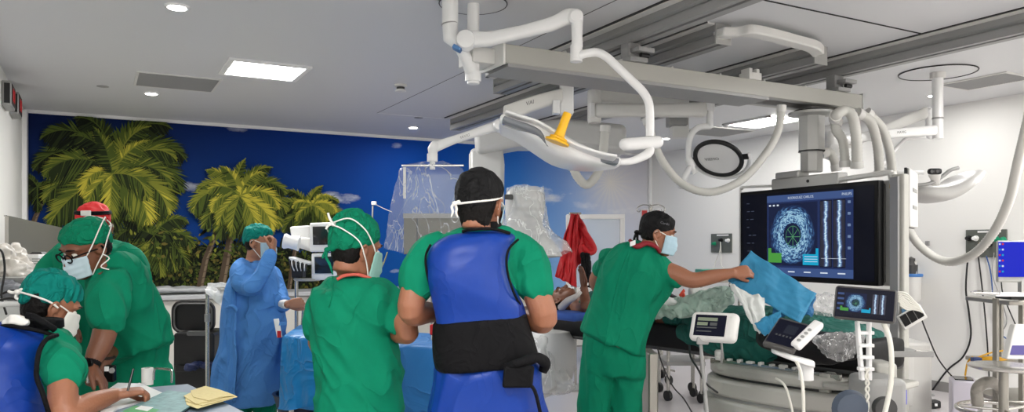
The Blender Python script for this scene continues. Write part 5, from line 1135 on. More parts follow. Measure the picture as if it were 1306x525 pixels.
def table_drape(name, cs, m, hang, label, seed):
    mb = MB(); n = 26; per = []; ctr = sum((c for c in cs), Vector())/len(cs)
    for i in range(len(cs)):
        a, b_ = cs[i], cs[(i+1) % len(cs)]
        for k in range(n): per.append(a.lerp(b_, k/n))
    rs = []; N_ = len(per)
    for lv, (dz, sp) in enumerate(((.012, -.012), (.006, .006), (-.01, .014), (-.08, .02), (-.18, .03), (-.3, .04), (-.42, .05), (-hang, .06))):
        r_ = []
        for j, p in enumerate(per):
            o_ = (p-ctr); o_.z = 0; o_.normalize(); k = min(1, max(0, -dz)/.2)
            wv = (noise.noise(Vector((p.x*5, p.y*5, seed)))*.05+noise.noise(Vector((p.x*12, p.y*12, dz*2+seed)))*.02)*k
            hh = dz if lv < 7 else -hang+noise.noise(Vector((p.x*3, p.y*3, seed)))*.08
            q = p+o_*(sp+wv); q.z = cs[0].z+hh; r_.append(q)
        rs.append(r_)
    b0 = [mb.addv(r) for r in rs]
    for i in range(len(rs)-1):
        for j in range(N_): mb.face(b0[i]+j, b0[i]+(j+1) % N_, b0[i+1]+(j+1) % N_, b0[i+1]+j)
    ci = mb.addv([Vector((ctr.x, ctr.y, cs[0].z+.014))])
    for j in range(N_): mb.face(b0[0]+j, b0[0]+(j+1) % N_, ci)
    return mb.build(name, m, label=label, cat='drape', smooth=60)
cm1 = c1.lerp(c2, .28); cm4 = c4.lerp(c3, .28)
table_drape('table_drape', [c1, cm1, cm4, c4], m_cy, .40, 'shiny cyan drape over the left end of the instrument table', 2)
table_drape('table_drape', [cm1.lerp(c2, .03), c2, c3, cm4.lerp(c3, .03)], m_cy2, .62, 'matt blue drape over the right of the instrument table between the two men', 6)
t = emp('waste_basin', P(386, 560, 4.7)-UP*P(386, 560, 4.7).z, 'dark blue plastic lined round basin below the cyan drape', 'basin')
c = P(388, 500, 4.95); mb = MB(); mb.lathe(Vector((c.x, c.y, .35)), UP, [(.001, 0), (.14, 0), (.19, .18), (.2, .2), (.18, .2), (.13, .02), (.001, .02)], 32); mb.build('basin', mat('navy_plastic', lin(20,36,66), .35), t)
for k in range(4):
    a = PI/4+PI/2*k; MB().cyl(Vector((c.x, c.y, .38)), (c.x+math.cos(a)*.2, c.y+math.sin(a)*.2, .03), .012, 8).build('leg', m_steel, t)
MB().tube([P(796-0, 0, 0)]*2 if 0 else [P(552, 372, 4.6), P(552, 438, 4.5)], .012, 8).build('steel_rod', m_steel, label='thin steel rod standing between green man and blue-vested man', cat='rod')
MB().obox(P(553, 420, 4.4), RT*.02, FW*.02, UP*.03).build('red_clamp', m_red, label='small red clamp on the steel rod beside the blue-vested man', cat='clamp', bevel=.006)

# --- monitor cluster on a pole by the gowned man
t = emp('monitor_tower', P(388, 560, 5.6)-UP*P(388, 560, 5.6).z, 'pole-mounted cluster of two old white monitors beside the gowned man', 'monitor stand')
c = P(378, 0, 5.6); pz = P(0, 380, 5.6).z
MB().cyl((c.x, c.y, .06), (c.x, c.y, P(0, 345, 5.6).z), .014, 14).build('pole', m_steel, t)
MB().cyl((c.x, c.y, .06), (c.x+.05, c.y, P(0, 390, 5.6).z), .01, 10).build('pole', m_steel, t)
for k in range(5):
    a = 2*PI*k/5; MB().cyl((c.x, c.y, .09), (c.x+math.cos(a)*.28, c.y+math.sin(a)*.28, .05), .016, 8).build('leg', m_steel, t)
def mon(x0, x1, y0, y1, sk, nm, parent, dd=5.55):
    q = [P(x0, y0, dd), P(x1, y0+sk, dd-.12), P(x1, y1+sk*.0, dd-.12), P(x0, y1, dd)]
    MB().prism(q, FW*.06).build(nm, m_white, parent, bevel=.01, seg=3)
    ins = [q[0].lerp(q[2], .13), q[1].lerp(q[3], .13), q[2].lerp(q[0], .15), q[3].lerp(q[1], .15)]
    ins[2].z += .02; ins[3].z += .02
    MB().prism([p-FW*.006 for p in ins], FW*.004).build('screen', m_screen_off, parent, smooth=0)
mon(395, 425, 284, 321, -.5, 'upper_monitor', t); mon(397, 430, 323, 357, -1, 'lower_monitor', t)
MB().prism([P(369, 289, 5.6), P(394, 287, 5.7), P(396, 306, 5.7), P(371, 303, 5.6)], FW*.2).build('rear_housing', m_white, t, bevel=.012)
mb = MB(); mb.lathe(P(362, 307, 5.5), (RT-UP*.18+FW*.1).normalized(), [(.001, 0), (.052, 0), (.056, .01), (.045, .04), (.05, .09), (.056, .11), (.001, .112)], 28); mb.build('camera_hood', m_white, t)
mb = MB(); mb.loft([(P(382, 309, 5.6), UP*.04, FW*.04), (P(396, 312, 5.65), UP*.05, FW*.04)], cap=(.01, .01)); mb.build('hinge', m_off, t)
MB().prism([P(368, 327, 5.5), P(394, 334, 5.5), P(394, 338, 5.5), P(368, 331, 5.5)], FW*.12).build('bracket_shelf', m_white, t, bevel=.006)
for i in range(9): MB().tube([P(369+i*2.8, 330+i*.8, 5.49), P(370+i*2.6, 338+i*.5, 5.47), P(373+i*2.2, 345, 5.5)], .004, 6, smooth=3).build('hanging_lead', m_white if i % 2 else m_black, t)
MB().obox(P(381, 345, 5.6), RT*.04, FW*.05, UP*.05).build('connector_block', m_black, t, bevel=.006)
MB().lathe(P(392, 356, 5.6), UP, [(.001, -.01), (.09, -.01), (.1, 0), (.1, .006), (.001, .008)]).build('swivel_plate', m_alu, t)
# stand with a hook and cord in front of the mural
t = emp('cord_stand', P(465, 470, 6.8)-UP*P(465, 470, 6.8).z, 'thin pole with small clip and cord in front of the blue mural', 'pole stand')
MB().cyl(P(469, 520, 6.8), P(475.5, 261, 6.8), .007, 8).build('pole', m_grey, t)
MB().obox(P(477, 259, 6.8), RT*.022, FW*.015, UP*.016).build('clip', m_off, t, bevel=.004)
MB().tube([P(478, 260, 6.8), P(490, 266, 6.5), P(500, 270, 6.2)], .003, 6, smooth=4).build('cord', m_grey, t)
MB().lathe(Vector((P(469, 520, 6.8).x, P(469, 520, 6.8).y, 0)), UP, [(.2, 0), (.2, .02), (.02, .04), (.001, .04)]).build('foot', m_grey, t)
cable([(494,322,6.3),(487,340,6.3),(476,352,6.2),(464,358,6.1)], .006, mat('olive_tube', lin(150,150,110), .5), 'curved pale tube right of the green man\'s mask')
# --- long low counter along the mural
m_count = mat('counter_grey', lin(176,178,180), .45); m_cab = mat('cabinet_front', lin(208,206,198), .5)
t = emp('wall_counter', (2.2, 9.2, 0), 'pale grey counter with plain fronts running along the foot of the mural', 'counter')
zt_ = onY(300, 374, 8.9).z
MB().box((XL+.06, 8.85, zt_-.05), (5.2, YB-.02, zt_)).build('worktop', m_count, t, bevel=.01)
for i in range(6):
    x0 = XL+.1+i*.95; MB().box((x0, 8.93, .1), (x0+.93, 8.96, zt_-.06)).build('door', m_cab, t, bevel=.004)
MB().box((XL+.06, 8.96, .1), (5.2, YB-.02, zt_-.05)).build('carcass', m_cab, t)
for i, (x, w_) in enumerate(((213, 20), (238, 26), (262, 12))):
    sheet_obj('grey_bundle', [(onY(x-w_, 372, 9.1)+UP*.02, UP*.02, Vector((0, .12, 0))), (onY(x, 371, 9.1)+UP*.02, UP*.035, Vector((0, .13, 0))), (onY(x+w_, 372, 9.1)+UP*.02, UP*.02, Vector((0, .12, 0)))], m_count, ['grey folded cover on the counter, the left one behind the red-capped man', 'grey folded cover on the counter above the black bin', 'small grey folded cover on the counter beside the white cloth'][i], 'cover', disp=crumple(.01, 9, i))
# black waste bin with raised lid
t = emp('waste_bin', P(245, 560, 5.9)-UP*P(245, 560, 5.9).z, 'large black waste bin with its lid raised, between the green shirt and the blue gown', 'waste bin')
def rrect(x0, y0, x1, y1, dd, r_, n=8):
    out = []
    for cx_, cy_, a0 in ((x1-r_, y0+r_, -PI/2), (x1-r_, y1-r_, 0), (x0+r_, y1-r_, PI/2), (x0+r_, y0+r_, PI)):
        for k in range(n+1): a = a0+PI/2*k/n; out.append(P(cx_+math.cos(a)*r_, cy_+math.sin(a)*r_, dd))
    return out
m_bin = mat('black_bin_plastic', lin(16,16,17), .35)
MB().prism(rrect(218, 383, 273, 425, 6.0, 13), FW*.04).build('lid', m_bin, t, bevel=.008)
o_ = rrect(222, 387, 270, 422, 5.98, 10); MB().tube(o_, .007, 8, closed=True).build('lid_rim', mat('bin_rim_grey', lin(90,90,88), .35), t)
mb = MB(); mb.prism(rrect(221, 424, 273, 540, 5.8, 5), FW*.35); mb.build('bin_body', m_bin, t, bevel=.01)
MB().prism(rrect(238, 422, 262, 428, 5.78, 2), FW*.03).build('hinge', MATS['bin_rim_grey'], t, bevel=.003)
MB().prism([P(222, 466, 5.76), P(272, 466, 5.76), P(270, 474, 5.76), P(224, 474, 5.76)], FW*.04).build('front_ledge', m_bin, t, bevel=.004)
for x in (228, 266): MB().cyl(P(x, 595, 5.9), P(x+2, 595, 5.9), .05, 16).build('wheel', m_black, t)
sheet_obj('blue_liner', [(P(246, 468, 5.7), RT*.05, FW*.05), (P(256, 463, 5.7), RT*.08, FW*.06), (P(268, 468, 5.7), RT*.04, FW*.04)], mat('navy_liner', lin(20,36,80), .5), 'dark blue liner bag crumpled on the ledge of the black bin', 'bag', disp=crumple(.02, 14), voxel=.007)
t = emp('overbed_stand', P(264, 540, 5.5)-UP*P(264, 540, 5.5).z, 'steel pole table draped with a white cloth beside the gowned man', 'side table')
c = P(264.5, 0, 5.5); MB().cyl((c.x, c.y, .05), (c.x, c.y, P(0, 372, 5.5).z), .014, 14).build('pole', m_steel, t)
MB().cyl((c.x, c.y, P(0, 410, 5.5).z), (c.x, c.y, P(0, 400, 5.5).z), .02, 14).build('pole_collar', m_grey, t)
MB().prism([P(262, 366, 5.5), P(300, 366, 5.3), P(300, 361, 6.0), P(268, 361, 6.0)], -UP*.02).build('tray', m_steel, t)
MB().obox(Vector((c.x, c.y, .04)), RT*.25, FW*.03, UP*.02).build('foot', m_steel, t)
drape('white_cloth', [P(264, 361, 5.45), P(298, 360, 5.4), P(284, 392, 5.4), P(262, 374, 5.4)], m_white, 'white cloth hanging over the corner of the pole table', 'cloth', amp=.02, seed=11)

# --- left bench with steel back plate and clutter
t = emp('steel_splashback_bench', (-.3, 4.6, 0), 'white work bench with a tall brushed steel back plate at the left edge', 'workbench')
a, b_ = P(6, 275, 4.9), P(84, 292, 6.6); a2, b2 = P(6, 360, 4.9), P(84, 345, 6.6)
MB().prism([a, b_, b2, a2], Vector((.02, .01, 0))).build('back_plate', m_steelm, t, smooth=0)
MB().tube([a, b_], .006, 8).build('plate_edge', m_steel, t)
zz = P(0, 352, 4.4).z
MB().prism([P(-40, 354, 4.3), P(30, 354, 4.3), P(90, 343, 5.9), P(20, 343, 5.9)], -UP*.03).build('shelf', m_grey, t)
MB().prism([P(-40, 382, 4.2), P(46, 384, 4.2), P(90, 366, 5.4), P(20, 366, 5.4)], -UP*.03).build('lower_shelf', m_off, t)
MB().prism([P(-40, 386, 4.2), P(40, 386, 4.2), P(40, 640, 4.2), P(-40, 640, 4.2)], FW*.3).build('cabinet_body', m_white, t)
MB().cyl(P(0, 388, 4.1), P(40, 387, 4.1), .015, 12).build('front_rail', m_white, t)
m_wrap = mat('milky_wrap', lin(214,208,200), .35, bump=.8, bscale=16)
sheet_obj('plastic_bundle', [(P(x, y, 4.6), UP*h, FW*.10) for x, y, h in ((-4,344,.05),(8,338,.07),(14,333,.10),(24,342,.06),(36,347,.04),(42,350,.02))], m_wrap, 'crumpled milky plastic wrap on the shelf at the left edge', 'plastic wrap', disp=crumple(.045, 15, 3), voxel=.006)
t = emp('drug_carton', P(46, 350, 4.7), 'small white printed carton beside the plastic wrap', 'box')
MB().obox(P(46, 337, 4.7), RT*.04, FW*.04, UP*.062).build('carton', m_white, t, bevel=.004)
for k in range(5): MB().obox(P(46, 330+k*3, 4.656), RT*.025, FW*.001, UP*.003).build('print_line', m_grey, t)
MB().prism([P(37, 324, 4.7), P(41, 321, 4.7), P(52, 321, 4.7), P(54, 324, 4.7)], FW*.05).build('flap', m_dgrey, t)
soft_box('blue_case', P(15, 357, 4.5), .13, .10, .022, mat('case_blue', lin(30,90,150), .4), 'flat blue case under the plastic wrap at the left', 'case')
soft_box('black_case', P(22, 364, 4.45), .16, .10, .02, m_black, 'flat black case under the blue case at the left', 'case')
soft_box('white_carton', P(38, 368, 4.4), .05, .05, .045, m_white, 'little white box right of the black case at the left', 'box')
sheet_obj('cable_heap', [(P(x, y, 4.3), UP*h, FW*.09) for x, y, h in ((-6,374,.04),(10,371,.05),(26,374,.045),(40,378,.03))], mat('silver_grey_foil', lin(120,122,128), .35), 'heap of grey wrapped leads at the left edge of the bench', 'wrapped leads', disp=crumple(.03, 16, 1), voxel=.006)
for i, pts in enumerate(([(-5,316,4.2),(3,322,4.2),(6,345,4.2),(2,375,4.15),(8,400,4.1)], [(-5,378,4.15),(15,370,4.15),(34,374,4.1),(48,379,4.1)], [(-5,384,4.1),(12,380,4.1),(30,383,4.1),(46,380,4.1)])):
    cable(pts, .006, m_bc, ['black cable hanging down at the extreme left edge', 'upper black cable lying across the bench at the left', 'lower black cable lying across the bench at the left'][i])
# red box lights high on the left wall
for k, (x, y, dd, L_) in enumerate(((4, 122, 6.0, 'red-lit square timer box on the left wall, the nearer of the two'), (14, 134, 6.7, 'red-lit square timer box on the left wall, the farther of the two'))):
    yy = dd*.878-(x-653)/973*dd*-.479*-1; c = onX(x, y, XL); t = emp('wall_indicator', (XL+.05, c.y, c.z-.1), L_, 'wall indicator')
    MB().box((XL, c.y-.16, c.z-.10), (XL+.07, c.y+.16, c.z+.10)).build('case', m_grey, t, bevel=.01)
    MB().box((XL+.068, c.y-.14, c.z-.08), (XL+.074, c.y+.14, c.z+.08)).build('face', m_black, t)
    MB().box((XL+.02, c.y-.164, c.z-.08), (XL+.06, c.y-.159, c.z+.08)).build('side_face', m_black, t)
    for q_ in (-.05, .05): MB().box((XL+.074, c.y+q_-.03, c.z-.05), (XL+.077, c.y+q_+.03, c.z+.05)).build('red_figure', E('indicator_red', (150,20,24), .8), t)
# ================================================================ people
m_skinA = mat('skin_tan', lin(152,100,74), .5, sss=.08, bump=.12, bscale=120)
m_skinB = mat('skin_brown', lin(116,72,50), .5, sss=.05, bump=.12, bscale=120)
m_skinC = mat('skin_light', lin(164,114,88), .5, sss=.08, bump=.12, bscale=120)
m_scrub = mat('green_scrub_cotton', lin(0,122,90), .85, spec=.2, var=.05, vscale=14, wr=(4.5, .026), stretch=(1, 1, .55))
m_scrub2 = mat('green_cap_cotton', lin(0,118,86), .85, spec=.2, wr=(16, .02))
m_teal2 = mat('teal_cap_cotton', lin(2,118,108), .85, spec=.2, wr=(16, .02))
m_capb = mat('black_cap_cotton', lin(11,11,13), .75, spec=.25, wr=(12, .02))
m_gown = mat('blue_gown_nonwoven', lin(78,134,202), .8, spec=.25, wr=(5, .028))
m_vest = mat('royal_blue_vinyl', lin(8,54,142), .42, spec=.3, wr=(4, .012))
m_hair = mat('black_hair', lin(12,9,8), .6, spec=.2, bump=.6, bscale=90)
m_mask = mat('pale_blue_mask', lin(176,206,220), .75, bump=.2, bscale=60)
m_maskw = mat('white_strap', lin(232,230,224), .7)
m_eye = mat('eye_white', lin(225,220,212), .2); m_iris = mat('dark_iris', lin(28,18,12), .15)
m_lip = mat('lip', lin(150,84,74), .45)
m_tblack = mat('black_binding', lin(9,9,12), .8, spec=.2, wr=(9, .01))

def headM(px, py, d, yaw, pitch=0, roll=0, s=1.0):
    a = math.radians(yaw); f = FW*math.cos(a)+RT*math.sin(a); r = Vector((f.y, -f.x, 0)); u = Vector((0, 0, 1))
    R = Matrix.Rotation(math.radians(-pitch), 3, r); f = R @ f; u = R @ u
    R = Matrix.Rotation(math.radians(roll), 3, f); r = R @ r; u = R @ u
    c = P(px, py, d); f *= s; r *= s; u *= s
    return Matrix(((r[0],f[0],u[0],c[0]),(r[1],f[1],u[1],c[1]),(r[2],f[2],u[2],c[2]),(0,0,0,1)))
def add_head(b, M, neck=None):
    X = lambda x, y, z: M @ Vector((x, y, z)); R = M.to_3x3(); rx, fy, uz = R.col[0], R.col[1], R.col[2]
    prof = [(-.116,.078,.035,.022),(-.104,.088,.0,.040),(-.085,.090,-.03,.052),(-.065,.091,-.05,.058),(-.04,.090,-.072,.064),(-.012,.088,-.088,.068),
            (.015,.089,-.097,.073),(.04,.092,-.101,.076),(.065,.084,-.099,.075),(.088,.066,-.086,.064),(.105,.040,-.062,.045)]
    b.loft([(X(0, (yf+yb)/2, z), rx*w_, fy*(yf-yb)/2) for z, yf, yb, w_ in prof], n=32, cap=(.012, .014), sm=2, p=2.15)
    # nose, brows, lips, cheek bones, chin
    b.tube([X(0, .086, .014), X(0, .097, -.006), X(0, .112, -.030), X(0, .108, -.040)], [.008, .010, .013, .010], 12, rnd=True, smooth=3)
    for k in (-1, 1):
        b.ell(X(k*.012, .098, -.036), rx*.009, fy*.012, uz*.008)
        b.tube([X(k*.012, .092, .030), X(k*.034, .089, .034), X(k*.056, .070, .026)], [.008, .009, .007], 10, rnd=True)
        b.ell(X(k*.042, .066, -.025), rx*.022, fy*.022, uz*.018)
        b.tube([X(k*.0, .095, -.062), X(k*.014, .091, -.063), X(k*.024, .083, -.064)], [.006, .006, .004], 8, rnd=True)
        b.tube([X(k*.0, .094, -.073), X(k*.012, .090, -.073), X(k*.021, .083, -.070)], [.0065, .006, .004], 8, rnd=True)
        # ear: rim curve, bowl and lobe
        ex = k*.078
        b.tube([X(ex*.96, .006, -.004), X(ex*1.06, .0, .014), X(ex*1.16, -.014, .018), X(ex*1.20, -.027, .006), X(ex*1.15, -.026, -.018), X(ex*1.03, -.012, -.036), X(ex*.97, .0, -.042)], [.006, .006, .006, .0055, .006, .008, .006], 8, rnd=True, smooth=3)
        b.ell(X(ex*1.0, -.010, -.010), rx*.008, fy*.014+rx*.004*k, uz*.022)
        b.ell(X(ex*.99, .006, -.012), rx*.006, fy*.006, uz*.008)
    b.ell(X(0, .082, -.104), rx*.018, fy*.014, uz*.013)
    if neck: b.loft([(X(0, -.020, -.045), rx*.056, fy*.060), (X(0, -.026, -.09), rx*.055, fy*.058)]+[(c, rx.normalized()*w_, Vector((fy.x, fy.y, 0)).normalized()*t_) for c, w_, t_ in neck], n=24, cap=(.01, .01), sm=3, p=2)
def add_hand(b, wr, dv, pn, th=1, curl=(.3,.3,.3), thumb=(.7, .7, .2), s=1.0, spread=.08):
    dv = dv.normalized(); pn = (pn-dv*pn.dot(dv)).normalized(); sv = dv.cross(pn).normalized()*th
    b.loft([(wr-dv*.01*s, sv*.027*s, pn*.019*s), (wr+dv*.03*s, sv*.036*s, pn*.017*s), (wr+dv*.07*s, sv*.041*s, pn*.014*s), (wr+dv*.092*s, sv*.040*s, pn*.011*s)], n=20, cap=(.01, .008), sm=2, p=2.6)
    b.ell(wr+dv*.035*s+sv*.022*s+pn*.008*s, dv*.03*s, sv*.018*s, pn*.014*s)
    for i, (o_, L, r_) in enumerate(((.030,.070,.0092),(.010,.078,.0095),(-.010,.072,.0090),(-.029,.056,.0080))):
        p = wr+dv*(.086-.004*abs(i-1))*s+sv*o_*s; dd = (dv+sv*o_*spread*20/1.0*.12).normalized(); pts = [p-dv*.012*s, p]; a = 0
        for k, fr in enumerate((.44, .32, .24)):
            a = curl[k] if not isinstance(curl[0], (list, tuple)) else curl[i][k]
            ax = dd.cross(pn).normalized(); dd = Matrix.Rotation(a, 3, ax) @ dd; pn_l = pn; p = p+dd*L*fr*s; pts.append(p)
            pn = (pn-dd*pn.dot(dd)).normalized() if pn.cross(dd).length > .2 else Matrix.Rotation(a, 3, ax) @ pn
        b.tube(pts, [r_*s, r_*1.02*s, r_*.95*s, r_*.88*s, r_*.75*s], 10, rnd=True, smooth=3)
        pn = sv.cross(dv).normalized()*(1 if sv.cross(dv).dot(pn) > 0 or True else -1)
        pn = (sv*th).cross(dv)*1.0; pn = pn.normalized()
    q = wr+dv*.022*s+sv*.024*s; t1 = (dv*thumb[0]+sv*thumb[1]+pn*thumb[2]).normalized(); t2 = (dv*1.0+sv*thumb[1]*.35+pn*thumb[2]*1.4).normalized()
    b.tube([q, q+t1*.042*s, q+t1*.042*s+t2*.030*s, q+t1*.042*s+t2*.054*s], [.014*s, .0115*s, .0105*s, .0085*s], 12, rnd=True, smooth=3)
def arm(b, pts, rs, n=18): b.tube(pts, rs, n, rnd=True, smooth=5)
def make_body(name, b, m, root, voxel=.005): return cloth(b, name, m, root, voxel=voxel, it=3)
def cap_part(M, root, m, name='surgical_cap', tall=0, amp=.004, seed=0, band=None, s=1.0, back=0, lift=0):
    X = lambda x, y, z: M @ Vector((x, y, z)); R = M.to_3x3(); rx, fy, uz = R.col[0]*s, R.col[1]*s, R.col[2]*s
    b = MB(); L_ = [(-.010-back*.2,.020+lift,.081,.097,.040),(-.014-back*.4,.050+lift,.085,.102,.028),(-.020-back*.7,.084+tall*.4,.079,.096,.016),(-.026-back,.112+tall*.8,.060,.074,.008),(-.028-back,.128+tall,.032,.040,.004)]
    b.loft([(X(0, y, z), rx*w_, fy*v_+uz*t_) for y, z, w_, v_, t_ in L_], n=36, cap=(.006, .008), sm=4, p=2.15)
    global CAPO
    CAPO = cloth(b, name, m, root, voxel=.0055, it=3, disp=folds(uz, amp, 22, seed, .3)); return CAPO
def hair_part(M, root, top=.05, bot=-.075, m=None):
    X = lambda x, y, z: M @ Vector((x, y, z)); R = M.to_3x3(); rx, fy, uz = R.col[0], R.col[1], R.col[2]
    b = MB(); b.loft([(X(0, -.034, top), rx*.077, fy*.069), (X(0, -.036, .015), rx*.0765, fy*.068), (X(0, -.038, -.015), rx*.073, fy*.062), (X(0, -.040, -.045), rx*.064, fy*.050), (X(0, -.040, bot), rx*.052, fy*.036)], n=30, cap=(.004, .01), sm=3, p=2.2)
    return cloth(b, 'hair', m or m_hair, root, voxel=.0055, it=2, disp=folds(uz, .0015, 80, 3, .5))
def eyes_part(M, root):
    X = lambda x, y, z: M @ Vector((x, y, z)); s = M.to_scale()[0]
    for k in (-1, 1):
        c = X(k*.031, .078, .006); e = MB(); e.ell(c, M.to_3x3().col[0]*.0135, M.to_3x3().col[1]*.0125, M.to_3x3().col[2]*.009); e.build('eye', m_eye, root)
        e = MB(); q = X(k*.031, .0885, .005); e.ell(q, M.to_3x3().col[0]*.006, M.to_3x3().col[1]*.0028, M.to_3x3().col[2]*.006); e.build('iris', m_iris, root)
        e = MB(); e.tube([X(k*.012, .097, .030), X(k*.034, .097, .036), X(k*.054, .080, .030)], [.002, .004, .002], 8, smooth=3); e.build('eyebrow', m_hair, root)
def mask_part(M, root, m=None, straps='loops', z0=-.106, z1=.000, drop=0, wrap=72):
    X = lambda x, y, z: M @ Vector((x, y, z-drop)); nu, nv = 26, 16; mb = MB(); g = []
    for j in range(nv+1):
        v = j/nv; z = z0+(z1-z0)*v; row = []
        for i in range(nu+1):
            ph = math.radians(-wrap+2*wrap*i/nu); c_ = math.cos(ph); s_ = math.sin(ph)
            a = .062+.016*v-.004*math.cos(v*PI); bfr = .104+.020*math.sin(PI*min(1, v*.9+.1))*max(0, c_)**3+.002*math.sin(v*22)
            row.append(X(a*s_*1.02, bfr*c_-.002+(.012 if abs(ph) > .9 else .008), z+(.006*c_ if v > .8 else 0)))
        g.append(row)
    b0 = [mb.addv(r) for r in g]
    for j in range(nv):
        for i in range(nu): mb.face(b0[j]+i, b0[j]+i+1, b0[j+1]+i+1, b0[j+1]+i)
    o = mb.build('face_mask', m or m_mask, root, smooth=180); sd = o.modifiers.new('thick', 'SOLIDIFY'); sd.thickness = .002; sd.offset = 0
    st = []
    for k in (-1, 1):
        e = (0 if k < 0 else nu); top_, bot_ = g[nv][e], g[0][e]
        if straps == 'loops':
            st.append([top_, X(k*.082, .004, .012), X(k*.092, -.018, .012), X(k*.090, -.028, -.012), X(k*.080, -.012, -.040), bot_])
        else:
            st.append([top_, X(k*.088, .02, .03), X(k*.095, -.03, .080), X(k*.070, -.09, .112), X(k*.01, -.126, .090)])
            st.append([bot_, X(k*.070, .02, -.06), X(k*.090, -.012, -.02), X(k*.096, -.05, .03), X(k*.062, -.108, .066), X(k*.008, -.130, .08)])
    for s_ in st: MB().tube(s_, .0028, 8, smooth=6).build('mask_strap', m_maskw, o, smooth=180)
    return g
def knot(root, c, ax, m, tails, r=.010, name='tie_knot'):
    mb = MB(); mb.ell(c, Vector((r, 0, 0)), Vector((0, r, 0)), Vector((0, 0, r*.8))); mb.build(name, m, CAPO)
    for t_ in tails: MB().tube([c]+[c+v for v in t_], [r*.45, r*.45, r*.4, r*.2][:len(t_)+1], 8, smooth=4).build('tie_end', m, CAPO, smooth=180)
def chain(px_sec, n=32, cap=(.02, .02), p=2.4):   # (lx,ly,rx,ry,d,t[,dl,dr])
    return dict(secs=[sec(*s) for s in px_sec], n=n, cap=cap, p=p)
def add(b, ch): b.loft(ch['secs'], n=ch['n'], cap=ch['cap'], sm=4, p=ch['p']); return b
def shrink(ch, k=.86): return dict(secs=[(c, u*k, v*k) for c, u, v in ch['secs']], n=24, cap=(.01, .01), p=ch['p'])
def foot(px, d): c = P(px, 400, d); return Vector((c.x, c.y, 0))
def leg_world(top, foot_, r0, r1, fw=.0):
    kn = top.lerp(foot_, .5)+FW*fw; return [top, top.lerp(kn, .5), kn, kn.lerp(foot_, .6), foot_+UP*.09], [r0, r0*.92, (r0+r1)/2*.92, r1*.95, r1]
def shoes(root, pts, yaw, m):
    a = math.radians(yaw); f = FW*math.cos(a)+RT*math.sin(a); r = Vector((f.y, -f.x, 0))
    for c in pts:
        b = MB(); b.loft([(c-f*.07+UP*.045, r*.035, UP*.045), (c+UP*.05, r*.04, UP*.05), (c+f*.09+UP*.035, r*.048, UP*.035), (c+f*.17+UP*.025, r*.04, UP*.025)], cap=(.02, .03), sm=3); b.build('shoe', m, root, smooth=180)
m_shoe = mat('clog_black', lin(28,28,30), .4)

# ---- the man in the blue lead vest and black cap, back to the camera
r = emp('person', foot(625, 2.95), 'person in blue lead vest, wide black belt and black cap, back turned, arms folded', 'person')
M = headM(613, 262, 2.9, 24, 4, 0)
b = MB(); add_head(b, M, neck=[(P(616, 292, 2.92), .062, .062), (P(616, 304, 2.93), .085, .07)])
torso = chain([(588,300,648,299,2.93,.075),(558,308,664,306,2.93,.10),(548,330,655,328,2.93,.125),(552,370,658,368,2.93,.135),(556,405,668,400,2.93,.13),(556,440,676,432,2.93,.13),(556,470,684,462,2.93,.14),(552,500,690,498,2.93,.15),(550,530,696,528,2.93,.155)])
add(b, shrink(torso, .84))
LS, LE, LW = P(545, 322, 2.93), P(524, 396, 2.88), P(566, 400, 3.14)
RS, RE, RW = P(664, 328, 2.95), P(694, 406, 2.92), P(650, 402, 3.18)
arm(b, [LS, LS.lerp(LE, .4)-RT*.008, LE-UP*.0, LE.lerp(LW, .5), LW], [.056, .052, .050, .043, .030]); arm(b, [RS, RS.lerp(RE, .4)+RT*.006, RE, RE.lerp(RW, .5), RW], [.050, .054, .052, .044, .030])
add_hand(b, LW, RT*.9+UP*.1, FW*-1, 1); add_hand(b, RW, -RT*.9+UP*.05, FW*-1, -1)
pel = P(622, 515, 2.93)
for k, fx in ((-1, 598), (1, 652)):
    q, rr = leg_world(pel+RT*.085*k, foot(fx, 2.95), .078, .045); arm(b, q, rr)
make_body('body', b, m_skinA, r)
b = MB(); b.loft([sec(586,292,650,291,2.93,.075), sec(556,306,667,305,2.93,.095), sec(548,330,662,328,2.93,.11), sec(556,380,660,376,2.93,.12)], n=30, cap=(.01,.01), sm=4)
arm(b, [P(556, 316, 2.93), P(541, 330, 2.92), P(533, 350, 2.905), P(532, 364, 2.90)], [.062, .068, .066, .064]); arm(b, [P(656, 314, 2.95), P(672, 330, 2.95), P(680, 350, 2.94), P(683, 364, 2.93)], [.060, .072, .070, .070])
cloth(b, 'scrub_top', m_scrub, r, voxel=.008, disp=folds(UP, .007, 14, 2))
b = MB(); vs = [sec(590,297,650,297,2.915,.088), (sec(566,304,658,303,2.91,.105)), sec(548,318,650,318,2.90,.128), sec(546,345,649,343,2.90,.140), sec(550,372,657,370,2.90,.143), sec(555,400,668,395,2.91,.140), sec(556,428,675,420,2.92,.137)]
b.loft(vs, n=40, cap=(.006, .01), sm=4, p=2.6)
cloth(b, 'lead_vest', m_vest, r, voxel=.008, disp=folds(RT, .006, 7, 5))
bl = lambda pts, rad=.0045: MB().tube([P(*p) for p in pts], rad, 8, smooth=5).build('black_piping', m_tblack, r, smooth=180)
bl([(549,312,2.80),(543,326,2.83),(544,345,2.83),(549,366,2.84),(554,385,2.87)]); bl([(661,305,2.83),(650,316,2.79),(646,330,2.78),(648,350,2.79),(655,372,2.80),(663,388,2.84)])
bl([(590,295,2.83),(605,292,2.80),(630,292,2.80),(650,297,2.84)], .006)
b = MB(); b.loft([sec(556,468,686,458,2.93,.140), sec(555,485,688,480,2.93,.150), sec(551,510,692,508,2.93,.160), sec(546,545,700,545,2.93,.17), sec(538,640,712,640,2.93,.19)], n=40, cap=(.02, .01), sm=4)
cloth(b, 'lead_skirt', m_vest, r, voxel=.01, disp=folds(UP, .012, 8, 9))
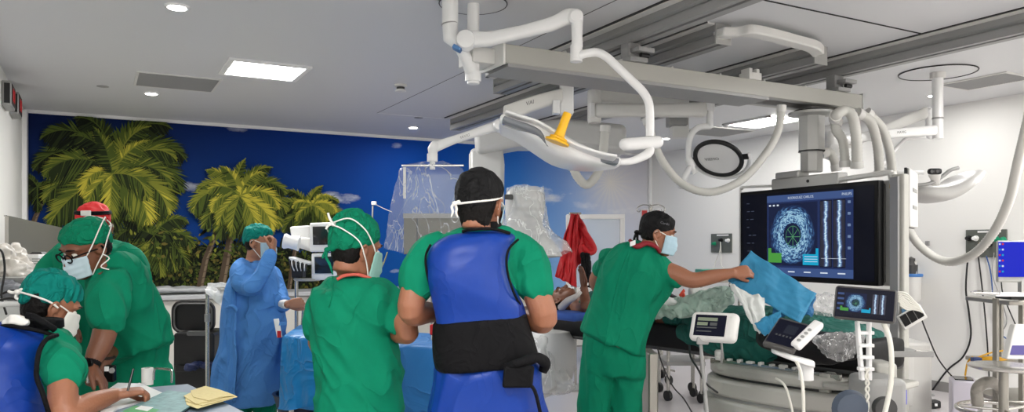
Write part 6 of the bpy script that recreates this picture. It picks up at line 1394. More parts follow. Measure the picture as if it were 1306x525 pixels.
b = MB(); b.loft([sec(553,411,671,399,2.925,.162), sec(552,430,677,419,2.925,.166), sec(553,455,684,443,2.925,.166), sec(556,470,688,458,2.925,.160)], n=40, cap=(.012, .012), sm=4, p=2.6)
cloth(b, 'waist_belt', m_tblack, r, voxel=.007, disp=folds(UP, .0014, 12, 4))
MB().obox(P(661, 480, 2.75), RT*.055, FW*.012, UP*.040+RT*.004).build('buckle_pad', m_tblack, r, bevel=.01)
MB().tube([P(640, 468, 2.77), P(662, 462, 2.74), P(682, 455, 2.78), P(695, 462, 2.85), P(692, 474, 2.86)], [.012, .016, .018, .022, .016], 10, smooth=4).build('loose_strap', m_tblack, r, smooth=180)
MB().tube([P(672, 488, 2.75), P(682, 498, 2.77), P(690, 530, 2.80)], .007, 8, smooth=4).build('loose_strap', m_tblack, r, smooth=180)
hair_part(M, r, bot=-.085); eyes_part(M, r)
cap_part(M, r, m_capb, tall=.004, seed=2); g = mask_part(M, r)
MB().loft([(P(616, 284, 2.92), RT*.070, FW*.075), (P(616, 294, 2.93), RT*.078, FW*.078)], n=24, cap=(.008, .008)).build('neck_collar', m_tblack, r, smooth=180)
X = lambda x, y, z: M @ Vector((x, y, z))
MB().tube([X(.083, .01, .028), X(.075, -.062, .012), X(.03, -.112, .0), X(-.02, -.118, -.005), X(-.05, -.104, -.004)], .0042, 8, smooth=5).build('cap_tie', m_maskw, CAPO, smooth=180)
knot(r, X(-.05, -.112, -.004), RT, m_maskw, [[Vector((0, 0, -.012))-RT*.012, Vector((0, 0, -.03))-RT*.008, Vector((0, 0, -.05))-RT*.014], [RT*.006-UP*.02, RT*.004-UP*.034, RT*.01-UP*.052], [RT*.015+UP*.008, RT*.02-UP*.004]], .011)
shoes(r, [foot(598, 2.95), foot(652, 2.95)], 10, m_shoe)

# ---- the man in the green scrubs, back to the camera, looking right
r = emp('person', foot(458, 3.15), 'person in plain green scrubs and tied green cap, seen from behind, arms folded', 'person')
M = headM(454, 319, 3.1, 48, 10, 0)
b = MB(); add_head(b, M, neck=[(P(450, 348, 3.13), .064, .064), (P(452, 364, 3.14), .09, .07)])
top_ = chain([(432,353,478,354,3.14,.07),(416,358,494,358,3.14,.10),(402,371,505,368,3.13,.125),(398,392,506,388,3.12,.14),(400,425,502,420,3.12,.145),(404,460,508,455,3.12,.145),(405,490,514,487,3.12,.15),(403,530,513,530,3.12,.16),(402,560,514,560,3.12,.155)])
add(b, shrink(top_, .86))
RS, RE, RW = P(494, 380, 3.14), P(521, 424, 3.02), P(488, 424, 3.26)
arm(b, [RS, RS.lerp(RE, .5), RE, RE.lerp(RW, .5), RW], [.05, .046, .042, .040, .030]); add_hand(b, RW, -RT, -FW, -1)
LS, LE, LW = P(412, 385, 3.12), P(408, 440, 3.2), P(455, 424, 3.36)
arm(b, [LS, LS.lerp(LE, .5), LE, LE.lerp(LW, .5), LW], [.05, .046, .045, .04, .03]); add_hand(b, LW, RT, -FW, 1)
pel = P(458, 545, 3.12)
for k, fx in ((-1, 438), (1, 482)): q, rr = leg_world(pel+RT*.08*k, foot(fx, 3.15), .075, .045); arm(b, q, rr)
make_body('body', b, m_skinA, r)
b = MB(); add(b, top_); arm(b, [P(486, 368, 3.14), P(499, 383, 3.12), P(505, 398, 3.08), P(507, 410, 3.06)], [.052, .054, .052, .052])
arm(b, [P(418, 372, 3.12), P(407, 392, 3.12), P(405, 420, 3.16)], [.05, .055, .052])
cloth(b, 'scrub_top', m_scrub, r, voxel=.007, disp=folds(RT*.7-UP*.7, .010, 11, 1))
b = MB()
for k, fx in ((-1, 438), (1, 482)): q, rr = leg_world(pel+RT*.08*k, foot(fx, 3.15), .10, .085); arm(b, q, rr)
cloth(b, 'scrub_trousers', m_scrub, r, voxel=.011, disp=folds(UP, .008, 9, 3))
MB().tube([P(430, 356, 3.04), P(440, 351, 3.04), P(456, 350, 3.05), P(470, 354, 3.07), P(478, 357, 3.12)], .007, 8, smooth=4).build('undershirt_collar', mat('coral_collar', lin(196,92,78), .8), r, smooth=180)
hair_part(M, r, bot=-.062); eyes_part(M, r)
cap_part(M, r, m_scrub2, tall=.026, seed=5, amp=.007, back=.006); mask_part(M, r, m=mat('pale_green_mask', lin(150,196,186), .75), straps='ties')
X = lambda x, y, z: M @ Vector((x, y, z))
knot(r, X(-.01, -.122, -.018), RT, m_scrub2, [[-UP*.03-RT*.004, -UP*.06+RT*.01, -UP*.10+RT*.022], [-UP*.02-RT*.014, -UP*.035-RT*.018]], .013)
knot(r, X(.0, -.118, .085), RT, m_maskw, [[UP*.02-RT*.014, UP*.045-RT*.022], [-RT*.02-UP*.005, -RT*.03-UP*.02], [RT*.02-UP*.006, RT*.03+UP*.004]], .011)
MB().tube([P(424, 352, 3.03), P(424, 372, 3.0), P(419, 392, 2.985)], .003, 6, smooth=4).build('hanging_tie', m_scrub2, r, smooth=180)
shoes(r, [foot(438, 3.15), foot(482, 3.15)], 20, m_shoe)

# ---- the man bending right over the patient
r = emp('person', foot(782, 4.7), 'person in green scrubs and black bandana bending right, holding up the blue drape', 'person')
M = headM(839, 298, 4.55, 97, 14, 0)
b = MB(); add_head(b, M, neck=[(P(827, 312, 4.57), .060, .060), (P(818, 322, 4.58), .09, .075)])
top_ = chain([(806,309,838,322,4.58,.08),(786,314,848,340,4.58,.12),(770,336,862,352,4.58,.145),(763,358,852,374,4.58,.15),(756,382,838,392,4.6,.15),(748,402,829,414,4.6,.15),(742,418,822,436,4.6,.16),(741,421,820,452,4.6,.165)], cap=(.02, .008))
add(b, shrink(top_, .86))
RS, RE, RW, = P(846, 344, 4.5), P(884, 357, 4.42), P(934, 348, 4.36)
arm(b, [RS, RS.lerp(RE, .5), RE, RE.lerp(RW, .5), RW], [.060, .054, .047, .042, .028])
add_hand(b, RW, RT*.95+UP*.12, FW*.85-UP*.5, -1, curl=(.5, .75, .5), thumb=(.8, .35, .5), s=1.0)
LS, LE, LW = P(778, 332, 4.72), P(760, 358, 4.95), P(772, 388, 5.15)
arm(b, [LS, LS.lerp(LE, .5), LE, LE.lerp(LW, .5), LW], [.056, .052, .046, .04, .03]); add_hand(b, LW, RT*.3-UP*.5+FW*.6, -UP, 1)
for k, (x0, x1, x2) in enumerate(((764, 759, 757), (802, 800, 799))): arm(b, [P(x0, 440, 4.63), P(x1, 490, 4.66), P(x2, 530, 4.7), Vector((*P(x2, 600, 4.72).xy, .09))], [.07, .065, .055, .045])
make_body('body', b, m_skinA, r)
b = MB(); add(b, top_); arm(b, [P(826, 336, 4.54), P(848, 346, 4.5), P(860, 353, 4.48)], [.08, .068, .058]); arm(b, [P(790, 326, 4.66), P(776, 330, 4.72), P(768, 342, 4.84)], [.06, .06, .055])
cloth(b, 'scrub_top', m_scrub, r, voxel=.009, disp=folds(UP+RT*.3, .013, 7, 6))
b = MB()
b.loft([sec(746,420,820,440,4.62,.14), sec(744,445,822,462,4.62,.14), sec(744,470,822,480,4.64,.13)], n=28, cap=(.01, .02), sm=3)
for k, (x0, x1, x2) in enumerate(((764, 759, 757), (802, 800, 799))):
    arm(b, [P(x0, 450, 4.63), P(x1, 490, 4.66), P(x2, 530, 4.7), Vector((*P(x2, 600, 4.72).xy, .10))], [.096, .098, .094, .085])
cloth(b, 'scrub_trousers', m_scrub, r, voxel=.011, disp=folds(UP, .009, 9, 7))
eyes_part(M, r); hair_part(M, r, bot=-.05)
cap_part(M, r, m_capb, name='black_bandana', tall=-.004, seed=8, amp=.004, lift=-.012)
mask_part(M, r); X = lambda x, y, z: M @ Vector((x, y, z))
knot(r, X(0, -.122, -.02), RT, m_capb, [[-UP*.025-RT*.012, -UP*.05-RT*.016, -UP*.075-RT*.006], [-UP*.02+RT*.003, -UP*.045+RT*.004, -UP*.065+RT*.016]], .017)
text(r, 'Cordis', X(.083, .02, .066), M.to_3x3().col[1]*1.0, M.to_3x3().col[2], .014, mat('faded_print', lin(120,120,126), .7), 'cap_lettering')
mb = MB(); mb.tube([P(803, 306, 4.50), P(812, 314, 4.46), P(824, 310, 4.47), P(836, 314, 4.47), P(842, 322, 4.47)], [.010, .016, .015, .012, .009], 10, smooth=4); mb.build('red_collar', mat('deep_red_collar', lin(130,14,30), .7), r, smooth=180)
MB().obox(P(807, 310, 4.45), RT*.016+UP*.006, FW*.006, UP*.014).build('collar_patch', m_white, r, bevel=.003)
shoes(r, [foot(760, 4.72), foot(803, 4.72)], 40, m_shoe)

# ---- the gowned man by the mural
r = emp('person', foot(322, 5.35), 'person in long sky-blue surgical gown and teal cap, hand raised to the face', 'person')
M = headM(331, 309, 5.3, 96, 4, 0, .98)
b = MB(); add_head(b, M, neck=[(P(325, 330, 5.32), .062, .062), (P(322, 338, 5.33), .09, .075)])
gown = chain([(310,336,340,334,5.33,.075),(301,340,346,340,5.33,.11),(293,356,353,354,5.33,.14),(288,380,358,378,5.33,.155),(283,410,361,408,5.33,.165),(279,440,362,438,5.33,.175),(275,470,362,466,5.33,.185),(274,498,360,492,5.33,.19),(280,516,354,510,5.33,.185)], cap=(.02, .01))
add(b, shrink(gown, .72))
WR = P(347, 321, 5.12); WL_ = P(367, 388, 5.2)
arm(b, [P(306, 348, 5.2), P(320, 366, 5.1), P(333, 346, 5.1), WR], [.05, .045, .038, .028])
add_hand(b, WR, UP*.80+RT*.10+FW*.25, -RT*.9+UP*.1, 1, curl=(.9, 1.1, .7), thumb=(.6, .5, .6), s=.95)
arm(b, [P(342, 352, 5.45), P(352, 376, 5.4), P(360, 386, 5.3), WL_], [.05, .045, .036, .027])
add_hand(b, WL_, RT*.96+UP*.12, FW*.9, -1, curl=(.8, 1.0, .6), thumb=(.8, .5, .5), s=.95)
for k, fx in ((-1, 305), (1, 338)): q, rr = leg_world(P(320+k*13, 440, 5.33), foot(fx, 5.35), .075, .045); arm(b, q, rr)
make_body('body', b, m_skinC, r)
b = MB(); add(b, gown); arm(b, [P(308, 346, 5.22), P(313, 358, 5.12), P(322, 366, 5.06), P(331, 354, 5.07), P(340, 338, 5.09), P(345, 328, 5.1)], [.075, .075, .068, .060, .050, .040])
arm(b, [P(342, 350, 5.44), P(351, 370, 5.38), P(357, 384, 5.3), P(362, 387.5, 5.25)], [.07, .065, .055, .040])
cloth(b, 'surgical_gown', m_gown, r, voxel=.009, disp=folds(UP*1.0+RT*.25, .016, 7, 12, .35))
arm2 = MB(); arm2.tube([P(344, 329, 5.1), P(347, 321, 5.12)], [.037, .030], 16); arm2.build('sleeve_cuff', m_maskw, r); arm2 = MB(); arm2.tube([P(361, 387.5, 5.25), P(366, 388, 5.2)], [.036, .030], 16); arm2.build('sleeve_cuff', m_maskw, r)
drape('gown_flap', [P(296, 352, 5.2), P(302, 356, 5.16), P(300, 512, 5.08), P(274, 505, 5.16)], m_gown, None, None, amp=.03, seed=4, parent=r)
MB().tube([P(290, 392, 5.15), P(297, 390, 5.1), P(303, 396, 5.1)], .012, 8, smooth=4).build('gown_tie', m_gown, r, smooth=180)
b = MB()
for k, fx in ((-1, 305), (1, 338)): arm(b, [P(320+k*14, 480, 5.33), P(fx, 530, 5.34), P(fx, 584, 5.35)], [.085, .08, .075])
cloth(b, 'scrub_trousers', m_scrub, r, voxel=.012, disp=folds(UP, .008, 9, 3))
eyes_part(M, r); hair_part(M, r, bot=-.055); mask_part(M, r); cap_part(M, r, m_teal2, tall=-.004, seed=6, amp=.005)
MB().loft([(P(325, 334, 5.32), RT*.075, FW*.075), (P(324, 340, 5.33), RT*.085, FW*.08)], n=20, cap=(.01, .01)).build('dark_collar', mat('navy_collar', lin(24,34,74), .7), r, smooth=180)
b = MB(); b.tube([M @ Vector((-.03, .085, -.075)), M @ Vector((0, .09, -.105)), M @ Vector((.03, .085, -.075))], .012, 8, smooth=3); b.build('beard', m_hair, r)
MB().obox(P(354.5, 418, 5.06), RT*.018+UP*.002, FW*.004, UP*.062-RT*.012).build('name_badge', m_white, r, bevel=.003)
MB().obox(P(356, 426, 5.05), RT*.012, FW*.004, UP*.022).build('badge_photo', m_red, r)
MB().prism([P(351, 411, 5.07), P(366, 410, 5.03), P(364, 414, 5.03), P(354, 415, 5.06)], FW*.01).build('pocket_flap', m_gown, r)
shoes(r, [foot(305, 5.35), foot(338, 5.35)], 80, m_shoe)

# ---- red cap man at the back left
r = emp('person', foot(112, 4.3), 'person in green scrubs and red cap with headband light, partly hidden', 'person')
M = headM(119, 290, 4.15, 165, 14, 0, 1.0)
b = MB(); add_head(b, M, neck=[(P(118, 308, 4.2), .062, .062), (P(118, 318, 4.22), .09, .075)])
top_ = chain([(104,306,136,305,4.22,.08),(84,312,158,313,4.22,.12),(70,326,168,326,4.22,.13),(74,350,166,350,4.22,.14),(78,390,164,390,4.22,.15),(80,420,168,420,4.22,.15),(80,455,166,455,4.22,.15)])
add(b, shrink(top_, .86))
arm(b, [P(72, 335, 4.2), P(58, 372, 4.1), P(80, 410, 3.95)], [.055, .048, .034]); add_hand(b, P(80, 410, 3.95), RT*.7-UP*.5, -UP*.5+FW*-.5, -1)
arm(b, [P(170, 335, 4.2), P(182, 375, 4.2), P(150, 410, 4.0)], [.055, .048, .034]); add_hand(b, P(150, 410, 4.0), -RT*.7-UP*.5, -UP*.5, 1)
for k, fx in ((-1, 98), (1, 138)): q, rr = leg_world(P(118+k*16, 470, 4.25), foot(fx, 4.3), .075, .045); arm(b, q, rr)
make_body('body', b, m_skinB, r, .006)
b = MB(); add(b, top_); arm(b, [P(84, 324, 4.2), P(66, 340, 4.17), P(57, 352, 4.14)], [.065, .062, .060]); arm(b, [P(158, 324, 4.2), P(170, 332, 4.18), P(176, 342, 4.17)], [.062, .060, .058])
cloth(b, 'scrub_top', m_scrub, r, voxel=.009, disp=folds(UP, .009, 10, 21))
b = MB()
for k, fx in ((-1, 98), (1, 138)): q, rr = leg_world(P(118+k*16, 462, 4.25), foot(fx, 4.3), .095, .08); arm(b, q, rr)
cloth(b, 'scrub_trousers', m_scrub, r, voxel=.012, disp=folds(UP, .008, 9, 3))
eyes_part(M, r); mask_part(M, r, straps='loops'); hair_part(M, r, bot=-.05); cap_part(M, r, mat('red_cap_cotton', lin(206,22,26), .7, bump=.3, bscale=40), tall=.0, seed=3, amp=.004)
X = lambda x, y, z: M @ Vector((x, y, z))
MB().tube([X(.0835*math.sin(a), .100*math.cos(a)-.014, .086+.016*math.cos(a)) for a in [2*PI*j/30 for j in range(30)]], .006, 8, closed=True).build('headband', m_tblack, CAPO)
MB().tube([X(.0855*math.sin(a), .102*math.cos(a)-.013, .077+.016*math.cos(a)) for a in [2*PI*j/30 for j in range(30)]], .006, 8, closed=True).build('headband', m_tblack, CAPO)
MB().obox(X(.008, .093, .099), RT*.026, FW*.006, UP*.014).build('headband_light', m_maskw, CAPO, bevel=.003)
shoes(r, [foot(98, 4.3), foot(138, 4.3)], 180, m_shoe)

# ---- man with glasses leaning on the desk
r = emp('person', foot(180, 3.95), 'person in green scrubs, green cap, glasses and face mask leaning over the desk', 'person')
M = headM(111, 316, 3.4, -148, 26, -4, 1.0)
b = MB(); add_head(b, M, neck=[(P(128, 338, 3.46), .064, .064), (P(138, 352, 3.5), .09, .08)])
top_ = chain([(118,345,156,322,3.5,.09),(114,368,176,334,3.55,.13),(120,388,187,352,3.6,.15),(132,408,198,378,3.65,.155),(140,428,208,404,3.72,.155),(143,448,213,420,3.76,.155),(145,464,218,434,3.78,.155)], cap=(.02, .006))
add(b, shrink(dict(top_, secs=top_['secs'][:-1]), .76))
EL, WR = P(131, 433, 3.28), P(116, 466, 3.22)
arm(b, [P(138, 380, 3.42), P(137, 406, 3.34), EL, EL.lerp(WR, .5), WR], [.052, .052, .048, .042, .030])
add_hand(b, WR, RT*.50-UP*.62-FW*.10, -FW*.2+RT*-.3-UP*.6, -1, curl=(.25, .35, .2), thumb=(.7, .6, .2), s=1.05)
EL2, WR2 = P(150, 430, 3.9), P(136, 458, 3.50)
arm(b, [P(165, 370, 3.8), EL2, EL2.lerp(WR2, .5), WR2], [.046, .044, .040, .03]); add_hand(b, WR2, -RT*.1-UP*.8-FW*.3, -RT, 1, curl=(.6, .7, .4))
for k, fx in ((-1, 165), (1, 196)): q, rr = leg_world(P(178+k*13, 460, 3.88), foot(fx, 3.95), .062, .046); arm(b, q, rr)
make_body('body', b, m_skinB, r)
b = MB(); add(b, top_); arm(b, [P(142, 358, 3.46), P(138, 380, 3.37), P(139, 402, 3.32)], [.080, .084, .078])
cloth(b, 'scrub_top', m_scrub, r, voxel=.008, disp=folds(UP*.8-RT*.5, .011, 9, 31))
b = MB(); b.loft([sec(146,440,212,436,3.86,.14), sec(146,470,208,470,3.88,.14), sec(148,500,208,500,3.9,.14)], n=28, cap=(.01,.02), sm=3)
for k, fx in ((-1, 165), (1, 196)): q, rr = leg_world(P(180+k*15, 480, 3.9), foot(fx, 3.95), .10, .085); arm(b, q, rr)
cloth(b, 'scrub_trousers', m_scrub, r, voxel=.011, disp=folds(UP, .008, 9, 3))
MB().prism([P(118, 352, 3.38), P(130, 346, 3.36), P(121, 366, 3.37)], FW*.03).build('neck_skin', m_skinB, r)
eyes_part(M, r); hair_part(M, r, bot=-.05); cap_part(M, r, m_scrub2, tall=-.004, seed=13, amp=.005); mask_part(M, r, m=mat('white_blue_mask', lin(196,216,226), .75), drop=.002, straps='ties', z0=-.100, z1=-.006, wrap=66)
X = lambda x, y, z: M @ Vector((x, y, z))
for k in (-1, 1):
    MB().tube([X(k*.034+.025*math.cos(a), .112-abs(math.cos(a))*.002, .002+.018*math.sin(a)) for a in [2*PI*j/20 for j in range(20)]], .0032, 8, closed=True).build('glasses_frame', m_tblack, r)
    MB().tube([X(k*.060, .108, .008), X(k*.078, .06, .008), X(k*.083, .0, .002)], .003, 8, smooth=4).build('glasses_temple', m_tblack, r)
MB().tube([X(-.010, .112, .006), X(0, .115, .009), X(.010, .112, .006)], .003, 8).build('glasses_bridge', m_tblack, r)
MB().tube([X(-.088,-.01,-.03), X(-.10, -.02, -.055), X(-.085, .02, -.075), X(-.10, .0, -.10)], .003, 6, smooth=5).build('loose_mask_loop', m_maskw, r, smooth=180)
wd = (WR-EL).normalized(); mb = MB(); mb.tube([WR-wd*.030, WR-wd*.004], .0345, 20); mb.build('watch_strap', m_tblack, r)
MB().lathe(WR-wd*.017-FW*.033, -FW, [(.001, -.004), (.021, -.004), (.022, .004), (.018, .009), (.001, .01)]).build('watch_face', m_bez, r)
MB().tube([WR2+(RT*math.cos(a)+FW*math.sin(a))*.034+UP*.008 for a in [2*PI*j/16 for j in range(16)]], .007, 8, closed=True).build('bead_bracelet', mat('dark_beads', lin(40,26,20), .3), r)
shoes(r, [foot(165, 3.95), foot(196, 3.95)], -120, m_shoe)

# ---- seated man in the blue vest, writing
r = emp('person', Vector((*P(20, 400, 2.9).xy, 0)), 'person seated at the desk in blue lead vest and teal cap, writing with a pen', 'person')
M = headM(64, 391, 2.95, 42, 24, 0, .98)
b = MB(); add_head(b, M, neck=[(P(52, 420, 2.82), .062, .064), (P(44, 436, 2.82), .09, .08)])
vest = chain([(2,412,62,424,2.84,.09),(-22,424,72,432,2.84,.13),(-34,450,70,456,2.84,.15),(-36,490,66,492,2.84,.155),(-38,540,70,540,2.84,.16),(-38,620,74,620,2.84,.17)])
add(b, shrink(vest, .86))
SH, EL, WR = P(74, 448, 2.80), P(84, 528, 2.64), P(147, 503, 2.86)
arm(b, [SH, P(80, 482, 2.72), EL, EL.lerp(WR, .5)+UP*.004, WR], [.054, .050, .046, .040, .027])
add_hand(b, WR, RT*.75+FW*.55+UP*.06, -UP*.9-RT*.1, 1, curl=(.7, .9, .5), thumb=(.85, .3, .5), s=1.0)
arm(b, [P(-22, 450, 2.8), P(-30, 500, 2.7), P(20, 545, 2.7)], [.056, .05, .035]); add_hand(b, P(20, 545, 2.7), RT, -UP, -1)
hp = P(20, 640, 2.9); hp.z = .52
for k in (-1, 1): kn = hp+RT*(.30)+FW*(.22+.12*k)+UP*.02; ft = Vector((kn.x, kn.y, .09)); arm(b, [hp+FW*.1*k, hp.lerp(kn, .5)+UP*.01+FW*.04*k, kn, kn.lerp(ft, .5), ft], [.085, .08, .065, .055, .045])
b.loft([(P(18, 600, 2.85), RT*.15, FW*.13), (hp, RT*.16, FW*.15)], cap=(.03, .05))
make_body('body', b, m_skinA, r)
b = MB(); b.loft([sec(20,416,74,426,2.84,.10), sec(14,430,80,436,2.84,.13), sec(10,470,76,475,2.83,.14), sec(10,520,72,520,2.83,.14)], n=28, cap=(.02,.02), sm=3)
arm(b, [P(68, 440, 2.80), P(78, 456, 2.76), P(83, 478, 2.72)], [.062, .068, .068]); arm(b, [P(-20, 445, 2.8), P(-28, 480, 2.74)], [.065, .062])
cloth(b, 'scrub_top', m_scrub, r, voxel=.008, disp=folds(UP*.6+RT*.4, .008, 13, 41))
b = MB(); b.loft([sec(4,411,58,424,2.78,.10), sec(-24,422,62,434,2.77,.145), sec(-36,450,54,458,2.76,.165), sec(-38,490,56,496,2.75,.175), sec(-40,540,66,540,2.75,.18), sec(-40,610,70,610,2.76,.19)], n=40, cap=(.015,.01), sm=4, p=2.6)
cloth(b, 'lead_vest', m_vest, r, voxel=.008, disp=folds(RT, .006, 8, 43))
bl = lambda pts, rad=.006: MB().tube([P(*p) for p in pts], rad, 8, smooth=5).build('black_piping', m_tblack, r, smooth=180)
bl([(73,427,2.70),(60,432,2.64),(51,445,2.61),(47,465,2.585),(47,482,2.58),(54,500,2.585),(62,526,2.60)], .008); bl([(-10,418,2.72),(10,415,2.69),(30,418,2.68),(50,422,2.69),(73,428,2.72)], .007)
b = MB()
for k in (-1, 1): kn = hp+RT*(.30)+FW*(.22+.12*k)+UP*.02; ft = Vector((kn.x, kn.y, .10)); arm(b, [hp+FW*.1*k, hp.lerp(kn, .5)+UP*.01+FW*.04*k, kn, kn.lerp(ft, .5), ft], [.11, .10, .085, .08, .075])
cloth(b, 'scrub_trousers', m_scrub, r, voxel=.012, disp=folds(UP, .008, 9, 3))
hair_part(M, r, bot=-.07); eyes_part(M, r); cap_part(M, r, m_teal2, tall=.004, seed=17, amp=.008, back=.004); mask_part(M, r, m=m_maskw)
X = lambda x, y, z: M @ Vector((x, y, z))
MB().tube([X(.090, .0, .0), X(.091, -.04, .012), X(.062, -.100, .014), X(.0, -.130, .014)], .004, 8, smooth=5).build('cap_tie', m_maskw, CAPO, smooth=180)
knot(r, X(0, -.128, .012), RT, m_maskw, [[-RT*.02-UP*.002, -RT*.035+UP*.004], [-UP*.02-RT*.006, -UP*.03+RT*.01], [RT*.014+UP*.01, RT*.026+UP*.004]], .013)
MB().loft([(P(50, 408, 2.80)+UP*.0, RT*.075, FW*.08), (P(47, 418, 2.81), RT*.085, FW*.085)], n=24, cap=(.012, .012)).build('neck_collar', m_tblack, r, smooth=180)
MB().tube([P(34, 402, 2.70), P(44, 404, 2.70), P(56, 411, 2.70), P(70, 420, 2.73)], .012, 8, smooth=4).build('collar_strap', m_tblack, r, smooth=180)
b = MB(); b.tube([P(8, 412, 2.72), P(18, 408, 2.70), P(32, 411, 2.70)], [.012, .018, .012], 10, rnd=True, smooth=3); cloth(b, 'towel_roll', m_maskw, r, voxel=.005, disp=folds(RT, .006, 40, 2))
shoes(r, [Vector((ft.x, ft.y, 0)), Vector((ft.x, ft.y, 0))-FW*.24], 60, m_shoe)
st = emp('rolling_stool', Vector((hp.x, hp.y, 0)), 'black rolling stool under the seated man in the blue vest', 'stool')
MB().lathe(Vector((hp.x, hp.y, .33)), UP, [(.001, 0), (.17, 0), (.19, .02), (.18, .055), (.001, .06)], 32).build('seat', m_black, st)
MB().cyl((hp.x, hp.y, .08), (hp.x, hp.y, .33), .025).build('column', m_steel, st)
for k in range(5):
    a = 2*PI*k/5; e = Vector((hp.x+math.cos(a)*.24, hp.y+math.sin(a)*.24, .06)); MB().cyl((hp.x, hp.y, .10), e, .015, 10).build('leg', m_dgrey, st)
    MB().lathe(e-Vector((.012, 0, .022)), (1, 0, 0), [(.001, 0), (.036, 0), (.036, .025), (.001, .025)]).build('caster', m_black, st)
MB().cyl(P(163, 498, 2.80), P(170, 470, 2.84), .0045, 8).build('pen', m_bez, label='black pen held upright by the writing man', cat='pen')

# ---- the patient lying on the table
r = emp('person', tp(.35, .25, .96), 'patient lying on the operating table, one forearm and open hand raised', 'person')
f = -tdv; hc = tp(.0, .25, 1.06); up_ = UP
rr_ = tn; Rm = Matrix(((rr_.x, UP.x, f.x, hc.x), (rr_.y, UP.y, f.y, hc.y), (rr_.z, UP.z, f.z, hc.z), (0, 0, 0, 1)))
b = MB(); add_head(b, Rm, neck=[(tp(.085, .25, 1.03), .06, .055)])
b.loft([(tp(.10, .25, 1.03), tn*.16, UP*.07), (tp(.16, .25, 1.05), tn*.21, UP*.10), (tp(.3, .25, 1.04), tn*.17, UP*.10), (tp(.40, .25, 1.02), tn*.17, UP*.08)], cap=(.03, .03), p=2.3)
ES = P(747, 392, 5.45); WS = P(745, 366, 5.5)
arm(b, [tp(.13, .06, 1.03), tp(.17, -.0, 1.02), ES, ES.lerp(WS, .5), WS], [.05, .045, .042, .036, .026])
add_hand(b, WS, UP*.95-RT*.12, FW*-.4+RT*-.9, 1, curl=(.12, .2, .1), thumb=(.6, .7, .2))
arm(b, [tp(.13, .44, 1.03), tp(.24, .50, 1.02), tp(.36, .46, 1.02)], [.05, .042, .03]); add_hand(b, tp(.36, .46, 1.02), tdv, -UP, 1)
for k in (-1, 1): arm(b, [tp(.42, .25+k*.09, 1.0), tp(.6, .25+k*.1, 1.0), tp(.8, .25+k*.1, .98)], [.08, .06, .045])
make_body('body', b, m_skinB, r, .006)
b = MB(); b.loft([(tp(.12, .25, 1.03), tn*.18, UP*.085), (tp(.18, .25, 1.05), tn*.225, UP*.115), (tp(.3, .25, 1.05), tn*.185, UP*.115), (tp(.42, .25, 1.02), tn*.185, UP*.10)], cap=(.02, .02), p=2.4)
cloth(b, 'patient_gown', m_teal, r, voxel=.01, disp=folds(tdv, .008, 12, 3))
hair_part(Rm, r, bot=-.05)
eyes_part(Rm, r)
MB().tube([P(716, 392, 5.6), P(724, 384, 5.5), P(734, 378, 5.4), P(741, 372, 5.4)], [.03, .028, .02, .012], 10, smooth=4).build('arm_dressing', mat('gauze', lin(214,206,202), .8, bump=.6, bscale=30), r, smooth=180)
soft_box('pillow', P(726, 402, 5.5), .15, .10, .03, mat('blue_pillow', lin(52,92,176), .7), 'blue pillow under the patient at the head of the table', 'pillow', ax=tdv, bevel=.025)

# ================================================================ writing desk in the left foreground
zd = P(0, 497, 3.1).z-.02
q = [P(138, 492, 3.20), P(240, 486, 3.35), P(318, 530, 2.75), P(120, 545, 2.62)]
for c in q: c.z = zd
t = emp('writing_desk', Vector((*(sum(q, Vector())/4).xy, 0)), 'small grey-topped instrument trolley used as a writing desk in the left foreground', 'table')
MB().prism([c-UP*.02 for c in q], UP*.02).build('desk_top', mat('desk_bluegrey', lin(116,132,150), .5), t, bevel=.004)
cq = sum(q, Vector())/4
for c in q:
    e = c.lerp(cq, .08); MB().cyl((e.x, e.y, .05), (e.x, e.y, zd-.02), .016, 12).build('leg', m_steel, t)
    MB().lathe(Vector((e.x-.012, e.y, .04)), (1, 0, 0), [(.001, 0), (.04, 0), (.04, .025), (.001, .025)]).build('caster', m_black, t)
MB().tube([P(196, 484, 3.3), P(197, 471, 3.3), P(203, 469.5, 3.3), P(216, 471, 3.28), P(219, 474, 3.26), P(219, 487, 3.2)], .005, 8, smooth=3).build('rail_handle', m_steel, t)
MB().tube([P(112, 488, 3.25), P(113, 472, 3.28), P(120, 469, 3.3)], .005, 8, smooth=3).build('rail_handle', m_steel, t)
def onD(px, py, lift=0): return onZ(px, py, zd+lift)
def flat(name, pts, lift, th, m, label, cat, parent=None):
    return MB().prism([onD(x, y, lift) for x, y in pts], UP*th).build(name, m, parent, label=label, cat=cat, smooth=0)
c = onD(188, 490)
t = emp('tape_roll', c, 'cream roll of tape standing at the back of the writing desk', 'tape roll')
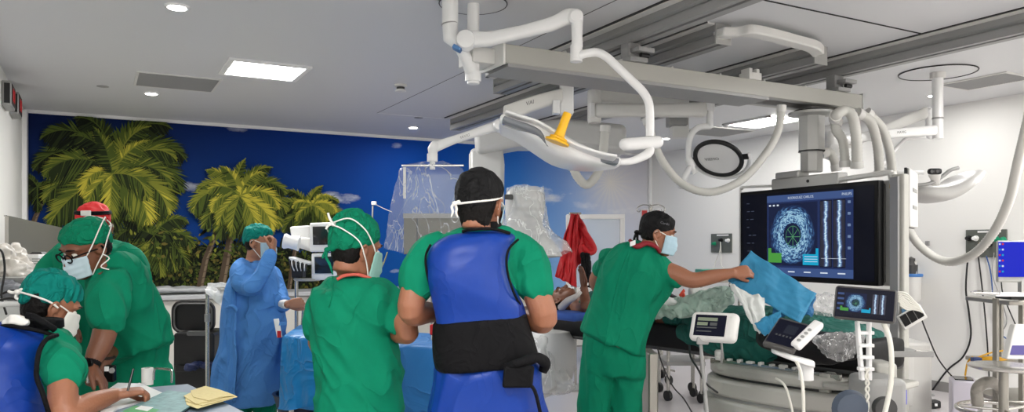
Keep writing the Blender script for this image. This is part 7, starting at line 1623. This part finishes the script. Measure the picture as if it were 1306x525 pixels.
MB().lathe(c, UP, [(.012, 0), (.024, 0), (.024, .072), (.012, .072), (.012, 0)], 28).build('roll', m_off, t); MB().lathe(c, UP, [(.009, .0), (.012, .0), (.012, .073), (.009, .073), (.009, 0)], 20).build('core', m_grey, t)
t = emp('camera_phone', onD(141, 486), 'black handheld camera standing on the desk behind the writing hand', 'camera')
MB().obox(P(140.5, 476, 3.3), RT*.022, FW*.015, UP*.036).build('case', m_bez, t, bevel=.006); MB().lathe(P(143, 472, 3.28), -FW, [(.001, 0), (.012, 0), (.011, .008), (.001, .008)]).build('lens', m_grey, t)
MB().obox(P(136, 470, 3.27), RT*.008, FW*.004, UP*.01).build('white_corner', m_white, t)
flat('paper_stack', [(128,526),(150,498),(178,490),(212,505),(150,522),(134,535)], .0005, .008, m_white, 'white sheets of paper under the writing hand', 'papers')
flat('loose_sheet', [(118,510),(150,488),(186,489),(176,496),(140,512)], .0085, .001, mat('paper_white', lin(236,238,240), .6), 'top sheet of paper the man is writing on', 'paper')
t = emp('green_booklet', onD(215, 508), 'green-edged blue patterned booklet lying on the writing desk', 'booklet')
MB().prism([onD(x, y, .009) for x, y in ((150,528),(214,499),(263,505),(204,545))], UP*.006).build('cover', mat('booklet_teal', lin(110,150,152), .5, var=.25, vscale=40), t, smooth=0)
MB().prism([onD(x, y, .0152) for x, y in ((156,524),(172,517),(203,522),(186,534))], UP*.0006).build('green_panel', mat('booklet_green', lin(64,150,84), .5), t, smooth=0)
MB().prism([onD(x, y, .016) for x, y in ((172,521),(180,517),(196,519),(188,524))], UP*.0004).build('white_patch', m_white, t, smooth=0)
m_cream = mat('cream_gauze', lin(222,206,150), .85, bump=.4, bscale=30)
gz = [[(236,507),(262,499),(286,503),(297,508),(268,516),(252,521),(238,516)], [(240,503),(268,496),(290,500),(303,506),(284,510),(258,517),(236,511)], [(234,505),(250,497),(270,494),(294,503),(276,510),(250,515)], [(243,498),(262,492),(281,497),(300,504),(282,506),(266,511),(246,506)]]
for k in range(4):
    flat('gauze_sheet', gz[k], .0155+.0026*k, .0012, m_cream, ['lowest', 'second lowest', 'second highest', 'topmost'][k]+' cream gauze sheet in the pile at the right end of the desk', 'gauze')
